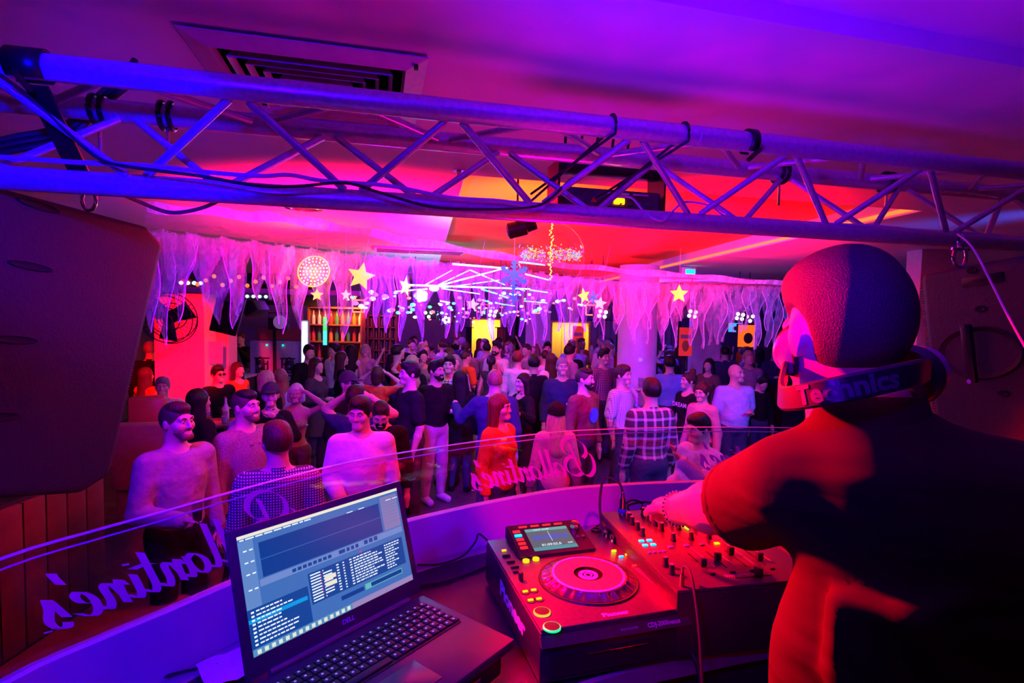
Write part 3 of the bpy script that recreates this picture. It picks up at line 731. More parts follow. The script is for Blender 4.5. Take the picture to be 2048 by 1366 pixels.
srects('task_bar_right', [(.56, .945, 1, 1)], scol('screen_taskbar2', (.32, .24, .52)), .0014)
srects('preview_panel', [(.66, .83, .93, .885)], scol('screen_teal', (.12, .5, .5)), .0014)
srects('preview_inner', [(.70, .838, .925, .877), (.50, .84, .65, .88)], scol('screen_deep_blue', (0, 0, 0)), .0018)
rr = random.Random(3); txt = []
for k in range(10):
    v = .535 + k * .026; u = .50 + .0
    for (a, e) in ((.34, .40), (.415, .47) if k % 3 else (.415, .42), (.50, .515), (.54, .55), (.585, .60)):
        txt.append((a, v, e, v + .012))
    u = .61; end = .61 + rr.uniform(.10, .2)
    while u < end:
        l = rr.uniform(.008, .03); txt.append((u, v, u + l, v + .012)); u += l + .005
    u = .83; end = .86 + rr.uniform(.02, .09)
    while u < end:
        l = rr.uniform(.008, .02); txt.append((u, v, u + l, v + .012)); u += l + .005
for k in range(9):
    v = .64 + k * .033; u = .04; end = .1 + rr.uniform(.04, .16); txt.append((.015, v, .03, v + .016))
    while u < end:
        l = rr.uniform(.01, .03); txt.append((u, v, u + l, v + .012)); u += l + .005
u = .01
for k in range(9):
    l = rr.uniform(.02, .045); txt.append((u, .034, u + l, .046)); u += l + .008
for u in (.62, .70, .9, .95): txt.append((u, .09, u + .04, .098))
for u in (.02, .05): 
    for v in (.13, .23, .33, .46): txt.append((u, v, u + .018, v + .012))
srects('screen_text', txt, scol('screen_white', (.75, .85, 1.0), 1.1), .0022)['kind'] = 'stuff'
ic = []
for k in range(15): ic.append((.02 + k * .036, .955, .04 + k * .036, .99))
srects('task_icon', ic, scol('screen_icon', (.75, .8, .7)), .002)
srects('cell_highlight', [(.42, .60, .49, .64), (.42, .66, .49, .70)], scol('screen_cream', (0, 0, 0)), .0024)
b_ = [(.25 + k * .03, .425, .272 + k * .03, .455) for k in range(8)] + [(.53, .42, .57, .455)] + [(.58 + k * .03, .42, .6 + k * .03, .455) for k in range(3)] + [(.70 + k * .035, .415, .725 + k * .035, .455) for k in range(3)]
srects('transport_button', b_, scol('screen_navy', (0, 0, 0)), .002)
srects('record_dot', [(.66, .50, .675, .515)], scol('screen_red', (.8, .05, .15)), .002)
srects('cue_marks', [(.40, .54 + k * .026, .405, .55 + k * .026) for k in range(9)], scol('screen_red', (0, 0, 0)), .0026)
tm = textmesh('DELL', .013, bold=.0002); obj('lid_lettering', tm, mat('lilac_print', (.5, .45, .8)), lp, M=Mlid @ Matrix.Translation((LW * .52, .018, .0008)))

# ================================================================== DISC PLAYER
PZP = 1.73
fl, fr_, bl = PZ(1081, 1262, PZP), PZ(1379, 1215, PZP), PZ(979, 1081, PZP)
px_ = (fr_ - fl).normalized(); py_ = Vector((-px_.y, px_.x, 0)); PW, PD = .333, .435
MP = frame(fl, px_, py_); MPi = MP.inverted()
def zl5(x, y, z=PZP, Mi=None):
    p = PZ(950 + x / 3.2833, 950 + y / 3.2833, z); return (Mi or MPi) @ p
m_pl = mat('player_top', (.075, .055, .06), .32, .2, nscale=120, namt=.25)
m_plb = mat('player_side', (.025, .022, .025), .4)
def player(M, label, detail=True):
    t = thing('disc_player', label, 'disc player', M=M)
    obj('body', MB().box((PW / 2, PD / 2, -.058), (PW, PD, .104), bev=.005).mesh('player_body', True), m_plb, t)
    obj('top_plate', MB().box((PW / 2, PD / 2, -.004), (PW - .004, PD - .004, .008), bev=.003).mesh('player_top', True), m_pl, t)
    b = MB(); b.poly([(0, .0, -.012), (PW, .0, -.012), (PW, -.012, -.03), (0, -.012, -.03)], ext=(0, .01, -.002)); obj('front_lip', b.mesh('lip'), m_pl, t)
    obj('front_pocket', MB().box((PW * .42, -.001, -.075), (PW * .7, .004, .045)).mesh('pocket'), mat('slot_black', (0, 0, 0)), t)
    obj('front_slot', MB().box((PW * .5, -.004, -.06), (PW * .42, .003, .0035), bev=.001).mesh('slot', True), m_chrome, t)
    for x in (.03, PW - .03):
        obj('foot', MB().cyl((x, .04, -.12), (x, .04, -.108), .02, n=16).mesh('foot'), m_rubber, t)
    # display wedge
    x0, x1, y0, y1 = .052, .262, .298, PD - .004; zf, zb = .006, .036
    b = MB(); b.poly([(x0, y0, 0), (x0, y1, 0), (x0, y1, zb), (x0, y0, zf)], ext=(x1 - x0, 0, 0)); bmesh.ops.bevel(b.b, geom=list(b.b.edges), offset=.003, segments=2, affect='EDGES')
    obj('display_housing', b.mesh('wedge', True), mat('display_housing', (.02, .02, .022), .3), t)
    sl = Vector((0, y1 - y0, zb - zf)).normalized(); Md = frame((x0, y0, zf), (1, 0, 0), sl)
    def dr(name, r, m, z=.0012):
        b = MB()
        for (a, c, e, f) in r: b.b.faces.new([b.b.verts.new(Md @ Vector(p)) for p in ((a, c, z), (e, c, z), (e, f, z), (a, f, z))])
        return obj(name, b.mesh(name), m, t)
    X0, X1, Y0, Y1 = .045, .165, .016, .108
    dr('display', [(X0, Y0, X1, Y1)], scol('player_screen', (.12, .13, .17)))
    dr('display_header', [(X0, Y1 - .012, X1, Y1)], scol('player_head', (.12, .4, .4)), .0014)
    dr('display_footer', [(X0, Y0, X1, Y0 + .014)], scol('player_foot', (.08, .3, .36)), .0014)
    wv = []; q_ = random.Random(5); u = X0 + .012
    while u < X1 - .01:
        h = q_.uniform(.004, .014); wv.append((u, .068 - h, u + .0012, .068 + h)); u += .0017
    dr('waveform', wv, scol('wave_blue', (.08, .1, .6)), .0018)
    dr('playhead', [(X0 + .06, .05, X0 + .0612, .092)], scol('screen_white', (1, 1, 1)), .002)
    for s_, xx, yy, sz in (('01:09:55.0', .098, .036, .013), ('0.00', .15, .036, .008), ('Track 07  Live Mix', .09, .1015, .006)):
        obj('display_digits', textmesh(s_, sz, bold=.0002), scol('screen_white', (1, 1, 1)), t, M=Md @ Matrix.Translation((xx, yy, .0022)))
    for k in range(4): obj('menu_button', MB().box((.045 + k * .034, .121, .001), (.024, .006, .003), M=Md, bev=.001).mesh('mb', True), emat('red_led', (1, .02, .02), 1.2), t)
    cols = [emat('red_led', (1, 0, 0), 1), emat('blue_led', (0, .35, 1), 3)]
    for k in range(5): obj('hot_cue_button', MB().box((.022, .103 - k * .017, .001), (.02, .009, .004), M=Md, bev=.001).mesh('hb', True), cols[1] if k == 1 else cols[0], t)
    obj('browse_knob', MB().lathe([(.0135, 0), (.013, .012), (.011, .017), (.001, .018)], 24, M=Md @ Matrix.Translation((.186, .096, 0))).mesh('knob', True), m_chrome, t)
    for k in range(2): obj('back_button', MB().cyl((.178 + k * .016, .055, 0), (.178 + k * .016, .055, .004), .005, n=12, M=Md).mesh('bb', True), m_chrome, t)
    # jog wheel
    jc = Vector((.176, .165, 0)); Mj = Matrix.Translation(jc)
    n = 96; prof_r = [.108, .108, .1, .0905, .088, .0845]; prof_z = [.0, .004, .008, .0135, .015, .0145]
    b = MB(); rings = []
    for r, z in zip(prof_r, prof_z):
        ring = []
        for k in range(n):
            a = 2 * PI * k / n; dz = 0
            dip = max(0, math.cos(a * 26)) ** 2
            if .09 < r < .106 : dz = -.0055 * dip
            ring.append(b.b.verts.new((jc.x + r * math.cos(a), jc.y + r * math.sin(a), z + dz)))
        rings.append(ring)
    for A, B in zip(rings, rings[1:]):
        for k in range(n): b.b.faces.new((A[k], A[(k + 1) % n], B[(k + 1) % n], B[k]))
    obj('jog_ring', b.mesh('jog_ring', True, 60), mat('jog_ring_silver', (.16, .17, .26), .16, .9), t)
    obj('jog_surround', MB().lathe([(.116, .0), (.114, .004), (.106, .003), (.106, 0)], 64, M=Mj).mesh('js', True), m_black, t)
    obj('platter_rim', MB().lathe([(.0845, .013), (.084, .0155), (.079, .0158), (.079, .0125)], 72, M=Mj).mesh('rim', True), mat('platter_rim', (.92, .95, .95), .2), t)
    obj('platter_top', MB().lathe([(.079, .0138), (.079, .0148), (.034, .0148), (.034, .013)], 72, M=Mj).mesh('platter', True), mat('platter_disc', (.7, .09, .12), .4, nscale=300, namt=.1), t)  # red of the booth light put into the disc colour
    obj('centre_well', MB().lathe([(.034, .0148), (.031, .0105), (.001, .010)], 48, M=Mj, cap=False).mesh('well', True), mat('well_black', (.004, .004, .004), .8, spec=.1), t)
    obj('centre_display', MB().lathe([(.023, .0107), (.0229, .0117), (.0135, .0117), (.0135, .0107)], 48, M=Mj).mesh('cd', True), mat('centre_ring', (.85, .85, .85), .4), t)
    obj('centre_dot', MB().lathe([(.010, .0107), (.0099, .0117), (.006, .0117), (.006, .0107)], 32, M=Mj).mesh('cdot', True), mat('centre_ring', (.85, .85, .85), .4), t)
    obj('position_mark', MB().box((jc.x - .018, jc.y + .009, .0122), (.006, .0012, .0006)).mesh('pm'), m_black, t)
    if not detail: return t
    def at(x, y): return zl5(x, y)
    for (x, y, r, nm, mm) in ((335, 570, .0085, 'loop_button', emat('amber_led', (1, .5, 0), 1.6)), (400, 558, .0085, 'loop_button', emat('amber_led', (1, .5, 0), 1.6))):
        p = at(x, y); obj(nm, MB().cyl((p.x, p.y, 0), (p.x, p.y, .005), r, n=20).mesh(nm, True), mm, t)
    for (x, y, mm) in ((190, 500, 'amber_led'), (330, 770, 'amber_led'), (385, 760, 'amber_led'), (365, 827, 'amber_led'), (420, 818, 'amber_led'), (1000, 527, 'amber_led'), (912, 503, 'green_led'), (960, 540, 'blue_led'), (1047, 600, 'red_led')):
        p = at(x, y); mm_ = {'amber_led': emat('amber_led', 0, 0), 'green_led': emat('green_led', (.3, 1, 0), 3), 'blue_led': emat('blue_led', 0, 0), 'red_led': emat('red_led', 0, 0)}[mm]
        obj('small_button', MB().box((p.x, p.y, .002), (.012, .006, .004), bev=.001).mesh('sb', True), mm_, t)
        if y > 740 and x < 500: obj('button_seat', MB().cyl((p.x, p.y, -.001), (p.x, p.y, .0015), .011, n=20).mesh('bs', True), m_black, t)
    for k, (x, y) in enumerate(((205, 535), (235, 575), (262, 610), (275, 640))):
        p = at(x, y); obj('beat_button', MB().box((p.x, p.y, .0025), (.02, .006, .005), bev=.001).mesh('bt', True), m_black, t)
    p = at(300, 690); obj('direction_lever', MB().box((p.x, p.y, .01), (.009, .014, .02), bev=.002).mesh('lever', True), m_black, t)
    for (x, y) in ((860, 415), (897, 445)):
        p = at(x, y); obj('knob', MB().lathe([(.008, 0), (.007, .018), (.006, .02), (.001, .02)], 20, M=Matrix.Translation((p.x, p.y, 0))).mesh('knob', True), m_chrome, t)
    p = at(795, 362); obj('media_slot_ring', MB().lathe([(.014, 0), (.014, .004), (.01, .004), (.01, 0)], 28, M=Matrix.Translation((p.x, p.y, 0))).mesh('msr', True), m_black, t)
    for (x, y, cc) in ((440, 905, (.6, .5, .02)), (505, 1005, (0, .8, .25))):
        p = at(x, y); nm = 'cue_button' if y < 950 else 'play_button'
        o = obj(nm, MB().lathe([(.0165, 0), (.0165, .004), (.001, .0045)], 32, M=Matrix.Translation((p.x, p.y, 0)), cap=False).mesh(nm, True), m_black, t)
        obj('light_ring', MB().lathe([(.0178, 0), (.0178, .003), (.0155, .0045), (.0155, 0)], 36, M=Matrix.Translation((p.x, p.y, 0))).mesh('lr', True), emat(nm + '_ring', cc, 1.2), o)
    # tempo slider
    a, c = at(1085, 610), at(1375, 850); d = (c - a); a0 = math.atan2(d.y, d.x)
    Ms = Matrix.Translation(((a.x + c.x) / 2, (a.y + c.y) / 2, .0015)) @ Matrix.Rotation(a0, 4, 'Z')
    so = obj('tempo_slider', MB().box((0, 0, 0), (d.length, .036, .003), M=Ms, bev=.001).mesh('ts', True), mat('slider_plate', (.2, .16, .17), .3, .4), t)
    obj('slot', MB().box((0, 0, .002), (d.length * .9, .003, .001), M=Ms).mesh('tslot'), mat('slot_black', (0, 0, 0)), so)
    p = at(1195, 705); obj('slider_cap', MB().box((p.x, p.y, .01), (.018, .012, .016), M=None, bev=.002).mesh('cap', True), m_black, so)
    for k in range(15):
        f = -.45 + k * .9 / 14; obj('tick', MB().box((d.length * f, .012, .002), (.0006, .008 if k % 7 else .014, .0006), M=Ms).mesh('tick'), mat('white_print', (.7, .7, .7), .5), so)
    # lettering
    mp = mat('white_print', (.8, .8, .8), .5); ml = mat('lilac_logo', (.65, .5, .85), .4)
    p = at(925, 915); obj('brand_lettering', textmesh('Pioneer', .019, bold=.0009), ml, t, M=Matrix.Translation((p.x, p.y + .002, .0006)))
    obj('brand_lettering', textmesh('Pioneer', .062, bold=.0028), mat('bright_print', (.75, .6, .75), .5), t, M=frame((-.0008, .19, -.055), (0, -1, 0), (0, 0, 1)) @ Matrix.Scale(.8, 4, Vector((0, 1, 0))))
    obj('model_lettering', textmesh('CDJ-2000nexus', .012, bold=.0004), mat('bright_print', 0), t, M=frame((.27, -.0065, -.0205), (1, 0, 0), Vector((0, .55, .8)).normalized()))
    obj('model_lettering', textmesh('MULTI PLAYER', .006), mat('bright_print', 0), t, M=frame((.19, -.0065, -.0205), (1, 0, 0), Vector((0, .55, .8)).normalized()))
    return t
player(MP, 'disc player with red-lit platter and glowing display left of the mixer')

# ================================================================== MIXER
MZ = 1.77
mf, mb_, mr_ = PZ(1355, 1183, MZ), PZ(1221, 1022, MZ), PZ(1542, 1166, MZ)
mx_ = (mr_ - mf).normalized(); my_ = (mb_ - mf).normalized(); my_ = Vector((-mx_.y, mx_.x, 0))
MW, MD = .36, .455; MM = frame(mf, mx_, my_); MMi = MM.inverted()
mixer = thing('dj_mixer', 'four channel mixing desk full of knobs and faders under the DJ hand', 'mixer', M=MM)
m_mx = mat('mixer_plate', (.075, .06, .065), .3, .35, nscale=150, namt=.2)
obj('body', MB().box((MW / 2, MD / 2, -.078), (MW, MD, .144), bev=.004).mesh('mix_body', True), m_plb, mixer)
obj('top_plate', MB().box((MW / 2, MD / 2, -.003), (MW - .002, MD - .002, .008), bev=.002).mesh('mix_top', True), m_mx, mixer)
for x in (.04, MW - .04): obj('foot', MB().cyl((x, .05, -.16), (x, .05, -.148), .018, n=16).mesh('mfoot'), m_rubber, mixer)
obj('front_screw', MB().cyl((.105, -.003, -.02), (.105, .003, -.02), .004, n=10).mesh('fs'), m_chrome, mixer)
def mat5(x, y): return zl5(x, y, MZ + .001, MMi)
Tm = lambda p: Matrix.Translation((p.x, p.y, .001))
def knob(x, y, r=.0065, h=.022, m=None, local=None):
    p = Vector(local) if local else mat5(x, y)
    o = obj('knob', MB().lathe([(r * 1.25, 0), (r * 1.15, h * .25), (r, h * .35), (r * .9, h), (r * .2, h)], 18, M=Tm(p)).mesh('mknob', True), m or m_rubber, mixer)
    obj('knob_cap', MB().cyl((p.x, p.y, h), (p.x, p.y, h + .002), r * .8, n=14).mesh('kc', True), mat('knob_silver', (.6, .58, .62), .25, .6), o)
    obj('pointer', MB().box((p.x, p.y - r * .5, h + .0035), (.0012, r * .9, .001)).mesh('kp'), mat('white_print', 0), o)
# channel columns in the mixer's own frame
cx = [.115, .165, .215, .265]
for c in cx:
    for r_i in range(4): knob(0, 0, .0062, .022, local=(c, MD - .045 - r_i * .037, 0))
    knob(0, 0, .0062, .02, local=(c, MD - .22, 0))
    obj('channel_line', MB().box((c + .025, MD * .55, .0014), (.0008, MD * .72, .0006)).mesh('cl'), mat('white_print', 0), mixer)
for (x, y) in ((1012, 300), (1030, 325), (1065, 360), (1098, 400), (1250, 600), (1290, 650)): knob(x, y)
for x, y in ((-.0, 0),):
    for r_i in range(5): knob(0, 0, .0075, .024, m=mat('knob_blue_black', (.02, .02, .05), .4), local=(.325, MD - .05 - r_i * .052, 0))
led = {'b': emat('blue_led', 0, 0), 'p': mat('pink_button', (.6, .35, .5), .4), 'a': emat('amber_led', 0, 0), 'g': emat('green_led', 0, 0)}
for x, y, c in ((1093, 437, 'b'), (1145, 433, 'b'), (1117, 466, 'b'), (1170, 461, 'b'), (1283, 477, 'p'), (1388, 467, 'p'), (1487, 460, 'p'), (1588, 453, 'a'), (1680, 447, 'p')):
    p = mat5(x, y); obj('pad_button', MB().box((p.x, p.y, .003), (.014, .009, .004), bev=.0015).mesh('pb', True), led[c], mixer)
for k in range(4):
    p = mat5(1143 + k * 32, 512 - k * 3); obj('round_button', MB().cyl((p.x, p.y, 0), (p.x, p.y, .004), .0045, n=14).mesh('rb', True), m_grey, mixer)
p = mat5(1722, 393); obj('effect_ring', MB().lathe([(.012, 0), (.012, .004), (.0085, .004), (.0085, 0)], 28, M=Tm(p)).mesh('er', True), emat('ring_green', (0, 1, .2), 2), mixer)
b = MB()
for k in range(14): b.box((.19, MD - .05 - k * .0085, .0025), (.004, .0045, .002))
obj('level_meter', b.mesh('meter'), emat('meter_green', (.15, 1, .02), 2), mixer)
for k, (c, f) in enumerate(zip(cx, (.095, .115, .14, .1))):
    s_ = obj('fader_slot', MB().box((c, .12, .0016), (.003, .085, .001)).mesh('fs'), mat('slot_black', (0, 0, 0)), mixer)
    obj('fader_cap', MB().box((c, f, .011), (.015, .011, .018), bev=.002).mesh('fc', True), m_rubber, s_)
    obj('switch', MB().box((c, .055, .003), (.012, .006, .004), bev=.001).mesh('sw', True), m_rubber, mixer)
s_ = obj('crossfader_slot', MB().box((.2, .03, .0016), (.09, .003, .001)).mesh('cs'), mat('slot_black', (0, 0, 0)), mixer)
obj('crossfader_cap', MB().box((.212, .03, .012), (.011, .02, .02), bev=.002).mesh('cc', True), m_rubber, s_)
b = MB()
for k in range(14): b.box((.14 + k * .006, .042, .0014), (.0008, .01, .0006))
obj('crossfader_scale', b.mesh('cscale'), mat('white_print', 0), mixer)
p = mat5(965, 262); xl = obj('microphone_plug', MB().lathe([(.011, 0), (.011, .022), (.0095, .024), (.0095, .045), (.006, .05), (.005, .065), (.003, .068)], 20, M=Tm(p)).mesh('plug', True), m_chrome, mixer)
obj('blue_band', MB().lathe([(.0113, .008), (.0115, .009), (.0115, .018), (.0113, .019)], 20, M=Tm(p)).mesh('bb', True), mat('blue_band', (.05, .2, .9), .4), xl)
pw = MM @ Vector((p.x, p.y, .066))
pts = [pw + Vector((0, 0, 0)), pw + Vector((-.01, .01, .025)), pw + Vector((-.05, .02, .035)), PY(1200, 1000, 1.52), PY(1203, 1040, 1.5), PY(1215, 1060, 1.47), PZ(1222, 1075, TZ + .01)]
cable('microphone_cable', pts, .0035, m_rubber, 'black cable arching from the blue-banded plug behind the mixer')
cable('coiled_cable', [PY(x, y, Y) for x, y, Y in ((1245, 1015, 1.68), (1262, 1000, 1.72), (1285, 1008, 1.74), (1272, 1030, 1.7), (1255, 1012, 1.72), (1290, 1004, 1.76), (1318, 1012, 1.74))], .0035, m_rubber, 'black cable coiled on the worktop behind the mixer')
p0 = MM @ Vector((mat5(1358, 730).x, mat5(1358, 730).y, .0))
jk = [p0, p0 + Vector((0, 0, .03)), PY(1366, 1134, 1.16), PY(1378, 1140, 1.1), PY(1388, 1180, 1.06), PY(1398, 1260, 1.02), PY(1405, 1366, .98), PY(1412, 1450, .96)]
cable('headphone_cable', jk, .003, m_rubber, 'black headphone cable looping from the mixer front down past the worktop edge')
obj('jack_plug', MB().lathe([(.005, 0), (.005, .02), (.0035, .026)], 14, M=Tm(mat5(1358, 730))).mesh('jack', True), mat('brass', (.7, .5, .2), .3, .9), mixer)
cable('front_cable', [PY(x, y, Y) for x, y, Y in ((1368, 1285, 1.16), (1385, 1310, 1.12), (1398, 1345, 1.1), (1402, 1400, 1.08))], .005, m_rubber, 'thick grey-black cable hanging over the worktop front edge')
M2 = MM @ Matrix.Translation((.41, .06, -.04)) @ Matrix.Rotation(R_(4), 4, 'Z')
player(M2, 'second disc player right of the mixer, mostly hidden behind the DJ', False)

# ================================================================== FIGURES (signed-distance bodies meshed with surface nets)
def snets(D, xs, ys, zs):
    S = D < 0
    nx, ny, nz = D.shape
    cnt = np.zeros((nx - 1, ny - 1, nz - 1), np.int8)
    for a in (0, 1):
        for b in (0, 1):
            for c in (0, 1): cnt += S[a:nx - 1 + a, b:ny - 1 + b, c:nz - 1 + c]
    act = (cnt > 0) & (cnt < 8); idx = np.argwhere(act)
    if len(idx) == 0: return np.zeros((0, 3)), np.zeros((0, 4), int)
    vid = np.full(act.shape, -1, np.int32); vid[act] = np.arange(len(idx))
    A = np.zeros((len(idx), 3)); W_ = np.zeros(len(idx))
    ax = (xs, ys, zs)
    cs = [(a, b, c) for a in (0, 1) for b in (0, 1) for c in (0, 1)]
    for i, p in enumerate(cs):
        for q_ in cs[i + 1:]:
            if sum(abs(p[k] - q_[k]) for k in range(3)) != 1: continue
            P = idx + p; Q = idx + q_
            d0 = D[P[:, 0], P[:, 1], P[:, 2]]; d1 = D[Q[:, 0], Q[:, 1], Q[:, 2]]
            m = (d0 < 0) != (d1 < 0)
            if not m.any(): continue
            t = (d0[m] / (d0[m] - d1[m]))
            for k in range(3):
                a0 = ax[k][P[m, k]]; a1 = ax[k][Q[m, k]]; A[m, k] += a0 + (a1 - a0) * t
            W_[m] += 1
    A /= W_[:, None]
    F = []
    for k in range(3):
        o1, o2 = [(1, 2), (2, 0), (0, 1)][k]
        sl0 = [slice(None)] * 3; sl1 = [slice(None)] * 3; sl0[k] = slice(0, -1); sl1[k] = slice(1, None)
        s0, s1 = S[tuple(sl0)], S[tuple(sl1)]
        E_ = np.argwhere(s0 != s1); E_ = E_[(E_[:, o1] > 0) & (E_[:, o2] > 0) & (E_[:, o1] < D.shape[o1] - 1) & (E_[:, o2] < D.shape[o2] - 1)]
        ins = s0[E_[:, 0], E_[:, 1], E_[:, 2]]
        def g(a, b):
            q_ = E_.copy(); q_[:, o1] -= a; q_[:, o2] -= b; return vid[q_[:, 0], q_[:, 1], q_[:, 2]]
        f = np.stack([g(1, 1), g(0, 1), g(0, 0), g(1, 0)], 1)
        f[~ins] = f[~ins][:, ::-1]; F.append(f)
    F = np.concatenate(F); F = F[(F >= 0).all(1)]
    return A, F

def cap(a, b, ra, rb, k=.02, op='u', fl=1, ax=(0, 1, 0)): return ('c', np.array(a, float), np.array(b, float), ra, rb, k, op, fl, np.array(ax, float))
def ell(c, r, M=None, k=.02, op='u'): return ('e', np.array(c, float), np.array(r, float), M, None, k, op, 1, None)

def field(prims, xs, ys, zs, infl=0, mg=.045):
    D = np.full((len(xs), len(ys), len(zs)), .4, np.float32)
    for kd, a, b, c, d, k, op, fl, ax in prims:
        if kd == 'c': lo = np.minimum(a - max(c, d), b - max(c, d)); hi = np.maximum(a + max(c, d), b + max(c, d))
        else: r = b if c is None else np.full(3, b.max()); lo, hi = a - r, a + r
        lo = lo - mg - infl; hi = hi + mg + infl
        s = []
        for ar, l, h in zip((xs, ys, zs), lo, hi): s.append(slice(int(np.searchsorted(ar, l)), int(np.searchsorted(ar, h))))
        if any(q_.stop <= q_.start for q_ in s): continue
        X = xs[s[0]][:, None, None]; Y = ys[s[1]][None, :, None]; Z = zs[s[2]][None, None, :]
        if kd == 'c':
            x, y, z = X - a[0], Y - a[1], Z - a[2]
            e = b - a
            if fl != 1:
                t0 = x * ax[0] + y * ax[1] + z * ax[2]; g = 1 / fl - 1
                x, y, z = x + ax[0] * t0 * g, y + ax[1] * t0 * g, z + ax[2] * t0 * g
                e = e + ax * np.dot(e, ax) * g
            h = np.clip((x * e[0] + y * e[1] + z * e[2]) / max(np.dot(e, e), 1e-9), 0, 1)
            dd = np.sqrt((x - h * e[0]) ** 2 + (y - h * e[1]) ** 2 + (z - h * e[2]) ** 2) - (c + (d - c) * h)
            if fl < 1: dd = dd * (fl + (1 - fl) * .5)
        else:
            x, y, z = X - a[0], Y - a[1], Z - a[2]
            if c is not None: x, y, z = (c[0][i] * x + c[1][i] * y + c[2][i] * z for i in range(3))
            k0 = np.sqrt((x / b[0]) ** 2 + (y / b[1]) ** 2 + (z / b[2]) ** 2); k1 = np.sqrt((x / b[0] ** 2) ** 2 + (y / b[1] ** 2) ** 2 + (z / b[2] ** 2) ** 2) + 1e-9
            dd = k0 * (k0 - 1) / k1
        B = D[s[0], s[1], s[2]]
        if op == 'u':
            dd = dd - infl; h = np.clip(.5 + .5 * (B - dd) / k, 0, 1); D[s[0], s[1], s[2]] = B * (1 - h) + dd * h - k * h * (1 - h)
        else:
            h = np.clip(.5 - .5 * (B + dd) / k, 0, 1); D[s[0], s[1], s[2]] = B * (1 - h) - dd * h + k * h * (1 - h)
    return D

def axis(lo, hi, h, fine=()):
    x = [lo]
    while x[-1] < hi:
        st = h
        for a, b, f in fine:
            if a <= x[-1] <= b: st = min(st, f)
        x.append(x[-1] + st)
    return np.array(x, np.float32)

def tomesh(name, V_, F, m, smooth=True, relax=0):
    me = bpy.data.meshes.new(name)
    me.vertices.add(len(V_)); me.vertices.foreach_set('co', np.asarray(V_, np.float32).ravel())
    me.loops.add(len(F) * 4); me.loops.foreach_set('vertex_index', np.asarray(F, np.int32).ravel())
    me.polygons.add(len(F)); me.polygons.foreach_set('loop_start', np.arange(0, len(F) * 4, 4, dtype=np.int32))
    me.update(calc_edges=True); me.validate()
    if smooth: me.shade_smooth()
    if m is not None: me.materials.append(m)
    return me

def sdfmesh(name, prims, m, res=.016, fine=None, cuts=(), infl=0, bounds=None):
    los, his = [], []
    for p in prims:
        if p[6] != 'u': continue
        if p[0] == 'c': r = max(p[3], p[4]); los.append(np.minimum(p[1], p[2]) - r); his.append(np.maximum(p[1], p[2]) + r)
        else: r = p[2] if p[3] is None else np.full(3, p[2].max()); los.append(p[1] - r); his.append(p[1] + r)
    lo = np.min(los, 0) - .03 - infl; hi = np.max(his, 0) + .03 + infl
    for n_, c_ in cuts:                     # keep n.p < c ; shrink the box for axis-aligned cuts
        for k in range(3):
            if abs(n_[k]) > .99:
                if n_[k] > 0: hi[k] = min(hi[k], c_ + .03)
                else: lo[k] = max(lo[k], -c_ - .03)
    fx = fine or ((), (), ())
    xs, ys, zs = (axis(lo[k], hi[k], res, fx[k]) for k in range(3))
    D = field(prims, xs, ys, zs, infl)
    for n_, c_ in cuts:
        D = np.maximum(D, (xs[:, None, None] * n_[0] + ys[None, :, None] * n_[1] + zs[None, None, :] * n_[2] - c_).astype(np.float32))
    V_, F = snets(D, xs, ys, zs)
    return tomesh(name, V_, F, m)

def rotz(p, a, c=(0, 0, 0)):
    s, co = math.sin(a), math.cos(a); x, y = p[0] - c[0], p[1] - c[1]; return np.array([c[0] + x * co - y * s, c[1] + x * s + y * co, p[2]])

ARMS = {  # elbow, wrist, finger direction (for the right-hand side, x>0); figures face -y
 'down': ((.235, .03, 1.10), (.25, -.05, .86), (0, -.1, -1)),
 'hold': ((.235, .02, 1.12), (.11, -.22, 1.14), (-.5, -.6, .3)),
 'cross': ((.22, -.02, 1.12), (-.02, -.19, 1.16), (-1, -.1, 0)),
 'up': ((.33, -.02, 1.52), (.20, -.06, 1.74), (-.4, -.1, .9)),
 'head': ((.37, -.06, 1.50), (.13, -.04, 1.66), (-.9, .1, .3)),
 'phone': ((.24, -.18, 1.24), (.12, -.36, 1.44), (-.2, -.4, .9)),
 'out': ((.36, -.1, 1.2), (.42, -.32, 1.3), (.1, -.9, .3)),
 'drink': ((.27, -.12, 1.2), (.08, -.2, 1.42), (-.7, -.2, .5)),
 'hip': ((.33, .08, 1.14), (.2, -.02, .98), (-.6, -.4, -.5)),
 'chest': ((.24, -.06, 1.14), (.04, -.17, 1.26), (-.8, -.2, .4)),
}
SKIN = mat('skin', (.62, .40, .32), .5, nscale=40, namt=.06)
SKIND = mat('skin_tanned', (.48, .28, .21), .5, nscale=40, namt=.06)
EYEW = mat('eye_white', (.7, .7, .7), .2); EYED = mat('eye_dark', (.02, .015, .01), .15)
LIPM = mat('lips', (.36, .14, .13), .45)
HAIRC = {'dark': (.012, .009, .008), 'brown': (.06, .028, .015), 'fair': (.30, .19, .09), 'blond': (.62, .50, .30), 'white': (.75, .70, .62), 'red': (.16, .03, .02), 'grey': (.3, .3, .3)}
def hairm(c):
    if 'hair_' + c in MATS: return MATS['hair_' + c]
    m = mat('hair_' + c, HAIRC[c], .42, spec=.3, nscale=95, namt=.45, bump=.9); nt = m.node_tree
    nz = [n for n in nt.nodes if n.type == 'TEX_NOISE'][0]; mp = nt.nodes.new('ShaderNodeMapping'); mp.inputs['Scale'].default_value = (1, 1, .07)
    l = nz.inputs['Vector'].links[0]; src = l.from_socket; nt.links.remove(l); nt.links.new(src, mp.inputs[0]); nt.links.new(mp.outputs[0], nz.inputs['Vector']); return m
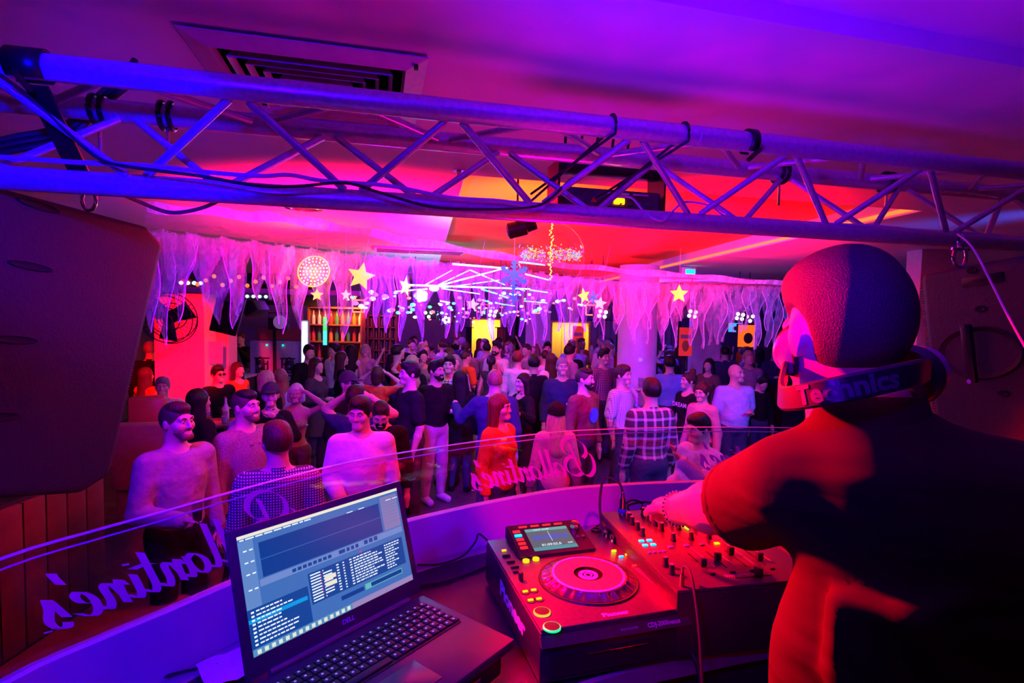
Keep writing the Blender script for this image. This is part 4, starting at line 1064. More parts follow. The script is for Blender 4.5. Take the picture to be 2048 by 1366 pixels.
CLO = {'black': (.012, .012, .014), 'navy': (.03, .04, .12), 'white': (.75, .75, .78), 'grey': (.3, .3, .33), 'blue': (.18, .32, .7), 'paleblue': (.42, .58, .85), 'orange': (.8, .16, .03), 'red': (.6, .03, .03), 'pink': (.6, .3, .35), 'brown': (.16, .09, .07), 'charcoal': (.06, .06, .07), 'jeans': (.05, .07, .14), 'palejeans': (.62, .56, .6), 'green': (.06, .2, .08), 'marl': (.36, .32, .36), 'violet': (.3, .2, .5), 'skin': (.62, .40, .32)}
def clo(c):
    if not isinstance(c, str): return c
    return mat('cloth_' + c, CLO[c], .85, spec=.12, nscale=9 if c != 'marl' else 160, namt=.12 if c != 'marl' else .6, bump=.8 if c != 'marl' else .3, bdist=.035)

def head_prims(hy, nod, fem, T):
    """T maps canonical head coords (facing -y, neck base origin) to the body"""
    j = .9 if fem else 1.0
    P = [ell((0, .016, 1.652), (.076, .095, .098)), ell((0, -.028, 1.600), (.060 * j, .066, .080), k=.03), cap((-.018 * j, -.082, 1.546), (.018 * j, -.082, 1.546), .022, .022, .025),
         ell((-.045, -.06, 1.61), (.026, .03, .03), k=.02), ell((.045, -.06, 1.61), (.026, .03, .03), k=.02),
         cap((-.04, -.078, 1.662), (.04, -.078, 1.662), .0145, .0145, .018),
         ell((-.031, -.098, 1.640), (.018, .016, .010), k=.012, op='s'), ell((.031, -.098, 1.640), (.018, .016, .010), k=.012, op='s'),
         cap((0, -.092, 1.652), (0, -.110, 1.608), .0085, .0100, .012), cap((-.011, -.099, 1.604), (.011, -.099, 1.604), .0075, .0075, .01),
         cap((-.017, -.088, 1.573), (.017, -.088, 1.573), .0085, .0085, .01), cap((-.014, -.088, 1.561), (.014, -.088, 1.561), .0085, .0085, .008),
         ell((-.079, .008, 1.625), (.010, .019, .031), k=.01), ell((.079, .008, 1.625), (.010, .019, .031), k=.01)]
    return [xfp(p, T) for p in P]
def xfp(p, T):
    R, t = T
    if p[0] == 'c': return ('c', R @ p[1] + t, R @ p[2] + t) + p[3:8] + ((R @ p[8]) if p[8] is not None else None,)
    M = R if p[3] is None else R @ p[3]
    return ('e', R @ p[1] + t, p[2], M) + p[4:]
def headT(yaw, nod, tilt=0, piv=(0, .02, 1.50)):
    a = np.array(Matrix.Rotation(yaw, 3, 'Z') @ Matrix.Rotation(nod, 3, 'X') @ Matrix.Rotation(tilt, 3, 'Y')); piv = np.array(piv)
    return a, piv - a @ piv

def finger_prims(w_, d, side, s=1.0, curl=.4):
    """palm plus five fingers starting at wrist w_, pointing along d"""
    d = Vector(d).normalized(); up = Vector((0, 0, 1)); n = d.cross(up)
    if n.length < .2: n = Vector((1, 0, 0)) * side
    n.normalize(); pal = n.cross(d).normalized()
    w_ = Vector(w_); P = [cap(w_, w_ + d * .075 * s, .024 * s, .031 * s, .015, fl=.55, ax=tuple(pal))]
    for i, (off, ln) in enumerate(((-.027, .062), (-.009, .072), (.009, .068), (.026, .052))):
        b0 = w_ + d * .075 * s + n * off * s; m_ = b0 + (d * math.cos(curl * .5) - pal * math.sin(curl * .5)) * ln * .5 * s; e = m_ + (d * math.cos(curl * 1.4) - pal * math.sin(curl * 1.4)) * ln * .5 * s
        P += [cap(b0, m_, .0088 * s, .0082 * s, .006), cap(m_, e, .0082 * s, .0068 * s, .006)]
    b0 = w_ + d * .025 * s - n * .02 * s; m_ = b0 + (d * .6 - n * .75 - pal * .3) * .035 * s; e = m_ + (d * .85 - n * .2 - pal * .4) * .03 * s
    P += [cap(b0, m_, .012 * s, .010 * s, .01), cap(m_, e, .010 * s, .0078 * s, .006)]
    return P

def make_person(name, label, sex='m', arms=('down', 'down'), top='black', sleeve=1.0, pants='jeans', hair='short', hc='dark', hyaw=0, nod=0, build=1.0, res=.019, face=False, hand=False, beard=False, skin=SKIN, extra=(), belly=0, tt='shirt', lean=0, dress=False, shoe='black', group=None):
    f = sex == 'f'; sh = .155 if f else .18; bw_ = build
    T = headT(R_(hyaw), R_(nod))
    hp = head_prims(0, 0, f, T)
    neck = [cap((0, .018, 1.43), (0, .012, 1.58), .050 if f else .064, .046 if f else .058, .03)]
    wst = .105 if f else .135; hip = .155 if f else .15
    torso = [cap((-sh + .04, .005, 1.395), (sh - .04, .005, 1.395), .064, .064, .05, fl=.95), cap((0, .012, 1.42), (0, .012, 1.50), .115, .05, .06, fl=.7),
             ell((0, .0, 1.27), ((sh - .02) * bw_, .105 * bw_, .17), k=.05), ell((0, -.005 - belly * .4, 1.10), (wst * bw_ + belly * .5, .095 * bw_ + belly, .17), k=.06), ell((0, .01, .94), (hip * bw_, .112 * bw_, .13), k=.06)]
    if f: torso += [ell((-.07, -.085, 1.26), (.055, .05, .055), k=.03), ell((.07, -.085, 1.26), (.055, .05, .055), k=.03), ell((0, .05, .93), (.13, .08, .1), k=.04)]
    am, sl, hands = [], [], []
    ra, rb, rc = (.040, .034, .023) if f else (.049, .041, .027)
    ra *= (.5 + bw_ / 2)
    for side, nm in ((1, arms[0]), (-1, arms[1])):
        e, wr, fd = ARMS[nm] if isinstance(nm, str) else nm
        Ssh = np.array((side * sh, .005, 1.388)); e = np.array((side * (e[0] - (.02 if f else 0)), e[1], e[2])); wr = np.array((side * wr[0], wr[1], wr[2]))
        am += [cap(Ssh, e, ra, rb, .03), cap(e, e * .65 + wr * .35, rb, rb * 1.02, .02), cap(e * .65 + wr * .35, wr, rb * 1.0, rc, .02)]
        fd = (side * fd[0], fd[1], fd[2])
        if hand: hands += finger_prims(wr, fd, side, .95)
        else:
            v = Vector(fd).normalized(); wv_ = Vector(wr); hands += [cap(wv_, wv_ + v * .08, .026, .034, .02, fl=.6, ax=tuple(v.orthogonal().normalized())), cap(wv_ + v * .07, wv_ + v * .15 + Vector((0, 0, -.02)), .03, .02, .02), cap(wv_ + v * .03, wv_ + v * .08 + v.orthogonal().normalized() * .035, .014, .011, .012)]
        if sleeve > 0:
            if sleeve <= .5: sl += [cap(Ssh, Ssh + (e - Ssh) * sleeve * 1.6, ra + .014, rb + .020, .03)]
            else:
                q_ = (sleeve - .5) * 2; sl += [cap(Ssh, e, ra + .012, rb + .012, .03), cap(e, e + (wr - e) * q_ * .98, rb + .013, rc + .012 + (1 - q_) * .01, .02)]
    legs = []
    for side in (1, -1):
        legs += [cap((side * .085, .01, .90), (side * .10, -.015, .50), .088 * (.4 + .6 * bw_), .056, .03), cap((side * .10, -.01, .50), (side * .108, .01, .32), .056, .054, .02), cap((side * .108, .015, .32), (side * .112, .03, .09), .054, .036, .02)]
    feet = [cap((s * .112, .04, .05), (s * .125, -.12, .038), .043, .036, .02) for s in (1, -1)]
    sb = 1 if f else 1
    fr = res * .5 if face else res
    fx = ([(-.11, .11, fr)], [(-.16, .14, fr)], [(1.48, 1.85, fr)]) if face else None
    if hand:
        g = .009; XY = [[], [], []]
        for h_ in hands:
            for k in range(3): XY[k].append((min(h_[1][k], h_[2][k]) - .03, max(h_[1][k], h_[2][k]) + .03, g))
        fx = tuple(list(a) + b for a, b in zip(fx or ((), (), ()), XY))
    body = obj(name, sdfmesh(name, torso + neck + am + hands + legs + feet + hp, skin, res * 1.15, fx), None)
    tag(body, label, 'person', group)
    R, t = T
    # clothes
    hem = .90 if tt != 'dress' else .60
    top_pr = [p for p in torso] + sl
    if tt == 'dress': top_pr += [cap((0, .01, .95), (0, .0, .60), .16, .2, .05, fl=.85)]
    neckcut = [ell((0, -.045, 1.49), (.072 if not f else .085, .085, .055 if not f else .09), k=.015, op='s')]
    sr = res * .9
    top_me = sdfmesh('shirt', [p for p in top_pr] + neckcut, clo(top), sr, None, cuts=[((0, 0, -1), -hem + .02), ((0, 0, 1), 1.468 if tt != 'bra' else 1.40)], infl=.0135)
    if tt == 'bra':
        top_me = sdfmesh('bikini_top', [ell((-.07, -.092, 1.265), (.055, .05, .055)), ell((.07, -.092, 1.265), (.055, .05, .055)), cap((-.07, -.09, 1.3), (-.06, -.02, 1.43), .008, .007), cap((.07, -.09, 1.3), (.06, -.02, 1.43), .008, .007), ell((0, 0, 1.235), (.137, .108, .016))], clo(top), .011, None, infl=.006)
        obj('bikini_top', top_me, None, body)
    else: obj('shirt' if tt != 'dress' else 'dress', top_me, None, body)
    if tt in ('shirt', 'jacket'):      # collar
        cm = sdfmesh('collar', [cap((0, .022, 1.445), (0, .014, 1.492), .067, .064, .02), cap((0, .01, 1.44), (0, .0, 1.55), .05, .05, .005, op='s'), ell((0, -.085, 1.48), (.03, .05, .05), k=.005, op='s')], clo(top), .010, cuts=[((0, 0, 1), 1.497), ((0, 0, -1), -1.43)])
        obj('collar', cm, None, body)
    if tt != 'dress' or True:
        pm = sdfmesh('trousers', [torso[4]] + legs, clo(pants), sr * 1.35, None, cuts=[((0, 0, 1), 1.0), ((0, 0, -1), -.07)], infl=.0115 if f else .017)
        obj('trousers', pm, None, body)
    obj('shoes', sdfmesh('shoes', feet, clo(shoe), .021, None, infl=.008), None, body)
    # hair
    C = lambda *a, **k: xfp(cap(*a, **k), T); E_ = lambda *a, **k: xfp(ell(*a, **k), T)
    cran = E_((0, .018, 1.660), (.0795, .0985, .101)); facecut = E_((0, -.118, 1.598), (.088, .092, .105), k=.012, op='s')
    hm = hairm(hc); hr = .0125 if (face or res < .016) else .016
    if hair in ('short', 'buzz', 'fade', 'quiff', 'curly_short'):
        inf = {'short': .008, 'buzz': .003, 'fade': .003, 'quiff': .005, 'curly_short': .016}[hair]
        pr_ = [cran]
        if hair == 'fade':
            obj('hair_sides', sdfmesh('hair_sides', [cran, facecut, E_((0, .0, 1.555), (.11, .13, .048), k=.01, op='s')], mat('hair_stubble', (.05, .03, .024), .6, nscale=200, namt=.4), hr, None, infl=.0025), None, body)
            pr_ = [E_((0, -.004, 1.722), (.064, .086, .044), k=.02)]
        if hair in ('short', 'quiff'): pr_ += [E_((0, -.005, 1.722), (.066, .085, .045), k=.02)]
        if hair == 'quiff': pr_ += [E_((0, -.075, 1.755), (.045, .035, .035), k=.03)]
        obj('hair', sdfmesh('hair', pr_ + [facecut, E_((0, .0, 1.555), (.11, .13, .048), k=.01, op='s')], hm, hr, None, infl=inf), None, body)
    elif hair in ('long', 'wavy', 'ponytail', 'bun', 'bob', 'fringe'):
        pr_ = [cran]
        if hair in ('long', 'wavy', 'fringe'):
            d = .03 if hair == 'wavy' else 0
            pr_ += [C((0, .055, 1.66), (0, .085, 1.30 - d), .070 + d, .075 + d, .03, fl=.62), C((.066, .015, 1.66), (.085, .03, 1.34), .028, .038 + d, .02), C((-.066, .015, 1.66), (-.085, .03, 1.34), .028, .038 + d, .02)]
        if hair == 'bob': pr_ += [C((.068, .01, 1.66), (.072, .0, 1.56), .028, .03, .02), C((-.068, .01, 1.66), (-.072, .0, 1.56), .028, .03, .02), C((0, .05, 1.64), (0, .06, 1.54), .07, .06, .02)]
        if hair == 'ponytail': pr_ += [C((0, .11, 1.69), (0, .16, 1.64), .03, .034, .01), C((0, .16, 1.64), (0, .13, 1.42), .034, .018, .01)]
        if hair == 'bun': pr_ += [E_((0, .06, 1.765), (.04, .04, .035), k=.01)]
        cutp = [facecut]
        if hair == 'fringe': cutp = [E_((0, -.125, 1.575), (.07, .08, .10), k=.012, op='s')]
        if hair in ('ponytail', 'bun'): cutp += [E_((0, .0, 1.555), (.11, .12, .048), k=.01, op='s')]
        obj('hair', sdfmesh('hair', pr_ + cutp, hm, hr, None, infl=.009), None, body)
    elif hair in ('cap', 'beanie'):
        hatm = clo('black' if hair == 'beanie' else 'charcoal')
        pr_ = [E_((0, .018, 1.672), (.082, .101, .098)), E_((0, 0, 1.60), (.13, .15, .065), k=.008, op='s')]
        obj('hat', sdfmesh('hat', pr_, hatm, hr, None, infl=.012), None, body)
        if hair == 'cap': obj('cap_peak', sdfmesh('peak', [E_((0, -.125, 1.685), (.07, .075, .012))], hatm, .009), None, body)
        if hair == 'beanie': obj('hair', sdfmesh('hair', [C((0, .06, 1.6), (0, .09, 1.28), .075, .085, .03, fl=.6), C((.07, .02, 1.6), (.08, .0, 1.3), .03, .035, .02), C((-.07, .02, 1.6), (-.08, .0, 1.3), .03, .035, .02)], hm, hr), None, body)
    if beard:
        bmat_ = hm if beard == 'full' else mat('stubble_beard', (.17, .09, .07), .6, nscale=220, namt=.4)
        obj('beard', sdfmesh('beard', [E_((0, -.028, 1.597), (.0625, .067, .078)), C((-.018, -.082, 1.544), (.018, -.082, 1.544), .025, .025, .025), E_((0, -.02, 1.685), (.1, .12, .082), k=.008, op='s'), E_((0, -.1, 1.567), (.020, .04, .006), k=.004, op='s')], bmat_, .008, infl=.003 if beard == 'full' else .001), None, body)
    if face:
        for s_ in (-1, 1):
            c = R @ np.array((s_ * .031, -.0778, 1.639)) + t
            e = obj('eye', MB().sph(tuple(c), .0125, 10, 8).mesh('eye', True), EYEW, body)
            c2 = R @ np.array((s_ * .031, -.0868, 1.639)) + t
            obj('iris', MB().sph(tuple(c2), (.0055, .0055, .0055), 8, 6).mesh('iris', True), EYED, e)
            bp = [R @ np.array(p) + t for p in ((s_ * .016, -.097, 1.661), (s_ * .033, -.0945, 1.668), (s_ * .05, -.081, 1.662))]
            obj('eyebrow', MB().tube([tuple(p) for p in bp], .0035, 6).mesh('brow', True), hm, body)
        lp_ = [R @ np.array(p) + t for p in ((-.021, -.088, 1.567), (0, -.0955, 1.568), (.021, -.088, 1.567))]
        obj('lips', MB().tube([tuple(p) for p in lp_], .0032, 6).mesh('lips', True), LIPM, body)
    body['_hx'] = 0; del body['_hx']
    return body

def place_at(o, px, py, h, yaw, x=None):
    """stand a figure so that its crown (1.76 m x scale) shows at this pixel"""
    h *= .955; p = PZ(px, py, h); s = h / 1.757
    o.scale = (s, s, s); o.location = (p.x, p.y, 0); o.rotation_euler = (0, 0, R_(yaw)); return o
def tumbler(loc, label, col=(.6, .5, .5), h=.11, r=.032, straw=False, cat='glass', grp=None):
    t = thing('drinking_glass', label, cat, loc, group=grp)
    obj('glass', MB().lathe([(r * .8, 0), (r, h), (r * .93, h), (r * .74, .008), (.001, .008)], 20, cap=False).mesh('tumbler', True), glassmat('clear_glass', (.9, .9, .95), .1), t)
    obj('drink', MB().lathe([(r * .73, .009), (r * .85, h * .6), (.001, h * .6)], 18, cap=False).mesh('drink', True), mat('drink_%d' % int(col[0] * 100 + col[1] * 10), col, .2), t)
    if straw:
        for k in (-1, 1): obj('straw', MB().cyl((k * .006, 0, .01), (k * .016, .01, h + .07), .003, n=8).mesh('straw'), m_white, t)
    return t

# ================================================================== THE CROWD, people one can tell apart
check = gridcloth('small_check_shirt', (.62, .60, .8), (.03, .02, .08), 62, .5, 'check')
plaid = gridcloth('dark_plaid_shirt', (.03, .025, .06), (.55, .5, .7), 11, .28, 'plaid')
stripe = gridcloth('striped_tee', (.7, .7, .75), (.03, .03, .2), 22, .35, 'plaid')
floral = gridcloth('floral_shirt', (.03, .02, .04), (.6, .3, .4), 38, .35, 'plaid')
pattern = gridcloth('pale_patterned_shirt', (.6, .75, .85), (.12, .2, .5), 45, .3, 'plaid')
silver = mat('silver_sequins', (.8, .8, .85), .18, .9, nscale=220, namt=.4, bump=.8)
N = dict(res=.0135, face=True, hand=True)
PP = []
def P(px, py, h, yaw, label, **k):
    o = make_person('person', label, **k); place_at(o, px, py, h, yaw); PP.append((o.location.x, o.location.y)); return o
a1 = P(352, 806, 1.80, 62, 'man in a plain blue-grey sweater with a fade, in profile, holding a glass', top='grey', arms=('down', ((.25, -.02, 1.10), (.14, -.27, 1.08), (-.25, -.9, .2))), hair='fade', hc='brown', pants='black', tt='tee', beard=True, hyaw=12, build=1.1, **N)
a2 = P(490, 781, 1.79, 66, 'man in a marled hooded jacket with cropped dark hair, in profile behind the checked shirt', top='marl', hair='fade', hc='dark', tt='jacket', build=1.12, hyaw=10, beard=True, **N)
a3 = P(556, 845, 1.74, 205, 'young man seen from behind in a small-check shirt behind the glass', top=check, hair='short', hc='brown', arms=('down', 'down'), build=1.0, res=.014, hyaw=20)
a4 = P(724, 793, 1.76, 18, 'smiling man in a white long-sleeved top near the glass, facing the booth', top='white', tt='tee', hair='short', hc='dark', hyaw=-22, nod=8, build=1.16, arms=('down', ((.24, .0, 1.12), (.16, -.20, 1.02), (-.7, -.6, .1))), **N)
P(325, 755, 1.58, 25, 'man in a white shirt with a grey crop behind the sofa at far left', top='white', hair='short', hc='grey', build=1.15, res=.0155, face=True)
P(398, 778, 1.66, 150, 'black-haired person in black, back turned, behind the man in the blue-grey sweater', sex='f', top='black', hair='long', hc='dark')
P(436, 732, 1.62, 58, 'man in a black shirt and dark glasses at the drinks table', top='black', hair='short', hc='dark', res=.0155, face=True, arms=('hold', 'hold'))
P(476, 725, 1.60, 60, 'woman with long brown hair in an orange sleeveless top by the tall blue cabinet', sex='f', top='orange', sleeve=0, hair='long', hc='brown', res=.015)
P(534, 741, 1.68, 160, 'woman with a pale blond bob in a black top, back turned', sex='f', top='black', hair='bob', hc='blond')
P(561, 738, 1.65, 190, 'woman with long straight fair hair in a pale blue top beside the blond bob', sex='f', top='paleblue', hair='long', hc='fair')
P(541, 768, 1.66, 20, 'woman in black shading her face with a raised fist', sex='f', top='black', hair='cap', hc='dark', arms=('drink', 'phone'), res=.0155, face=True)
P(592, 768, 1.58, 8, 'woman with short platinum hair in a silver bikini top, hand at her head', sex='f', top=silver, tt='bra', sleeve=0, hair='bob', hc='white', arms=('head', 'out'), hyaw=5, skin=SKIND, pants='brown', res=.0155, face=True)
P(618, 690, 1.80, 40, 'dark-haired man in a black shirt standing tall left of the bar shelves', top='black', hair='short', hc='dark', arms=('hold', 'down'))
P(633, 716, 1.70, 70, 'woman with long brown hair in a dark dress, laughing, below the bar shelves', sex='f', top='charcoal', tt='dress', hair='long', hc='brown', arms=('down', 'hold'))
P(668, 687, 1.78, -40, 'man in a white tee with short dark hair at the bar', top='white', sleeve=.45, tt='tee', hair='short', hc='dark')
P(684, 703, 1.72, 120, 'woman with very long brown hair in a black jacket with a pale back print', sex='f', top='black', hair='long', hc='brown')
P(703, 690, 1.72, 175, 'woman with curly dark hair in a white vest at the bar', sex='f', top='white', sleeve=0, hair='wavy', hc='dark')
P(731, 689, 1.72, 10, 'blond woman facing the booth in a patterned mauve top', sex='f', top='pink', hair='long', hc='blond', res=.0155, face=True)
P(698, 745, 1.74, 55, 'man in a dark baseball cap and glasses', top='black', hair='cap', hc='dark', res=.0155, face=True)
P(712, 772, 1.72, 165, 'man in a navy tee, hands behind his head, beside the smiling man', top='navy', sleeve=.45, tt='tee', hair='short', hc='dark', arms=('head', 'head'))
P(756, 733, 1.64, 170, 'woman in an orange top dancing with her hands in her brown hair', sex='f', top='orange', sleeve=1, tt='tee', hair='bob', hc='brown', arms=('head', 'head'))
P(763, 792, 1.66, 10, 'bearded man looking down between the smiling man and the man in the black polo', top='black', hair='fade', hc='dark', nod=35, beard='full', res=.0155, face=True)
P(819, 724, 1.86, -58, 'tall broad man in a black polo with bare forearms, in profile facing left', top='black', sleeve=.45, hair='short', hc='dark', pants='charcoal', build=1.22, belly=.03, arms=('down', ((.25, -.03, 1.12), (.2, -.2, .92), (-.2, -.5, -.8))), res=.0155, face=True, hand=True)
P(872, 722, 1.80, 40, 'bearded man in a black jacket and tight pale jeans', top='black', tt='jacket', pants='palejeans', shoe='white', hair='quiff', hc='dark', beard='full', arms=('hold', 'down'), res=.0155, face=True, hyaw=15)
P(899, 712, 1.80, -5, 'short-haired man in a striped white tee facing the booth', top=stripe, sleeve=.45, tt='tee', hair='short', hc='dark', arms=('chest', 'hold'), res=.0155, face=True)
P(922, 742, 1.63, 175, 'woman with long curly black hair and a black dress, back turned', sex='f', top='black', tt='dress', hair='wavy', hc='dark', res=.015)
P(990, 739, 1.80, 185, 'broad man with a shaved head in a navy shirt, seen from behind', top='navy', hair='buzz', hc='fair', build=1.2, arms=('out', 'down'), res=.015)
P(1000, 789, 1.70, 55, 'woman with a dark red fringe in a bright orange top beside the glass lettering', sex='f', top='orange', tt='tee', hair='fringe', hc='red', build=1.2, hyaw=12, res=.0155, face=True, hand=True)
P(994, 684, 1.86, -30, 'bearded man in a white tee drinking, standing tall at the centre', top='white', sleeve=.45, tt='tee', hair='quiff', hc='dark', beard='full', arms=('drink', 'hold'), res=.0155, face=True)
P(1036, 703, 1.78, 150, 'reddish-haired man in a waistcoat over a white shirt', top='white', hair='short', hc='red', pants='black')
P(1068, 710, 1.81, 185, 'dark-haired man in a black waistcoat with white sleeves, back turned', top='black', sleeve=0, hair='short', hc='dark', pants='black')
P(1046, 747, 1.66, -55, 'laughing woman with long dark hair and a black top behind the orange top', sex='f', top='black', hair='long', hc='dark', res=.0155, face=True, arms=('out', 'hold'))
P(1095, 685, 1.80, 0, 'man in an orange sweatshirt with hands clasped and a high quiff', top='orange', tt='tee', hair='quiff', hc='dark', arms=('chest', 'chest'), res=.0155, face=True)
P(1125, 716, 1.80, 5, 'smiling balding man in a blue quilted jacket holding a drink', top='navy', tt='jacket', hair='buzz', hc='grey', arms=('hold', 'down'), res=.0155, face=True, build=1.12)
P(1170, 737, 1.80, 48, 'bearded man in a brown sweater with a round blue chest print', top='brown', tt='tee', hair='fade', hc='dark', beard='full', build=1.15, hyaw=12, res=.0155, face=True)
P(1112, 806, 1.60, 190, 'woman in a black beanie with long pink-blond hair near the glass', sex='f', top='pink', hair='beanie', hc='blond', res=.015)
P(1208, 699, 1.84, 30, 'man with a high dark quiff in a floral black shirt', top=floral, hair='quiff', hc='dark', res=.0155, face=True)
P(1247, 731, 1.78, 45, 'man in a pale patterned shirt drinking from a raised cup', top=pattern, sleeve=.5, hair='short', hc='brown', arms=('drink', 'down'), res=.0155, face=True, hand=True)
P(1303, 758, 1.80, 195, 'man in a dark plaid shirt with a brown crop, seen from behind', top=plaid, hair='short', hc='dark', build=1.12, res=.015)
P(1340, 712, 1.78, 180, 'broad man in a light blue shirt, back turned, right of the grey pillar', top='blue', hair='short', hc='dark', build=1.2)
P(1378, 744, 1.68, -65, 'woman with tied-back hair in a black tee printed DREAM', sex='f', top='black', sleeve=.4, tt='tee', hair='bun', hc='brown', res=.0155, face=True, build=1.15, hyaw=-15)
P(1407, 765, 1.62, -50, 'woman with a ponytail in a dusty pink top turned to the left', sex='f', top='pink', tt='tee', hair='ponytail', hc='brown', nod=10, res=.0155, face=True)
P(1472, 728, 1.80, 5, 'stocky bald man in a light blue short-sleeved shirt', top='paleblue', sleeve=.45, hair='none', build=1.25, belly=.03, arms=('hold', 'down'), hyaw=25, res=.0155, face=True, hand=True)
P(1403, 826, 1.66, -65, 'young man in a pale blue shirt close behind the glass with a fist raised', top='paleblue', sleeve=.9, hair='short', hc='dark', arms=('phone', 'hold'), nod=12, res=.0155, face=True, hand=True)
P(1418, 717, 1.68, -40, 'woman with long dark hair in a brown top in front of the pale partition', sex='f', top='brown', hair='long', hc='dark')
P(1521, 749, 1.55, 15, 'man in a black jacket with his face lowered beside the DJ', top='black', tt='jacket', hair='short', hc='dark', nod=25)
P(1519, 696, 1.72, 180, 'woman with long dark hair in a grey trouser suit, back turned', sex='f', top='grey', pants='grey', hair='long', hc='dark')
P(1852, 738, 1.72, 190, 'person in a blue striped top half hidden between the DJ and the right loudspeaker', top=stripe, hair='short', hc='fair')
P(292, 735, 1.57, 170, 'woman with long brown hair by the sofa at the far left edge', sex='f', top='orange', sleeve=0, hair='long', hc='brown')
P(300, 684, 1.82, 200, 'man in a black jacket with a grey crop and blue jeans beyond the left loudspeaker', top='black', tt='jacket', pants='blue', hair='short', hc='grey')

# labels on individual garments
dm = PP[-1]
def on_chest(o, txt, size, m, name, z=1.25, y=-.135, M=None):
    obj(name, textmesh(txt, size, bold=size * .02), m, o, M=frame((0, y, z), (1, 0, 0), (0, 0, 1)))
for o in [x for x in bpy.data.objects if x.get('label', '').endswith('printed DREAM')]: on_chest(o, 'DREAM', .085, mat('pale_print', (.75, .7, .8), .6), 'shirt_lettering', 1.3, -.152)
for o in [x for x in bpy.data.objects if 'round blue chest print' in x.get('label', '')]: obj('chest_print', MB().cyl((.0, -.142, 1.24), (.0, -.136, 1.24), .085, n=28).mesh('print', True), mat('blue_print', (.05, .2, .9), .6), o)
for o in [x for x in bpy.data.objects if 'pale back print' in x.get('label', '')]: obj('back_print', MB().sph((0, .128, 1.28), (.06, .006, .04), 14, 8).mesh('bprint', True), mat('pale_print', 0), o)
for o in [x for x in bpy.data.objects if 'glasses' in x.get('label', '')]:
    b = MB(); b.box((-.031, -.108, 1.64), (.045, .006, .03), bev=.002); b.box((.031, -.108, 1.64), (.045, .006, .03), bev=.002); b.box((0, -.11, 1.648), (.02, .004, .004)); b.box((.075, -.05, 1.645), (.004, .11, .006)); b.box((-.075, -.05, 1.645), (.004, .11, .006))
    g = obj('glasses', b.mesh('glasses'), m_black, o)
    if 'cap' in o['label']: pass
# hood on the marled jacket
hd = sdfmesh('hood', [cap((-.08, .03, 1.44), (0, .09, 1.46), .045, .055, .03), cap((.08, .03, 1.44), (0, .09, 1.46), .045, .055, .03), cap((-.08, .03, 1.44), (-.035, -.10, 1.36), .04, .025, .03), cap((.08, .03, 1.44), (.035, -.10, 1.36), .04, .025, .03)], clo('marl'), .012)
obj('hood', hd, None, a2)
# glass held by the man at left
hw_ = a1.matrix_basis @ Vector((-.10, -.37, 1.10))
MWp = Matrix.LocRotScale(a1.location, a1.rotation_euler, a1.scale)
hw_ = MWp @ Vector((-.10, -.37, 1.06)); tumbler(hw_, 'tall glass of dark drink in the hand of the man in the blue-grey sweater', (.05, .01, .02), .15, .03)
for lab, off, txt in (('round blue chest print', (.1, -.3, 1.06), 'clear plastic cup with a straw held by the man in the brown sweater'), ('raised cup', (.0, -.26, 1.5), 'clear cup raised to his mouth by the man in the pale patterned shirt'), ('quilted jacket', (.05, -.36, 1.16), 'short glass held by the smiling man in the quilted jacket')):
    o = [x for x in bpy.data.objects if lab in x.get('label', '')][0]
    tumbler(Matrix.LocRotScale(o.location, o.rotation_euler, o.scale) @ Vector(off), txt, (.5, .35, .3), .12, .035, straw='straw' in txt)

# ------------------------------------------------------------------ the far crowd: prototypes copied, each with its own clothes
protos = []
for i, k in enumerate((dict(sex='m', arms=('down', 'hold'), hair='short', hc='dark', top='black', tt='shirt'), dict(sex='f', arms=('hold', 'down'), hair='long', hc='dark', top='black', tt='tee'),
          dict(sex='m', arms=('hold', 'cross'), hair='fade', hc='brown', top='black', sleeve=.45, tt='tee'), dict(sex='f', arms=('up', 'down'), hair='wavy', hc='dark', top='black', sleeve=.3, tt='tee'),
          dict(sex='m', arms=('drink', 'down'), hair='buzz', hc='dark', top='black', tt='jacket'), dict(sex='f', arms=('down', 'phone'), hair='ponytail', hc='dark', top='black', sleeve=0, tt='dress'))):
    protos.append(make_person('person', 'proto', res=.021, **k))
def recolour(root, top, pants, hc):
    for ch in root.children:
        n_ = ch.name.split('.')[0]
        m = clo(top) if n_ in ('shirt', 'dress', 'collar') else clo(pants) if n_ == 'trousers' else hairm(hc) if n_ in ('hair', 'beard') else None
        if m is not None and ch.material_slots:
            ch.material_slots[0].link = 'OBJECT'; ch.material_slots[0].material = m
TOPN = {'black': 'black', 'navy': 'navy', 'white': 'white', 'grey': 'grey', 'blue': 'blue', 'paleblue': 'pale blue', 'orange': 'orange', 'pink': 'pink', 'charcoal': 'charcoal', 'violet': 'violet', 'green': 'green', 'red': 'red', 'brown': 'brown'}
KIND = [('man', 'shirt', 'short'), ('woman', 'top', 'long'), ('man', 'tee', 'cropped'), ('woman', 'tee', 'wavy'), ('man', 'jacket, drinking', 'shaved'), ('woman', 'dress', 'tied-back')]
ANCH = [(690, 'by the bar shelves'), (770, 'in front of the bottle rack'), (850, 'under the white spotlights'), (920, 'left of the yellow alcove'), (985, 'before the yellow alcove'), (1040, 'by the black drape'), (1090, 'beside the mauve panel'), (1150, 'before the red poster alcove'), (1225, 'just left of the grey pillar'), (1335, 'right of the grey pillar'), (1400, 'before the pale partition'), (1480, 'under the orange screens'), (1545, 'beside the DJ head')]
far = []
rf = random.Random(11)
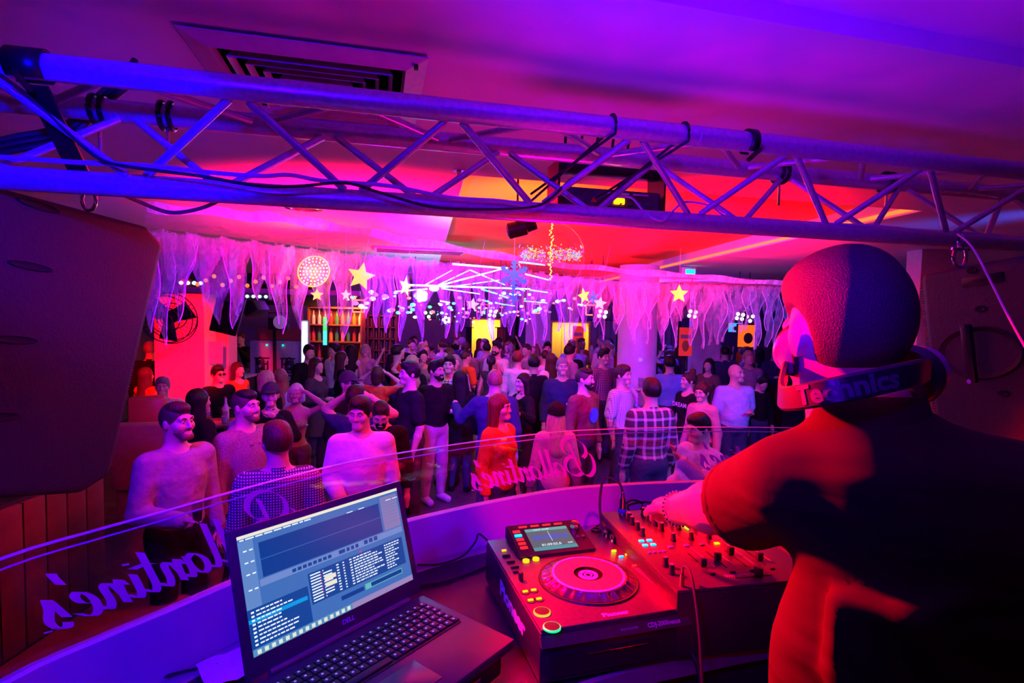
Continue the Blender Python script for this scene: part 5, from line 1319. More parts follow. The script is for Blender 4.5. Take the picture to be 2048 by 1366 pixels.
spots = [(rf.uniform(690, 1225), rf.uniform(654, 668)) for _ in range(110)] + [(rf.uniform(675, 1230), rf.uniform(668, 690)) for _ in range(130)] + [(rf.uniform(700, 1240), rf.uniform(690, 712)) for _ in range(70)] + [(rf.uniform(1318, 1560), rf.uniform(668, 705)) for _ in range(80)] + [(rf.uniform(440, 600), rf.uniform(650, 668)) for _ in range(12)] + [(rf.uniform(1840, 1870), rf.uniform(690, 720)) for _ in range(4)]
used = set(); n_ = 0
for (x, y) in spots:
    ki = rf.randrange(6); h = rf.uniform(1.64, 1.78) if KIND[ki][0] == 'man' else rf.uniform(1.52, 1.66)
    hor = 620 + (x - 1024) * .021
    if y - hor < 26: continue
    p = PZ(x, y, h)
    if p.y > 13.7 or any((p.x - a) ** 2 + (p.y - b) ** 2 < .47 ** 2 for a, b in PP): continue
    if (p - pl).xy.length < .6 or (600 < x < 805 and p.y > 9.9): continue
    zone = min(ANCH, key=lambda a: abs(a[0] - x))[1] if x > 640 and x < 1600 else ('beyond the tall blue cabinet' if x < 640 else 'right of the DJ head')
    dpt = ' at the back' if p.y > 12.5 else ' far off' if p.y > 9.5 else ''
    for _ in range(60):
        top = rf.choice(['black', 'black', 'black', 'navy', 'white', 'white', 'blue', 'paleblue', 'grey', 'charcoal', 'violet', 'pink', 'green', 'brown', 'orange', 'red']); hc = rf.choice(['dark', 'dark', 'brown', 'brown', 'fair', 'blond', 'red', 'grey'])
        key = (ki, top, hc, zone, dpt)
        if key not in used: break
    used.add(key)
    hn = 'black' if hc == 'dark' else hc
    yaw = rf.choice([rf.uniform(-60, 60), rf.uniform(120, 240), rf.uniform(0, 360)])
    lab = '%s, %s %s hair, %s %s%s, %s' % (KIND[ki][0], KIND[ki][2], hn, TOPN[top], KIND[ki][1], dpt, zone)
    o = copy_tree(protos[ki], loc=(p.x, p.y, 0), rz=R_(yaw), label=lab, sc=h / 1.757)
    o['group'] = 'dancers in the far crowd'
    recolour(o, top, rf.choice(['jeans', 'black', 'charcoal', 'jeans', 'palejeans']), hc); PP.append((p.x, p.y)); n_ += 1
for pr_ in protos:
    for ch in list(pr_.children): bpy.data.objects.remove(ch)
    bpy.data.objects.remove(pr_)
print('far crowd', n_)

# ================================================================== THE DJ
def w(px, py, Y): return np.array(PY(px, py, Y))
hcn = w(1683, 662, .85)
Th = np.array(Matrix.Rotation(R_(-179), 3, 'Z') @ Matrix.Rotation(R_(12), 3, 'X')); hs = .96
def dj(p):           # canonical head -> DJ
    q_ = list(p); c0 = np.array((0, .0, 1.64))
    f_ = lambda v: Th @ ((np.asarray(v) - c0) * hs) + hcn
    if p[0] == 'c': q_[1] = f_(p[1]); q_[2] = f_(p[2]); q_[3] *= hs; q_[4] *= hs
    else: q_[1] = f_(p[1]); q_[2] = p[2] * hs; q_[3] = Th
    return tuple(q_)
I3 = (np.eye(3), np.zeros(3))
headp = [dj(p) for p in head_prims(0, 0, False, I3)]
SL, SRt = np.array((.435, .83, 2.09)), np.array((.82, .66, 2.10))
EL, WL = w(1475, 1012, 1.0), w(1352, 1018, 1.20)
ER, WR = np.array((.93, .80, 1.88)), np.array((.82, 1.03, 1.86))
tax = tuple(np.array((.24, .97, 0)))
tors = [cap(SL + (.05, -.01, .0), SRt + (-.05, 0, .0), .070, .072, .05), cap((.53, .79, 2.13), (.52, .80, 2.215), .10, .06, .05),
        cap((.615, .75, 1.99), (.595, .77, 1.84), .175, .160, .07, fl=.64, ax=tax), cap((.595, .775, 1.82), (.585, .80, 1.60), .165, .168, .06, fl=.68, ax=tax)]
neckp = [cap((.53, .79, 2.11), hcn + np.array((.0, -.0, -.06)), .062, .058, .03)]
armp = [cap(SL, EL, .060, .050, .03), cap(EL, EL * .6 + WL * .4, .050, .048, .02), cap(EL * .6 + WL * .4, WL, .048, .031, .02), cap(SRt, ER, .058, .05, .03), cap(ER, WR, .05, .03, .02)]
fd = Vector(w(1318, 1000, 1.34) - WL)
handp = finger_prims(WL, tuple(fd), -1, 1.0, curl=.9) + finger_prims(WR, (-.3, .9, -.1), 1, 1.0, curl=.5)
hipc = np.array((.585, .80, 1.56))
legp = []
for sx in (-.09, .1):
    base = hipc + (sx, -sx * .3, 0); legp += [cap(base, base + (0, .0, -.42), .095, .062, .03), cap(base + (0, 0, -.42), base + (0, .04, -.86), .06, .04, .02), cap(base + (0, .04, -.89), base + (-.03, .2, -.91), .045, .036, .02)]
fx = ([(.2, .62, .008)], [(.55, 1.4, .0075)], [(1.84, 2.55, .008)])
allb = tors + neckp + armp + handp + legp + headp
DJ = obj('person', sdfmesh('dj_body', allb, SKIN, .013, fx), None)
tag(DJ, 'DJ seen from behind in a black polo, headphones round his neck, reaching to mixer', 'person')
def edge_cut(a, b, t):       # plane across a limb
    a, b = np.array(a), np.array(b); n = (b - a) / np.linalg.norm(b - a); return (tuple(n), float(np.dot(n, a + (b - a) * t)))
m_polo = mat('polo_cotton', (.05, .017, .016), .9, spec=.08, nscale=9, namt=.1)  # black cloth, tinted dark red to hold back the blue light
# wrinkles for the polo: directional folds radiating from the armpit
nt = m_polo.node_tree; bs = nt.nodes['Principled BSDF']; tc = nt.nodes.new('ShaderNodeTexCoord'); mp = nt.nodes.new('ShaderNodeMapping')
mp.inputs['Rotation'].default_value = (0, R_(28), 0); mp.inputs['Scale'].default_value = (1.2, 2, 8)
nz = nt.nodes.new('ShaderNodeTexNoise'); nz.inputs['Scale'].default_value = 1.7; nz.inputs['Detail'].default_value = 2
bp = nt.nodes.new('ShaderNodeBump'); bp.inputs['Strength'].default_value = .5; bp.inputs['Distance'].default_value = .04
nt.links.new(tc.outputs['Object'], mp.inputs[0]); nt.links.new(mp.outputs[0], nz.inputs['Vector']); nt.links.new(nz.outputs['Fac'], bp.inputs['Height']); nt.links.new(bp.outputs[0], bs.inputs['Normal'])
folds = []
ap = np.array((.455, .70, 1.96))
for k, (dx, dz, r) in enumerate(((.10, .05, .009), (.13, .015, .010), (.15, -.025, .010), (.165, -.07, .011), (.165, -.12, .011), (.15, -.175, .012), (.12, -.235, .012), (.08, -.29, .012), (.04, -.33, .012))):
    m1 = ap + np.array((dx * .45, -.034, dz * .5 - .008)); e = ap + np.array((dx, -.050, dz)); st = ap + np.array((-.012, .012, dz * .28)); folds += [cap(st, m1, r * .6, r * 1.25, .006), cap(m1, e, r * 1.25, r * .5, .008)]
tee = sdfmesh('polo', tors + [cap(SL, SL + (EL - SL) * .3, .070, .066, .03), cap(SRt, SRt + (ER - SRt) * .8, .070, .066, .03)] + folds, m_polo, .011, None, cuts=[((0, 0, -1), -1.52), ((0, 0, 1), 2.235)], infl=.010)
obj('polo_shirt', tee, None, DJ)
obj('sleeve', sdfmesh('sleeve', [cap(SL, EL + (EL - SL) * .1, .068, .067, .03)], m_polo, .007, None, cuts=[edge_cut(SL, EL, .86)], infl=.012), None, DJ)
obj('sleeve_hem', sdfmesh('sleeve_hem', [cap(SL, EL + (EL - SL) * .1, .0695, .0685, .03)], m_polo, .006, None, cuts=[edge_cut(SL, EL, .865), tuple([tuple(-np.array(edge_cut(SL, EL, .73)[0])), -edge_cut(SL, EL, .73)[1]])], infl=.012), None, DJ)
# sleeve hem band
hA = SL + (EL - SL) * .9; ax_ = Vector(EL - SL).normalized(); u_ = ax_.orthogonal().normalized(); v_ = ax_.cross(u_)
col_ = sdfmesh('polo_collar', [cap((.528, .79, 2.165), (.52, .80, 2.24), .080, .070, .02), cap((.525, .795, 2.15), (.52, .80, 2.3), .060, .058, .005, op='s')], m_polo, .008, cuts=[((0, 0, 1), 2.245), ((0, 0, -1), -2.16)])
obj('collar', col_, None, DJ)
obj('trousers', sdfmesh('dj_trousers', [tors[3]] + legp, clo('black'), .02, None, cuts=[((0, 0, 1), 1.6), ((0, 0, -1), -.66)], infl=.018), None, DJ)
# hair: close crop, longer on top
cranp = [dj(ell((0, .018, 1.662), (.0795, .0985, .102))), dj(ell((0, -.01, 1.722), (.068, .088, .046), k=.02))]
cutp = [dj(ell((.088, -.035, 1.625), (.05, .075, .062), k=.015, op='s')), dj(ell((0, -.118, 1.59), (.088, .095, .108), k=.012, op='s')), dj(ell((-.085, -.035, 1.59), (.05, .05, .05), k=.02, op='s')), dj(ell((.085, -.035, 1.59), (.05, .05, .05), k=.02, op='s')), dj(ell((0, .02, 1.535), (.12, .14, .035), k=.01, op='s'))]
m_djh = mat('dj_hair', (.045, .036, .038), .6, spec=.25, nscale=420, namt=.5, bump=.45)
obj('hair', sdfmesh('dj_hair', cranp + cutp, m_djh, .008, None, infl=.006), None, DJ)
# bracelet and wristwatch band on the left wrist
def ring_at(c, axis, r, th, name, m, n=24, beads=False):
    axis = Vector(axis).normalized(); u = axis.orthogonal().normalized(); v = axis.cross(u); b = MB()
    pts = [Vector(c) + (u * math.cos(a * 2 * PI / n) + v * math.sin(a * 2 * PI / n)) * r for a in range(n)]
    if beads:
        for p in pts: b.sph(tuple(p), th, 8, 6)
    else: b.tube(pts, th, 6, smooth=False, closed=True)
    return obj(name, b.mesh(name, True), m, DJ)
ring_at(WL + (EL - WL) * .04, EL - WL, .036, .0038, 'bracelet', m_chrome, 26, True)
# headphones round the neck
m_hp = mat('headphone_black', (.02, .02, .022), .35); m_hps = mat('headphone_silver', (.45, .42, .45), .3, .5)
hp = thing('headphones', 'black headphones worn round the DJ neck, band printed Technics', 'headphones', (0, 0, 0))
bandp = [Vector(PY(*a)) for a in ((1572, 742, .86), (1563, 790, .79), (1590, 796, .74), (1660, 783, .690), (1740, 766, .672), (1812, 750, .680), (1846, 742, .72), (1856, 740, .84))]
bs_ = spline(bandp, 8)
b = MB(); rows = []
for i, p in enumerate(bs_):
    t = (bs_[min(i + 1, len(bs_) - 1)] - bs_[max(i - 1, 0)]).normalized(); n = Vector((t.y, -t.x, 0)).normalized(); uz = Vector((0, 0, 1)) - t * t.z; uz.normalize()
    rows.append([p + uz * .017 + n * .002, p + uz * .014 + n * .005, p - uz * .014 + n * .005, p - uz * .017 + n * .002, p - uz * .016 - n * .003, p + uz * .016 - n * .003, p + uz * .017 + n * .002])
b.grid(rows); obj('headband', b.mesh('headband', True), m_hp, hp)
# lettering bent along the band
tm = textmesh('Technics', .034, bold=.0012)
ac2 = [0]
for a_, b2 in zip(bs_, bs_[1:]): ac2.append(ac2[-1] + (b2 - a_).length)
tgt = min(range(len(bs_)), key=lambda i: (bs_[i] - Vector(PY(1692, 777, .682))).length); sc0 = ac2[tgt]
for v in tm.vertices:
    s = min(max(sc0 + v.co.x * 1.0, .001), ac2[-1] - .001); i = max(int(np.searchsorted(ac2, s)) - 1, 0); t_ = (s - ac2[i]) / (ac2[i + 1] - ac2[i]); p = bs_[i].lerp(bs_[i + 1], t_); t = (bs_[i + 1] - bs_[i]).normalized(); n = Vector((t.y, -t.x, 0)).normalized(); uz = Vector((0, 0, 1)) - t * t.z; uz.normalize()
    v.co = p + uz * v.co.y + n * .0062
obj('band_lettering', tm, mat('band_print', (.10, .09, .10), .5), hp)
cc = Vector(PY(1602, 704, .86)); od = (Vector(PY(1556, 718, .80)) - cc).normalized()
Mc = Matrix.Translation(cc) @ od.to_track_quat('Z', 'Y').to_matrix().to_4x4()
obj('ear_cup', MB().lathe([(.012, .022), (.030, .021), (.038, .014), (.041, .0), (.041, -.012)], 40, M=Mc).mesh('cup', True), m_hps, hp)
obj('ear_cushion', MB().lathe([(.041, -.012), (.047, -.016), (.049, -.027), (.044, -.036), (.03, -.038)], 40, M=Mc).mesh('cushion', True), m_hp, hp)
cc2 = Vector(PY(1838, 742, .88)); Mc2 = Matrix.Translation(cc2) @ Vector((.8, .4, .2)).to_track_quat('Z', 'Y').to_matrix().to_4x4()
obj('ear_cup', MB().lathe([(.012, .022), (.030, .021), (.038, .014), (.041, -.012)], 40, M=Mc2).mesh('cup', True), m_hps, hp)
obj('ear_cushion', MB().lathe([(.041, -.012), (.047, -.016), (.049, -.027), (.044, -.036), (.03, -.038)], 40, M=Mc2).mesh('cushion', True), m_hp, hp)
obj('yoke', MB().tube([bandp[0], cc + od * .015 + Vector((0, 0, -.03)), cc + od * .024], .005, 8).mesh('yoke', True), m_hp, hp)
obj('yoke', MB().box((1, 1, 1), (.001, .001, .001)).mesh('x') if False else MB().tube([bandp[-1], cc2 + Vector((-.02, 0, 0)), cc2], .005, 8).mesh('yoke', True), m_hp, hp)

# ================================================================== NETTING, STARS, ORNAMENTS
gz = gauze('white_gauze', (.85, .85, .9), .26, 26)
gz2 = gauze('white_gauze_thin', (.85, .85, .9), .16, 14)
Lb = [PY(*a) for a in ((290, 453, 3.5), (480, 476, 3.9), (640, 497, 4.4), (840, 515, 4.9), (1040, 537, 5.4), (1200, 556, 5.8), (1400, 566, 6.1), (1600, 572, 6.4), (1850, 580, 6.9))]
La = [PY(*a) for a in ((290, 405, 3.1), (480, 420, 3.2), (640, 440, 3.4), (840, 478, 4.2), (1040, 512, 4.9), (1200, 532, 5.3), (1400, 549, 5.7), (1600, 565, 6.1), (1850, 577, 6.7))]
Lb = spline(Lb, 8); La = spline(La, 8)
can = thing('gauze_canopy', 'sheet of white gauze netting stretched under the ceiling above the dance floor', 'netting', (0, 0, 0))
b = MB(); rows = []
for p, q_ in zip(La, Lb):
    rows.append([p.lerp(q_, t) + Vector((0, 0, -.05 * math.sin(t * PI))) for t in [k / 8 for k in range(9)]])
b.grid(rows); obj('sheet', b.mesh('canopy', True), gz2, can)
b = MB(); rows = [[p + Vector((0, 0, .012 * math.sin(i * 1.3))), p + Vector((0, .02, -.05 - .01 * math.sin(i * .9)))] for i, p in enumerate(La)]
b.grid(rows); obj('gathered_hem', b.mesh('hem', True), gauze('gauze_hem', (.9, .9, .95), .6, 12), can)
val = thing('icicle_valance', 'hanging gauze fringe of ragged icicle points across the room', 'netting', (0, 0, 0))
aL = [0]
for a_, b2 in zip(Lb, Lb[1:]): aL.append(aL[-1] + (b2 - a_).length)
def lpt(s):
    s = min(max(s, 0), aL[-1] - 1e-4); i = max(int(np.searchsorted(aL, s)) - 1, 0); t = (s - aL[i]) / max(aL[i + 1] - aL[i], 1e-6); return Lb[i].lerp(Lb[i + 1], t)
rv = random.Random(21)
dirL = (Lb[-1] - Lb[0]).normalized(); perp = Vector((-dirL.y, dirL.x, 0)).normalized()
for layer in range(2):
    s = -.05
    while s < aL[-1]:
        fr = s / aL[-1]
        wd = rv.uniform(.13, .24) * (1.0 if layer == 0 else 1.15); ln = rv.uniform(.42, .78) * (1.0 - .05 * fr); tipx = rv.uniform(.35, .65); ph = rv.uniform(0, 6); rows = []
        nn = 14
        for i in range(nn + 1):
            t = i / nn; half = wd * .5 * max(.012, (1 - t) ** .75 * (1 + .25 * math.sin(ph + t * 6))) if t > .12 else wd * .56
            cxx = s + wd * (.5 + (tipx - .5) * t) + .012 * math.sin(ph + t * 9)
            row = []
            for j in range(7):
                u = j / 6 * 2 - 1; q_ = lpt(cxx + half * u)
                row.append(q_ + perp * (.035 * math.sin(ph + u * 3 + t * 7) * (1 - t * .4) + layer * .12) + Vector((0, 0, -ln * t - (.02 * (1 - u * u) if t == 0 else 0))))
            rows.append(row)
        b = MB(); b.grid(rows); obj('icicle', b.mesh('icicle', True), gz, val)
        # thread-like rim
        if rv.random() < .8:
            sd_ = rv.choice((0, 6)); b = MB(); b.tube([r[sd_] + Vector((0, 0, 0)) for r in rows[2:]], .0035, 5, smooth=False); obj('thread', b.mesh('thread'), mat('gauze_thread', (.85, .85, .95), .7), val)
        s += wd * rv.uniform(.72, 1.05)

def starmesh(R1, R2, n, dp, ph=PI / 2):
    b = MB(); ring = []
    for k in range(2 * n):
        r = R1 if k % 2 == 0 else R2; a = ph + PI * k / n; ring.append(b.b.verts.new((r * math.cos(a), 0, r * math.sin(a))))
    f = b.b.verts.new((0, -dp, 0)); g = b.b.verts.new((0, dp, 0))
    for k in range(2 * n): b.b.faces.new((ring[k], ring[(k + 1) % (2 * n)], f)); b.b.faces.new((ring[(k + 1) % (2 * n)], ring[k], g))
    return b.mesh('star')
m_star = mat('glowing_yellow_star', (.35, .95, .1), .45, emit=(.5, 1.0, .05), estr=.95)  # glow put into the star colours so they hold under the red light
m_starw = mat('glowing_pale_star', (.8, .9, .5), .45, emit=(.5, .95, .45), estr=.6)
def star(px, py, Y, rpx, rot, tilt, label, m=None):
    p = PY(px, py, Y); r = rpx / FPX * Y
    t = thing('hanging_star', label, 'star', p, tilt)
    t.rotation_euler = (0, rot, tilt)
    obj('body', starmesh(r, r * .47, 5, r * .3), m or m_star, t)
    top_ = PY(px, py, Y); obj('string', MB().cyl((0, 0, r * .9), (0, 0, r * .9 + (CEIL - p.z) * .9), .001, n=5).mesh('string'), m_white, t)
m_starp = mat('glowing_orange_star', (.95, .62, .1), .45, emit=(1, .6, .02), estr=1.3)  # glow put into this colour too, to carry through the gauze
star(722, 553, 4.2, 29, R_(12), R_(0), 'large yellow-orange star hanging in the gauze right of the round lamp', m_starp)
star(811, 573, 4.7, 22, R_(10), R_(65), 'green-yellow star hanging edge-on left of the laser source')
star(634, 590, 4.2, 13, R_(0), R_(20), 'small orange star directly below the round lamp', m_starp)
star(692, 590, 4.3, 12, R_(0), R_(50), 'small pale star half behind gauze below the big star', m_starw)
star(1168, 592, 5.4, 17, R_(-15), R_(35), 'green-yellow star hanging left of the paler star', m_star)
star(1200, 607, 5.5, 14, R_(8), R_(0), 'pale green star hanging just right of another star', m_starw)
star(1358, 588, 5.8, 19, R_(0), R_(-30), 'bright green star hanging alone right of the grey pillar')
star(945, 609, 5.2, 14, R_(10), R_(10), 'pale green star hanging above the yellow alcove', m_starw)
# snowflakes
def snowflake(px, py, Y, rpx, label):
    p = PY(px, py, Y); r = rpx / FPX * Y; t = thing('hanging_snowflake', label, 'snowflake', p, R_(5))
    b = MB()
    for k in range(6):
        a = PI / 6 + k * PI / 3; M = Matrix.Rotation(-a, 4, 'Y')
        b.box((r * .5, 0, 0), (r, .012, r * .2), M=M, bev=.002)
        for q_, l in ((.5, .3), (.78, .24)):
            for s_ in (-1, 1):
                b.box((0, 0, 0), (r * l, .011, r * .13), M=M @ Matrix.Translation((r * (q_ + .08), 0, s_ * r * l * .45)) @ Matrix.Rotation(-s_ * R_(60), 4, 'Y'), bev=.002)
        b.cyl((r * .99 * math.cos(a), -.006, r * .99 * math.sin(a)), (r * .99 * math.cos(a), .006, r * .99 * math.sin(a)), r * .13, n=12)
    b.cyl((0, -.007, 0), (0, .007, 0), r * .32, n=24)
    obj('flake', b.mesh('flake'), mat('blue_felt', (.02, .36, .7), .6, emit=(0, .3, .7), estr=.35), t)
    obj('string', MB().cyl((0, 0, r), (0, 0, r + .25), .0012, n=5).mesh('string'), m_white, t)
snowflake(1028, 550, 4.6, 27, 'large blue snowflake hanging in front of the laser beams')
snowflake(1026, 595, 5.3, 12, 'small blue snowflake hanging below the large one')
snowflake(1187, 595, 5.6, 11, 'small violet-blue snowflake between two green stars')
# clear globe with garland
gp = PY(1102, 512, 4.7); gr = 67 / FPX * 4.7
gb = thing('glass_globe', 'big transparent globe with a glittering garland ring hanging from a bead chain', 'ornament', gp)
obj('globe', MB().sph((0, 0, 0), gr, 48, 28).mesh('globe', True), glassmat('globe_clear', (.97, .95, .97), .02), gb)
mg = [emat('glitter_%s' % n, c, .7) for n, c in (('green', (.1, 1, .2)), ('blue', (.1, .2, 1)), ('gold', (1, .7, .1)), ('violet', (.5, .1, 1)), ('cyan', (.1, .9, 1)))]
for gi, m in enumerate(mg):
    b = MB(); rg = random.Random(gi)
    for k in range(150):
        a = rg.uniform(0, 2 * PI); r0 = gr * .82; c = (math.cos(a) * r0 + rg.gauss(0, .012), math.sin(a) * r0 + rg.gauss(0, .012), .01 + rg.gauss(0, .018))
        b.box(c, (.008, .008, .008), M=None)
    o = obj('garland', b.mesh('garland'), m, gb); o['kind'] = 'stuff'
b = MB(); rg = random.Random(4)
for k in range(70): b.box((rg.gauss(0, .008), rg.gauss(0, .008), -.2 + k * .009), (.01, .01, .008), M=None)
obj('bead_chain', b.mesh('beads'), emat('bead_gold', (1, .75, .15), 1.6), gb)

# ================================================================== LIGHTS IN THE ROOM (fixtures)
# round LED lamp
p = PY(630, 545, 4.6); Mr = frame(p, (1, 0, 0), Vector((0, .25, 1)).normalized())
rl = thing('round_stage_lamp', 'round stage lamp packed with glowing warm white LEDs at left', 'stage light', M=Mr)
rr_ = 31 / FPX * 4.6
obj('housing', MB().lathe([(rr_ * 1.0, .03), (rr_ * 1.03, 0), (rr_ * 1.0, -.12), (rr_ * .5, -.16)], 40).mesh('lamp_housing', True), m_blackm, rl)
obj('rim', MB().tube([(math.cos(a * PI / 20) * rr_, math.sin(a * PI / 20) * rr_, .032) for a in range(40)], .006, 6, smooth=False, closed=True).mesh('rim', True), emat('orange_rim', (1, .35, 0), 3), rl)
obj('reflector', MB().cyl((0, 0, .0), (0, 0, .02), rr_ * .96, n=36).mesh('refl'), emat('amber_reflector', (1, .5, .03), 7), rl)
led_me = MB().sph((0, 0, 0), .0085, 8, 6).mesh('led', True); led_me.materials.append(emat('warm_led', (1, .78, .28), 14))
for ri, cnt in ((0, 1), (.22, 6), (.44, 12), (.66, 18), (.86, 22)):
    for k in range(cnt):
        a = 2 * PI * k / cnt; obj('led', led_me, None, rl, loc=(math.cos(a) * rr_ * ri, math.sin(a) * rr_ * ri, .024))
obj('yoke', MB().tube([(-rr_ * 1.1, 0, -.05), (-rr_ * 1.1, .12, -.05), (0, .2, -.05), (rr_ * 1.1, .12, -.05), (rr_ * 1.1, 0, -.05)], .007, 8).mesh('yoke', True), m_blackm, rl)
lamp('POINT', 'round_lamp_glow', tuple(p + Vector((0, -.12, 0))), (1, .25, .03), 5, size=.08)
# four-eye LED heads
def coff(t, x, y):
    q_ = t.matrix_basis @ Vector((x, y, 0)); f = (q_.y - NL.y) / (FL.y - NL.y); u = (q_.x - (NL.x + (FL.x - NL.x) * f)) / ((NR.x + (FR.x - NR.x) * f) - (NL.x + (FL.x - NL.x) * f))
    return .13 if 0 < u < 1 and q_.y > NL.y + (NR.y - NL.y) * u and q_.y < 12.2 else 0
def hang(t, z, x=0, y=.07):
    obj('hanger_rod', MB().cyl((x, y, 0), (x, y, CEIL - z - .002 + coff(t, x, y)), .006, n=8).mesh('rod'), m_blackm, t)
def cluster(px, py, Y, n, col, label, r=.028, s=12, row=False):
    p = PY(px, py, Y); t = thing('led_spotlight', label, 'stage light', p); hang(t, p.z)
    obj('body', MB().box((0, .07, 0), (.24, .1, .16 if not row else .08), bev=.01).mesh('body', True), m_black, t)
    obj('bracket', MB().tube([(-.13, .07, 0), (-.13, .07, .14), (.13, .07, .14), (.13, .07, 0)], .008, 6, smooth=False).mesh('br', True), m_black, t)
    for k in range(n):
        if row: c = (-.1 + .2 * k / max(1, n - 1), .0, 0)
        else: a = 2 * PI * k / n + .6; c = (math.cos(a) * .055, 0, math.sin(a) * .045)
        obj('lens', MB().sph(c, (r, .02, r), 12, 8).mesh('lens', True), col, t)
ww = emat('white_led', (.8, .9, 1), 3.5); bbl = emat('blue_white_led', (.45, .55, 1), 3); wm = emat('warm_white_led', (1, .85, .6), 3)
for a in ((842, 592, 8.0, 5, ww, 'white LED spotlight left of the laser above the dancers', .05), (1205, 628, 7.6, 4, bbl, 'four-eyed blue-white spotlight left of the grey pillar'), (1385, 628, 7.8, 4, bbl, 'four-eyed blue-white spotlight right of the grey pillar'),
          (1480, 633, 8.2, 4, wm, 'warm white spotlight before the orange screens'), (1500, 636, 8.4, 3, wm, 'warm white spotlight just right of its twin'), (857, 628, 9.0, 3, wm, 'small white spotlight low over the back crowd'), (985, 627, 9.0, 4, ww, 'small white spotlight above the yellow alcove'), (893, 640, 10.0, 5, ww, 'white sparkling spotlight under the laser fan')):
    cluster(*a)
cluster(382, 566, 5.6, 4, bbl, 'row of four small blue-white lamps at the left bar front', .02, row=True)
cluster(513, 593, 5.9, 4, bbl, 'row of four dim lamps above the hanging loudspeaker', .018, row=True)
# red neon cube frames
def neon(px, py, Y, label, rot):
    p = PY(px, py, Y); t = thing('neon_cube', label, 'neon light', p, rot); hang(t, p.z, 0, 0); s_ = .075; m = emat('neon_red', (1, .06, .05), 7)
    for a, c in (((-1, -1), (1, -1)), ((1, -1), (1, 1)), ((1, 1), (-1, 1)), ((-1, 1), (-1, -1)), ((-1, 1), (-.3, 1.7)), ((1, 1), (1.6, 1.5))):
        obj('tube', MB().cyl((a[0] * s_, 0, a[1] * s_), (c[0] * s_, 0, c[1] * s_), .009, n=8).mesh('nt', True), m, t)
neon(1182, 620, 8.4, 'red neon square outline left of the grey pillar', 0); neon(1072, 617, 8.8, 'red neon square outline near the centre', .6); neon(717, 612, 7.0, 'pinkish neon square outline at the bar side', .5); neon(970, 618, 9.6, 'small red neon outline above the yellow alcove', .3)
# lasers
hp_ = None
lz = thing('laser_projector', 'laser unit throwing a fan of cyan-white beams below the ceiling', 'laser', PY(868, 577, 8.0))
obj('body', MB().box((0, .1, 0), (.2, .16, .12), bev=.01).mesh('laser', True), m_black, lz)
obj('aperture', MB().sph((0, 0, 0), (.07, .02, .04), 12, 8).mesh('aperture', True), emat('laser_white', (.6, 1, .95), 10), lz)
L0 = PY(868, 577, 8.0); hang(lz, L0.z, 0, .1)
for (x0, y0, x1, y1, Y1, r, c) in ((868, 574, 1015, 535, 7.5, .012, 0), (868, 574, 940, 540, 8.5, .010, 1), (815, 570, 1060, 578, 7.5, .013, 0), (868, 577, 790, 583, 8.5, .012, 0), (940, 540, 1010, 570, 7.6, .010, 1), (868, 578, 1000, 560, 8.4, .009, 1), (905, 528, 1015, 537, 7.4, .014, 0), (850, 570, 905, 540, 8.2, .008, 1), (870, 575, 960, 588, 8.3, .009, 0),
        (962, 578, 995, 588, 7.5, .012, 2), (965, 600, 985, 606, 7.8, .010, 2), (998, 590, 1016, 596, 7.8, .011, 2), (990, 605, 1010, 610, 7.8, .010, 2), (1022, 572, 1050, 582, 7.0, .010, 2), (1060, 580, 1096, 585, 7.0, .009, 2), (1050, 548, 1098, 560, 6.6, .010, 1), (1048, 602, 1095, 606, 7.4, .007, 2), (990, 606, 1030, 612, 8.0, .007, 2), (1018, 588, 1042, 590, 7.4, .011, 0), (880, 602, 900, 605, 8.2, .010, 0), (1038, 524, 1090, 530, 6.2, .010, 1)):
    Y0 = 8.0 if x0 == 868 else Y1
    a, b2 = PY(x0, y0, Y0), PY(x1, y1, Y1)
    bm = MB().cyl(a - L0, b2 - L0, r, r * .7, n=8).mesh('beam', True)
    obj('beam', bm, (emat('beam_white', (.4, 1, .95), 5), emat('beam_cyan', (.05, .95, .9), 3), emat('beam_green', (.05, 1, .6), 3))[c], lz)
lamp('POINT', 'laser_glow', tuple(L0 + Vector((.15, -1.3, -.1))), (.03, .6, 1), 16, size=.1)
# fairy lights over the back of the room
cols6 = [emat('fairy_%d' % i, c, 2.5) for i, c in enumerate(((.2, .5, 1), (.1, .9, 1), (1, .15, .2), (.1, 1, .4), (.9, .9, 1), (.6, .1, 1)))]
fm = [MB().sph((0, 0, 0), .02, 6, 4).mesh('bulb', True) for _ in cols6]
for a, m in zip(fm, cols6): a.materials.append(m)
rq = random.Random(8)
for row, (xa, ya, xb, yb, Y, lab) in enumerate(((800, 606, 1010, 610, 9, 'string of coloured fairy lights under the laser'), (830, 622, 1100, 618, 10.5, 'string of coloured fairy lights above the back crowd'), (690, 596, 830, 604, 7, 'string of coloured fairy lights by the bar'), (1000, 598, 1180, 606, 8.5, 'string of coloured fairy lights left of the red neon squares'), (860, 634, 1060, 632, 12, 'lowest string of coloured fairy lights at the back'))):
    A, B = PY(xa, ya, Y), PY(xb, yb, Y); t = thing('fairy_lights', lab, 'string lights', A)
    pts = [Vector((0, 0, 0)).lerp(B - A, k / 10) + Vector((0, 0, -.05 * math.sin(k * PI / 2.5) ** 2)) for k in range(11)]
    obj('wire', MB().tube(pts, .004, 5).mesh('wire'), m_rubber, t)
    for e_ in (pts[0], pts[-1]): hang(t, A.z, e_.x, e_.y)
    n = 26
    for k in range(n):
        o = obj('bulb', rq.choice(fm), None, t, loc=Vector((0, 0, 0)).lerp(B - A, k / (n - 1)) + Vector((0, rq.uniform(-.2, .2), rq.uniform(-.16, .12)))); s_ = rq.uniform(.6, 1.5); o.scale = (s_ * 1.6, s_, s_)
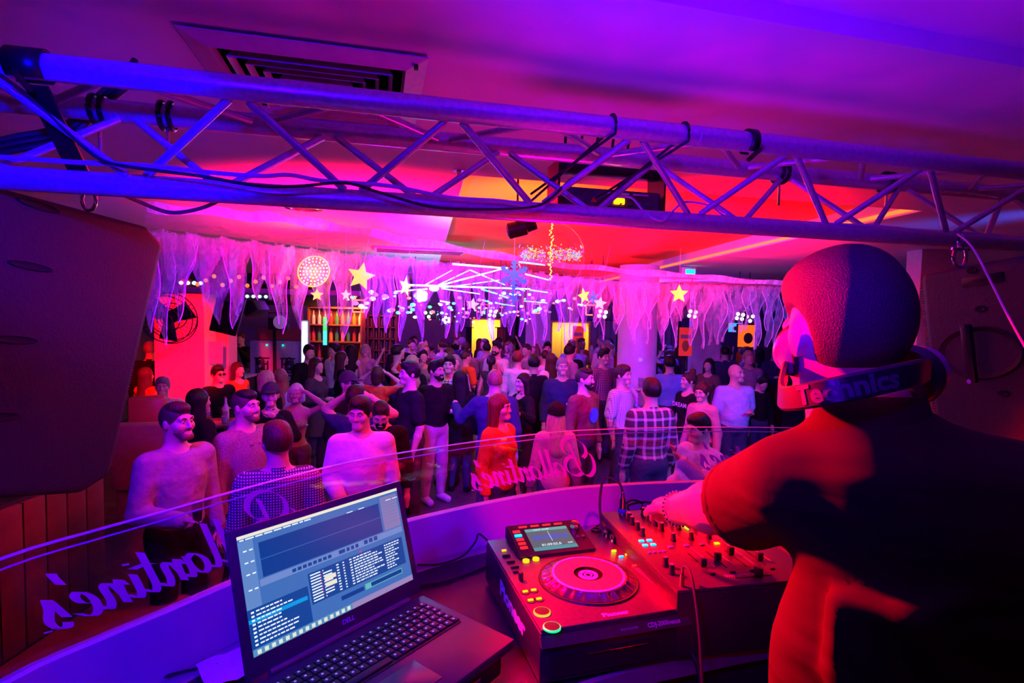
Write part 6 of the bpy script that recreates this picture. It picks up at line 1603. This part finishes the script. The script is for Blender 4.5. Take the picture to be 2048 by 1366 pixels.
p = PY(1034, 458, 3.1); t = thing('moving_head_lamp', 'small black lamp fixed under the orange coffer left of the globe', 'stage light', p); hang(t, p.z, 0, 0)
obj('body', MB().lathe([(.03, -.06), (.045, -.05), (.045, .05), (.03, .06)], 20, M=Matrix.Rotation(R_(75), 4, 'Y')).mesh('mh', True), m_black, t)
obj('fins', MB().cyl((.05, 0, .02), (.1, 0, .04), .04, n=12).mesh('fins'), m_blackm, t)
obj('yoke', MB().tube([(0, -.055, 0), (0, -.055, .06), (0, .055, .06), (0, .055, 0)], .006, 6, smooth=False).mesh('my'), m_blackm, t)
# exit sign
p = PY(1378, 542, 7.6); t = thing('exit_sign', 'small green emergency exit sign under the dark ceiling at right', 'exit sign', p, RZ)
obj('case', MB().box((0, .02, 0), (.22, .04, .1), bev=.005).mesh('case', True), m_white, t); obj('lit_face', MB().box((.02, -.002, -.01), (.14, .004, .06)).mesh('face'), emat('exit_green', (0, 1, .35), 2.5), t)
# loud fan, hung monitor speakers
p = PY(338, 636, 5.0); fanM = frame(p, Vector((.92, .1, .38)).normalized(), Vector((-.36, -.25, .9)).normalized())
fan = thing('wall_fan', 'black caged fan mounted high in front of the red panel at left', 'fan', M=fanM)
Rf = .24
for z, r in ((-.06, Rf * .9), (0, Rf), (.06, Rf * .9), (.09, Rf * .5), (-.09, Rf * .5), (.1, .06)):
    obj('cage_ring', MB().tube([(math.cos(a * PI / 18) * r, math.sin(a * PI / 18) * r, z) for a in range(36)], .005, 5, smooth=False, closed=True).mesh('ring', True), m_black, fan)
for k in range(32):
    a = 2 * PI * k / 32; obj('cage_wire', MB().tube([(math.cos(a) * r, math.sin(a) * r, z) for r, z in ((.05, .1), (Rf * .5, .09), (Rf * .9, .06), (Rf, 0), (Rf * .9, -.06), (Rf * .5, -.09), (.05, -.1))], .0022, 4, smooth=False).mesh('cw'), m_black, fan)
for k in range(3):
    a = 2 * PI * k / 3; M = Matrix.Rotation(a, 4, 'Z'); b = MB(); b.grid([[M @ Vector((x, y * (.5 + x * 2.2), y * .25)) for y in (-.09, -.03, .03, .09)] for x in (.04, .09, .14, .19, .21)]); o = obj('blade', b.mesh('blade', True), m_black, fan); o.modifiers.new('s', 'SOLIDIFY').thickness = .003
obj('motor', MB().lathe([(.05, .03), (.06, 0), (.06, -.12), (.04, -.16)], 24).mesh('motor', True), m_black, fan)
obj('arm', MB().tube([(0, 0, -.14), (-.12, .15, -.15), (-.16, .34, -.1)], .014, 8).mesh('arm', True), m_black, fan)
def monitor(px, py, Y, label, w_, h_, rot):
    p = PY(px, py, Y); t = thing('hung_loudspeaker', label, 'loudspeaker', M=Matrix.Translation(p) @ rot)
    obj('cabinet', MB().box((0, 0, 0), (w_, .3, h_), bev=.012).mesh('cab', True), mat('monitor_cabinet', (.05, .025, .03), .6), t)
    obj('grille', MB().box((0, -.155, 0), (w_ * .92, .012, h_ * .94), bev=.004).mesh('gr', True), m_blackm, t)
    iv = rot.to_3x3().inverted() @ Vector((0, 0, CEIL - p.z - .002)); obj('bracket', MB().cyl((0, 0, 0), tuple(iv), .014, n=10).mesh('br'), m_blackm, t)
monitor(458, 622, 6.0, 'dark loudspeaker hung tilted above the bar entrance', .27, .42, Matrix.Rotation(R_(25), 4, 'Y') @ Matrix.Rotation(R_(20), 4, 'X') @ Matrix.Rotation(R_(25), 4, 'Z'))
p = PY(505, 612, 6.2); monitor(508, 612, 6.6, 'small dark spotlight housing right of the hung loudspeaker', .18, .2, Matrix.Rotation(R_(-30), 4, 'Y'))
# ================================================================== LEFT SIDE FURNITURE
m_sofa = mat('mauve_leather', (.32, .2, .26), .4, nscale=18, namt=.15, bump=.15)
m_sofr = mat('red_leather', (.6, .12, .08), .35)
def sofa(px0, py0, px1, py1, z, depth, height, m, label, seat=True, name='sofa'):
    A, B = PZ(px0, py0, z), PZ(px1, py1, z); d = (B - A); d.z = 0; L = d.length; d.normalize(); n = Vector((-d.y, d.x, 0))
    t = thing(name, label, 'sofa', M=frame((A.x, A.y, 0), d, n))
    obj('backrest', MB().box((L / 2, .08, z - height / 2), (L, .16, height), bev=.05).mesh('back', True), m, t)
    if seat: obj('seat', MB().box((L / 2, .08 + depth / 2, .24 + (z - height) * .5), (L, depth, .42), bev=.05).mesh('seat', True), m, t)
    return t
sofa(215, 850, 345, 848, 1.28, .6, .6, m_sofa, 'mauve leather sofa with a high back behind the man in the blue-grey sweater')
sofa(252, 795, 330, 792, 1.36, .5, .5, m_sofr, 'red-lit leather bench seat at the far left', name='bench')
# slatted banquette with planks
A = PZ(-60, 1010, 1.35); B = PZ(212, 916, 1.35); A2 = PZ(-40, 1000, 1.1)
d = (B - A); d.z = 0; L = d.length; d.normalize(); n = Vector((-d.y, d.x, 0))
bq = thing('banquette', 'wood-clad banquette with vertical planks below the left loudspeaker', 'bench', M=frame((A.x, A.y, 0), d, n))
pw_ = .14; kk = int(L / pw_)
pm = MB().box((0, 0, 0), (pw_ - .008, .03, .80), bev=.004).mesh('plank', True); pm.materials.append(mat('plank_wood', (.15, .07, .06), .5, nscale=9, namt=.3))
for k in range(kk): obj('plank', pm, None, bq, loc=(pw_ * (k + .5), .02, .86))
obj('backing', MB().box((L / 2, .06, .63), (L, .05, 1.26)).mesh('backing'), m_dark, bq)
obj('cushion', MB().box((L / 2, -.3, .42), (L, .55, .14), bev=.04).mesh('cush', True), mat('rust_leather', (.22, .08, .05), .4), bq)
obj('plinth', MB().box((L / 2, -.28, .17), (L, .5, .34)).mesh('plinth'), m_dark, bq)
# green laser dots as small printed light? they are light: tiny spots thrown by green lasers
for i, (px, py, Y) in enumerate(((90, 1056, 2.6), (126, 1028, 2.7), (176, 1003, 2.9), (190, 1008, 2.9), (220, 1060, 2.2), (174, 1134, 1.9), (428, 684, 6.5), (1272, 718, 7.2))):
    src = PY(px, py, Y) + Vector((.5, -1.4, .9)) if i != 7 else PY(px, py, Y) + Vector((-1.2, -2.4, .3))
    lamp('SPOT', 'green_laser_dot', src, (.0, 1, .12), 60 if i < 6 else 90, to=tuple(PY(px, py, Y)), size=.001, spot=.9 if i < 6 else 1.1, blend=.1)
# table with bottles and glasses
tp_ = PZ(440, 842, 1.12)
tb = thing('drinks_table', 'dark high table with glasses and bottles between the men at left', 'table', (tp_.x, tp_.y, 0), RZ)
obj('table_top', MB().box((0, 0, 1.10), (.56, .42, .03), bev=.006).mesh('ttop', True), mat('dark_table_top', (.12, .1, .12), .25), tb)
obj('post', MB().cyl((0, 0, .02), (0, 0, 1.09), .035, n=18).mesh('post', True), m_blackm, tb); obj('base', MB().cyl((0, 0, 0), (0, 0, .025), .22, n=28).mesh('base', True), m_blackm, tb)
def bottle(loc, label, col, h=.24):
    t = thing('bottle', label, 'bottle', loc); obj('glass', MB().lathe([(.03, 0), (.031, h * .55), (.012, h * .75), (.012, h)], 18).mesh('bottle', True), mat('bottle_%d' % int(col[0] * 90 + col[1] * 9), col, .1, coat=.6), t)
    obj('label', MB().lathe([(.0315, h * .12), (.0318, h * .14), (.0318, h * .42), (.0315, h * .44)], 18).mesh('lbl', True), m_white, t); obj('cap', MB().cyl((0, 0, h), (0, 0, h + .012), .013, n=12).mesh('cap', True), m_chrome, t)
tz_ = 1.116
for i, (dx, dy, nm) in enumerate(((-.18, .08, 'leftmost'), (.0, .12, 'middle'), (.18, .08, 'rightmost'))): bottle((tp_.x + dx, tp_.y + dy, tz_), 'pale bottle on the drinks table, %s of three' % nm, (.7, .62, .6), .23)
for i, (dx, dy, nm) in enumerate(((-.14, -.08, 'orange drink at the left'), (-.04, -.14, 'orange drink at the front'), (.1, -.1, 'clear drink at the right'))): tumbler((tp_.x + dx, tp_.y + dy, tz_), 'glass with %s of the drinks table' % nm, (.8, .25, .08) if 'orange' in nm else (.6, .6, .65), .13, .032, straw=i == 0)

# ================================================================== BAR SIDE AND BACK OF THE ROOM
Yc = 9.6; A, B = PY(500, 700, Yc), PY(603, 700, Yc); cc = (A + B) / 2; cw = (B - A).length
cab = thing('drinks_cabinet', 'tall blue-lit two-door cabinet with black scroll ornaments', 'cabinet', (cc.x, cc.y, 0))
zt_ = PY(550, 682, Yc).z
obj('body', MB().box((0, .2, zt_ / 2), (cw, .4, zt_), bev=.01).mesh('cbody', True), mat('cabinet_enamel', (.45, .42, .62), .4), cab)
for s_ in (-1, 1):
    dr = obj('door', MB().box((s_ * cw / 4, -.012, zt_ / 2), (cw / 2 - .02, .03, zt_ - .06), bev=.008).mesh('door', True), mat('cabinet_enamel', 0), cab)
    b = MB(); c = Vector((s_ * cw / 4 + s_ * .03, -.035, zt_ - .42))
    for rr0, nn_, th in ((.10, 20, .016), (.055, 16, .02)):
        b.tube([c + Vector((math.cos(a * 2 * PI / nn_) * rr0 * .7, 0, math.sin(a * 2 * PI / nn_) * rr0 * 1.3)) for a in range(nn_)], th, 6, smooth=False, closed=True)
    for k in range(9): b.box((s_ * cw / 4, -.035, zt_ - .3 - k * .1), (.26 - (k % 3) * .05, .02, .022), bev=.004)
    b.box((s_ * cw / 4 - .1, -.035, zt_ - .7), (.02, .02, .8)); b.box((s_ * cw / 4 + .1, -.035, zt_ - .72), (.02, .02, .75))
    obj('ornament', b.mesh('orn', True), m_black, dr)
    obj('lock', MB().sph((s_ * .14, -.04, zt_ - .07), .014, 10, 6).mesh('lock', True), emat('teal_led', (.0, .8, .5), 3), dr)
obj('centre_post', MB().box((0, -.04, zt_ / 2 + .15), (.05, .04, zt_ + .3), bev=.005).mesh('post', True), m_black, cab)
obj('top_arch', MB().box((0, .2, zt_ + .12), (cw * .95, .1, .24), bev=.03).mesh('arch', True), mat('arch_red', (.35, .08, .1), .4), cab)
cluster(553, 648, 7.0, 1, emat('dim_violet', (.25, .1, .4), .6), 'large clear-domed moving lamp over the tall blue cabinet', .09)
Yb = 11.6
def shelf_unit(name, px0, px1, py_t, Y, ns, m, label, bottles=None, cols=1):
    A, B = PY(px0, 650, Y), PY(px1, 650, Y); wd = (B - A).length; c = (A + B) / 2; zt = PY(px0, py_t, Y).z
    t = thing(name, label, 'shelf', (c.x, c.y, 0))
    obj('back_panel', MB().box((0, .3, zt / 2), (wd, .02, zt)).mesh('bp'), m, t)
    for k in range(cols + 1): obj('side_panel', MB().box((-wd / 2 + wd * k / cols, .15, zt / 2), (.025, .3, zt)).mesh('sp'), m, t)
    zs_ = [zt - .03 - (zt - .9) * k / ns for k in range(ns + 1)]
    for z in zs_: obj('shelf', MB().box((0, .15, z), (wd, .3, .025)).mesh('shelf'), m, t)
    return t, c, wd, zs_
m_bar = mat('bar_wood', (.35, .12, .06), .45, nscale=12, namt=.3)
t, c, wd, zs_ = shelf_unit('bar_shelf', 616, 722, 612, Yb, 4, m_bar, 'lit bar shelving full of bottles behind the man in the white tee')
rb_ = random.Random(5)
cols5 = [('amber', (.7, .25, .04)), ('green', (.05, .3, .08)), ('clear', (.6, .6, .65)), ('red', (.5, .05, .05))]
bm = {}
for n__, cc_ in cols5: bm[n__] = MB().lathe([(.04, 0), (.04, .16), (.015, .22), (.015, .29)], 10).mesh('bottle', True); bm[n__].materials.append(mat('barbottle_' + n__, cc_, .12, coat=.5))
for zi, z in enumerate(zs_[1:]):
    for k in range(9):
        n__ = rb_.choice(cols5)[0]; o = obj('bottle', bm[n__], None, loc=(c.x - wd / 2 + .07 + k * (wd - .12) / 8, c.y + .13, z + .0125))
        tag(o, '%s bottle on the %s shelf of the lit bar shelving' % (n__, ('top', 'second', 'third', 'lowest')[zi]), 'bottle', 'bottles on the bar shelves')
lamp('AREA', 'bar_shelf_light', (c.x + .2, c.y - .25, 2.4), (1, .25, .06), 30, to=(c.x, c.y + .2, 1.2), size=.8, sy=.1)
t, c, wd, zs_ = shelf_unit('bottle_rack', 724, 792, 628, 12.2, 5, mat('rack_wood', (.22, .07, .06), .5), 'tall dark rack of upright bottles right of the lit bar shelving', cols=6)
b = MB()
for z in zs_[1:]:
    for k in range(12): b.cyl((-wd / 2 + .06 + k * (wd - .12) / 11, .13, z + .02), (-wd / 2 + .06 + k * (wd - .12) / 11, .13, z + .2), .016, n=6)
o = obj('stored_bottle', b.mesh('sb'), mat('pale_bottle', (.5, .3, .3), .3), t); o['kind'] = 'stuff'
lamp('POINT', 'rack_light', (c.x, c.y - .5, 2.3), (1, .1, .12), 14, size=.1)
p = PY(650, 660, 10.9); t = thing('light_column', 'vertical light box, green above and cyan below, beside the bar shelving', 'light', (p.x, p.y, 0))
z1, z2, z3 = PY(650, 634, 10.9).z, PY(650, 662, 10.9).z, PY(650, 690, 10.9).z
obj('case', MB().box((0, .04, z1 / 2), (.09, .06, z1)).mesh('case'), m_black, t); obj('green_panel', MB().box((0, 0, (z1 + z2) / 2), (.075, .01, z1 - z2)).mesh('gp'), emat('panel_green', (.05, .9, .15), 1.6), t); obj('cyan_panel', MB().box((0, 0, (z2 + z3) / 2), (.075, .01, z2 - z3)).mesh('cp'), emat('panel_cyan', (.05, .75, 1), 2), t)
p = PY(609, 660, 9.5); t = thing('lit_menu_screen', 'narrow bright white menu screen at the right of the blue cabinet', 'screen', (p.x, p.y, 0))
zz0, zz1 = PY(609, 740, 9.5).z, PY(609, 640, 9.5).z
obj('case', MB().box((0, .04, zz1 / 2), (.13, .06, zz1)).mesh('case'), m_white, t); obj('lit_face', MB().box((0, 0, (zz0 + zz1) / 2), (.1, .01, zz1 - zz0 - .05)).mesh('lf'), emat('menu_white', (.75, .85, .9), 1.3), t)
# bar counter
A, B = PY(436, 712, 9.2), PY(474, 705, 9.2); t = thing('bar_counter', 'bright-edged bar counter left of the blue cabinet', 'counter', ((A.x + B.x) / 2, A.y, 0)); zc = 1.66 - .55
obj('body', MB().box((0, .3, zc / 2), (.6, .5, zc)).mesh('bc'), m_dark, t); obj('counter_top', MB().box((0, .28, zc + .02), (.66, .6, .04), bev=.006).mesh('ct', True), m_white, t)
obj('counter_light', MB().box((0, -.03, zc - .03), (.6, .012, .02)).mesh('cl'), emat('counter_led', (.5, .9, 1), 3), t)
# sign sheet on the grey door panel
p = PY(428, 705, 7.5); t = thing('notice', 'pale notice sheet on the grey panel right of the red panel', 'sign', p)
obj('sheet', MB().box((0, 0, 0), (.24, .006, .3)).mesh('ns'), mat('notice_paper', (.6, .58, .75), .6), t)
# crossbar rail at left with lamps
p = PY(330, 578, 5.2); rl2 = thing('ceiling_rail', 'dark rail with small orange-red lamps across the top left', 'rail', p, R_(6))
obj('bar', MB().box((.7, 0, 0), (2.2, .05, .05), bev=.006).mesh('bar', True), mat('rail_violet', (.2, .12, .3), .5), rl2)
for k in range(16): obj('lamp', MB().sph((.3 + k * .075, -.02, .05 + .04 * (k % 3)), .02, 8, 6).mesh('lamp', True), emat('lamp_orange', (1, .12, .02), 2.2), rl2)

# alcoves, posters, curtains along the back
def alcove(px0, px1, pyt, Y, col, power, label, posters=()):
    A, B = PY(px0, 650, Y), PY(px1, 650, Y); wd = (B - A).length; c = (A + B) / 2; zt = PY((px0 + px1) / 2, pyt, Y).z
    t = thing('lit_alcove', label, 'alcove', (c.x, c.y, 0)); m = mat('alcove_paint', (.75, .6, .25), .6)
    obj('back_panel', MB().box((0, .8, zt / 2), (wd, .04, zt)).mesh('bp'), m, t)
    for s_ in (-1, 1): obj('side_panel', MB().box((s_ * wd / 2, .4, zt / 2), (.05, .8, zt)).mesh('sp'), m, t)
    obj('top_panel', MB().box((0, .4, zt + .02), (wd + .1, .84, .05)).mesh('tp'), m, t)
    b = MB(); n = 8
    for k in range(3): obj('cupboard_door', MB().box((-wd / 3 + k * wd / 3, .765, zt * .5), (wd / 3 - .03, .02, zt * .96), bev=.004).mesh('cd'), m, t)
    lamp('AREA', 'alcove_lamp', (c.x, c.y + .3, zt - .06), col, power, to=(c.x, c.y + .75, zt * .4), size=wd * .7, sy=.2)
    return t, c, wd, zt
alcove(942, 1002, 639, 14.8, (1, .72, .05), 16, 'yellow-lit alcove with cupboard doors at the back, left of the black drape')
t2, c2, w2, z2_ = alcove(1103, 1180, 645, 14.6, (1, .6, .06), 12, 'yellow-lit alcove with a red poster at the back right of centre')
def poster(px, pyt, pyb, wpx, Y, label, text='LA CARTE', sub='MENU'):
    p = PY(px, (pyt + pyb) / 2, Y); h = (pyb - pyt) / FPX * Y; wd = wpx / FPX * Y; t = thing('poster', label, 'poster', p); obj('stand', MB().cyl((0, .03, -p.z), (0, .03, h * .45), .015, n=10).mesh('stand'), m_blackm, t)
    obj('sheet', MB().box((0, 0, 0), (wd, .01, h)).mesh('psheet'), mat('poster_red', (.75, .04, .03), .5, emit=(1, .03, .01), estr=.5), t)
    obj('panel', MB().box((0, -.007, h * .18), (wd * .8, .004, h * .14)).mesh('pp'), mat('poster_pink', (.8, .3, .35), .5), t)
    obj('picture', MB().sph((0, -.008, -h * .15), (wd * .28, .004, h * .2), 14, 8).mesh('pic'), mat('poster_orange', (.8, .25, .05), .5), t)
    return t
poster(1156, 652, 705, 22, 14.1, 'red poster on a stand in the yellow-lit alcove'); poster(1371, 655, 712, 26, 9.9, 'red poster between the dark curtain and the pale partition')
m_cur = mat('curtain_grey_brown', (.22, .18, .2), .85); m_curd = mat('curtain_black', (.012, .012, .015), .9)
def curtain(px0, px1, pyt, Y, m, label, group=None, zb=.1, flare=0):
    A, B = PY(px0, 650, Y), PY(px1, 650, Y); wd = (B - A).length; zt = PY(px0, pyt, Y).z; t = thing('curtain', label, 'curtain', (A.x, A.y, 0))
    rows = []; n = int(max(20, wd * 45))
    for i in range(n + 1):
        u = i / n; rows.append([((u - .5) * wd * (1 - flare * (z / zt)) + wd / 2, .045 * math.sin(u * wd * 38) * (1 - .3 * z / zt), zb + (zt - zb) * k / 6) for k in range(7) for z in [zb + (zt - zb) * k / 6]])
    b = MB(); b.grid(rows); obj('drape', b.mesh('drape', True), m, t); obj('rail', MB().cyl((-.05, 0, zt), (wd + .05, 0, zt), .012, n=8).mesh('rail'), m_blackm, t)
curtain(1020, 1048, 632, 13.9, m_curd, 'black drape gathered to a point right of the yellow alcove', flare=.8); curtain(1182, 1232, 640, 13.9, m_cur, 'grey curtain just left of the pillar'); curtain(1318, 1352, 642, 13.9, m_cur, 'grey-brown pleated curtain right of the pillar'); curtain(1352, 1362, 640, 13.9, m_curd, 'narrow black curtain beside the red poster')
curtain(932, 944, 655, 14.2, m_curd, 'narrow black curtain at the left edge of the yellow alcove'); curtain(994, 1010, 655, 14.2, mat('curtain_rust', (.3, .1, .05), .8), 'rust curtain at the right edge of the yellow alcove')
# orange screens at right
for k, (px, py, wpx, hpx, Y, lab) in enumerate(((1493, 672, 34, 44, 10.6, 'orange display screen behind the crowd at right, nearer the DJ head'), (1470, 655, 26, 18, 11.0, 'cyan-lit display screen above the crowd at right'))):
    p = PY(px, py, Y); wd, h = wpx / FPX * Y, hpx / FPX * Y; t = thing('display_screen', lab, 'screen', p); hang(t, p.z, 0, .05)
    obj('case', MB().box((0, .03, 0), (wd + .04, .05, h + .04), bev=.006).mesh('sc', True), m_black, t)
    obj('lit_face', MB().box((0, 0, 0), (wd, .008, h)).mesh('lf'), emat('screen_orange', (1, .13, .01), 1.2) if k == 0 else emat('screen_cyanlit', (.05, .5, .9), .9), t)
    obj('picture', MB().sph((wd * .1, -.006, -h * .1), (wd * .28, .004, h * .25), 14, 8).mesh('pic'), mat('picture_dark', (.1, .03, .03), .5), t)
# bar table with drinks in front of the pale partition
p = PZ(1450, 722, 1.0); t = thing('side_table', 'small table with a yellow drink in front of the pale partition', 'table', (p.x, p.y, 0)); 
obj('table_top', MB().box((0, 0, 1.0), (.8, .5, .03), bev=.005).mesh('tt', True), m_white, t); obj('post', MB().cyl((0, 0, 0), (0, 0, .985), .03, n=12).mesh('tp'), m_blackm, t)
tumbler((p.x - .15, p.y, 1.015), 'yellow drink on the small table in front of the pale partition', (.9, .6, .05), .13, .035)
# string of distant lamps on the ceiling in front of right wall
for i, (px, py, Y) in enumerate(((1232, 622, 7.9),)):
    pass
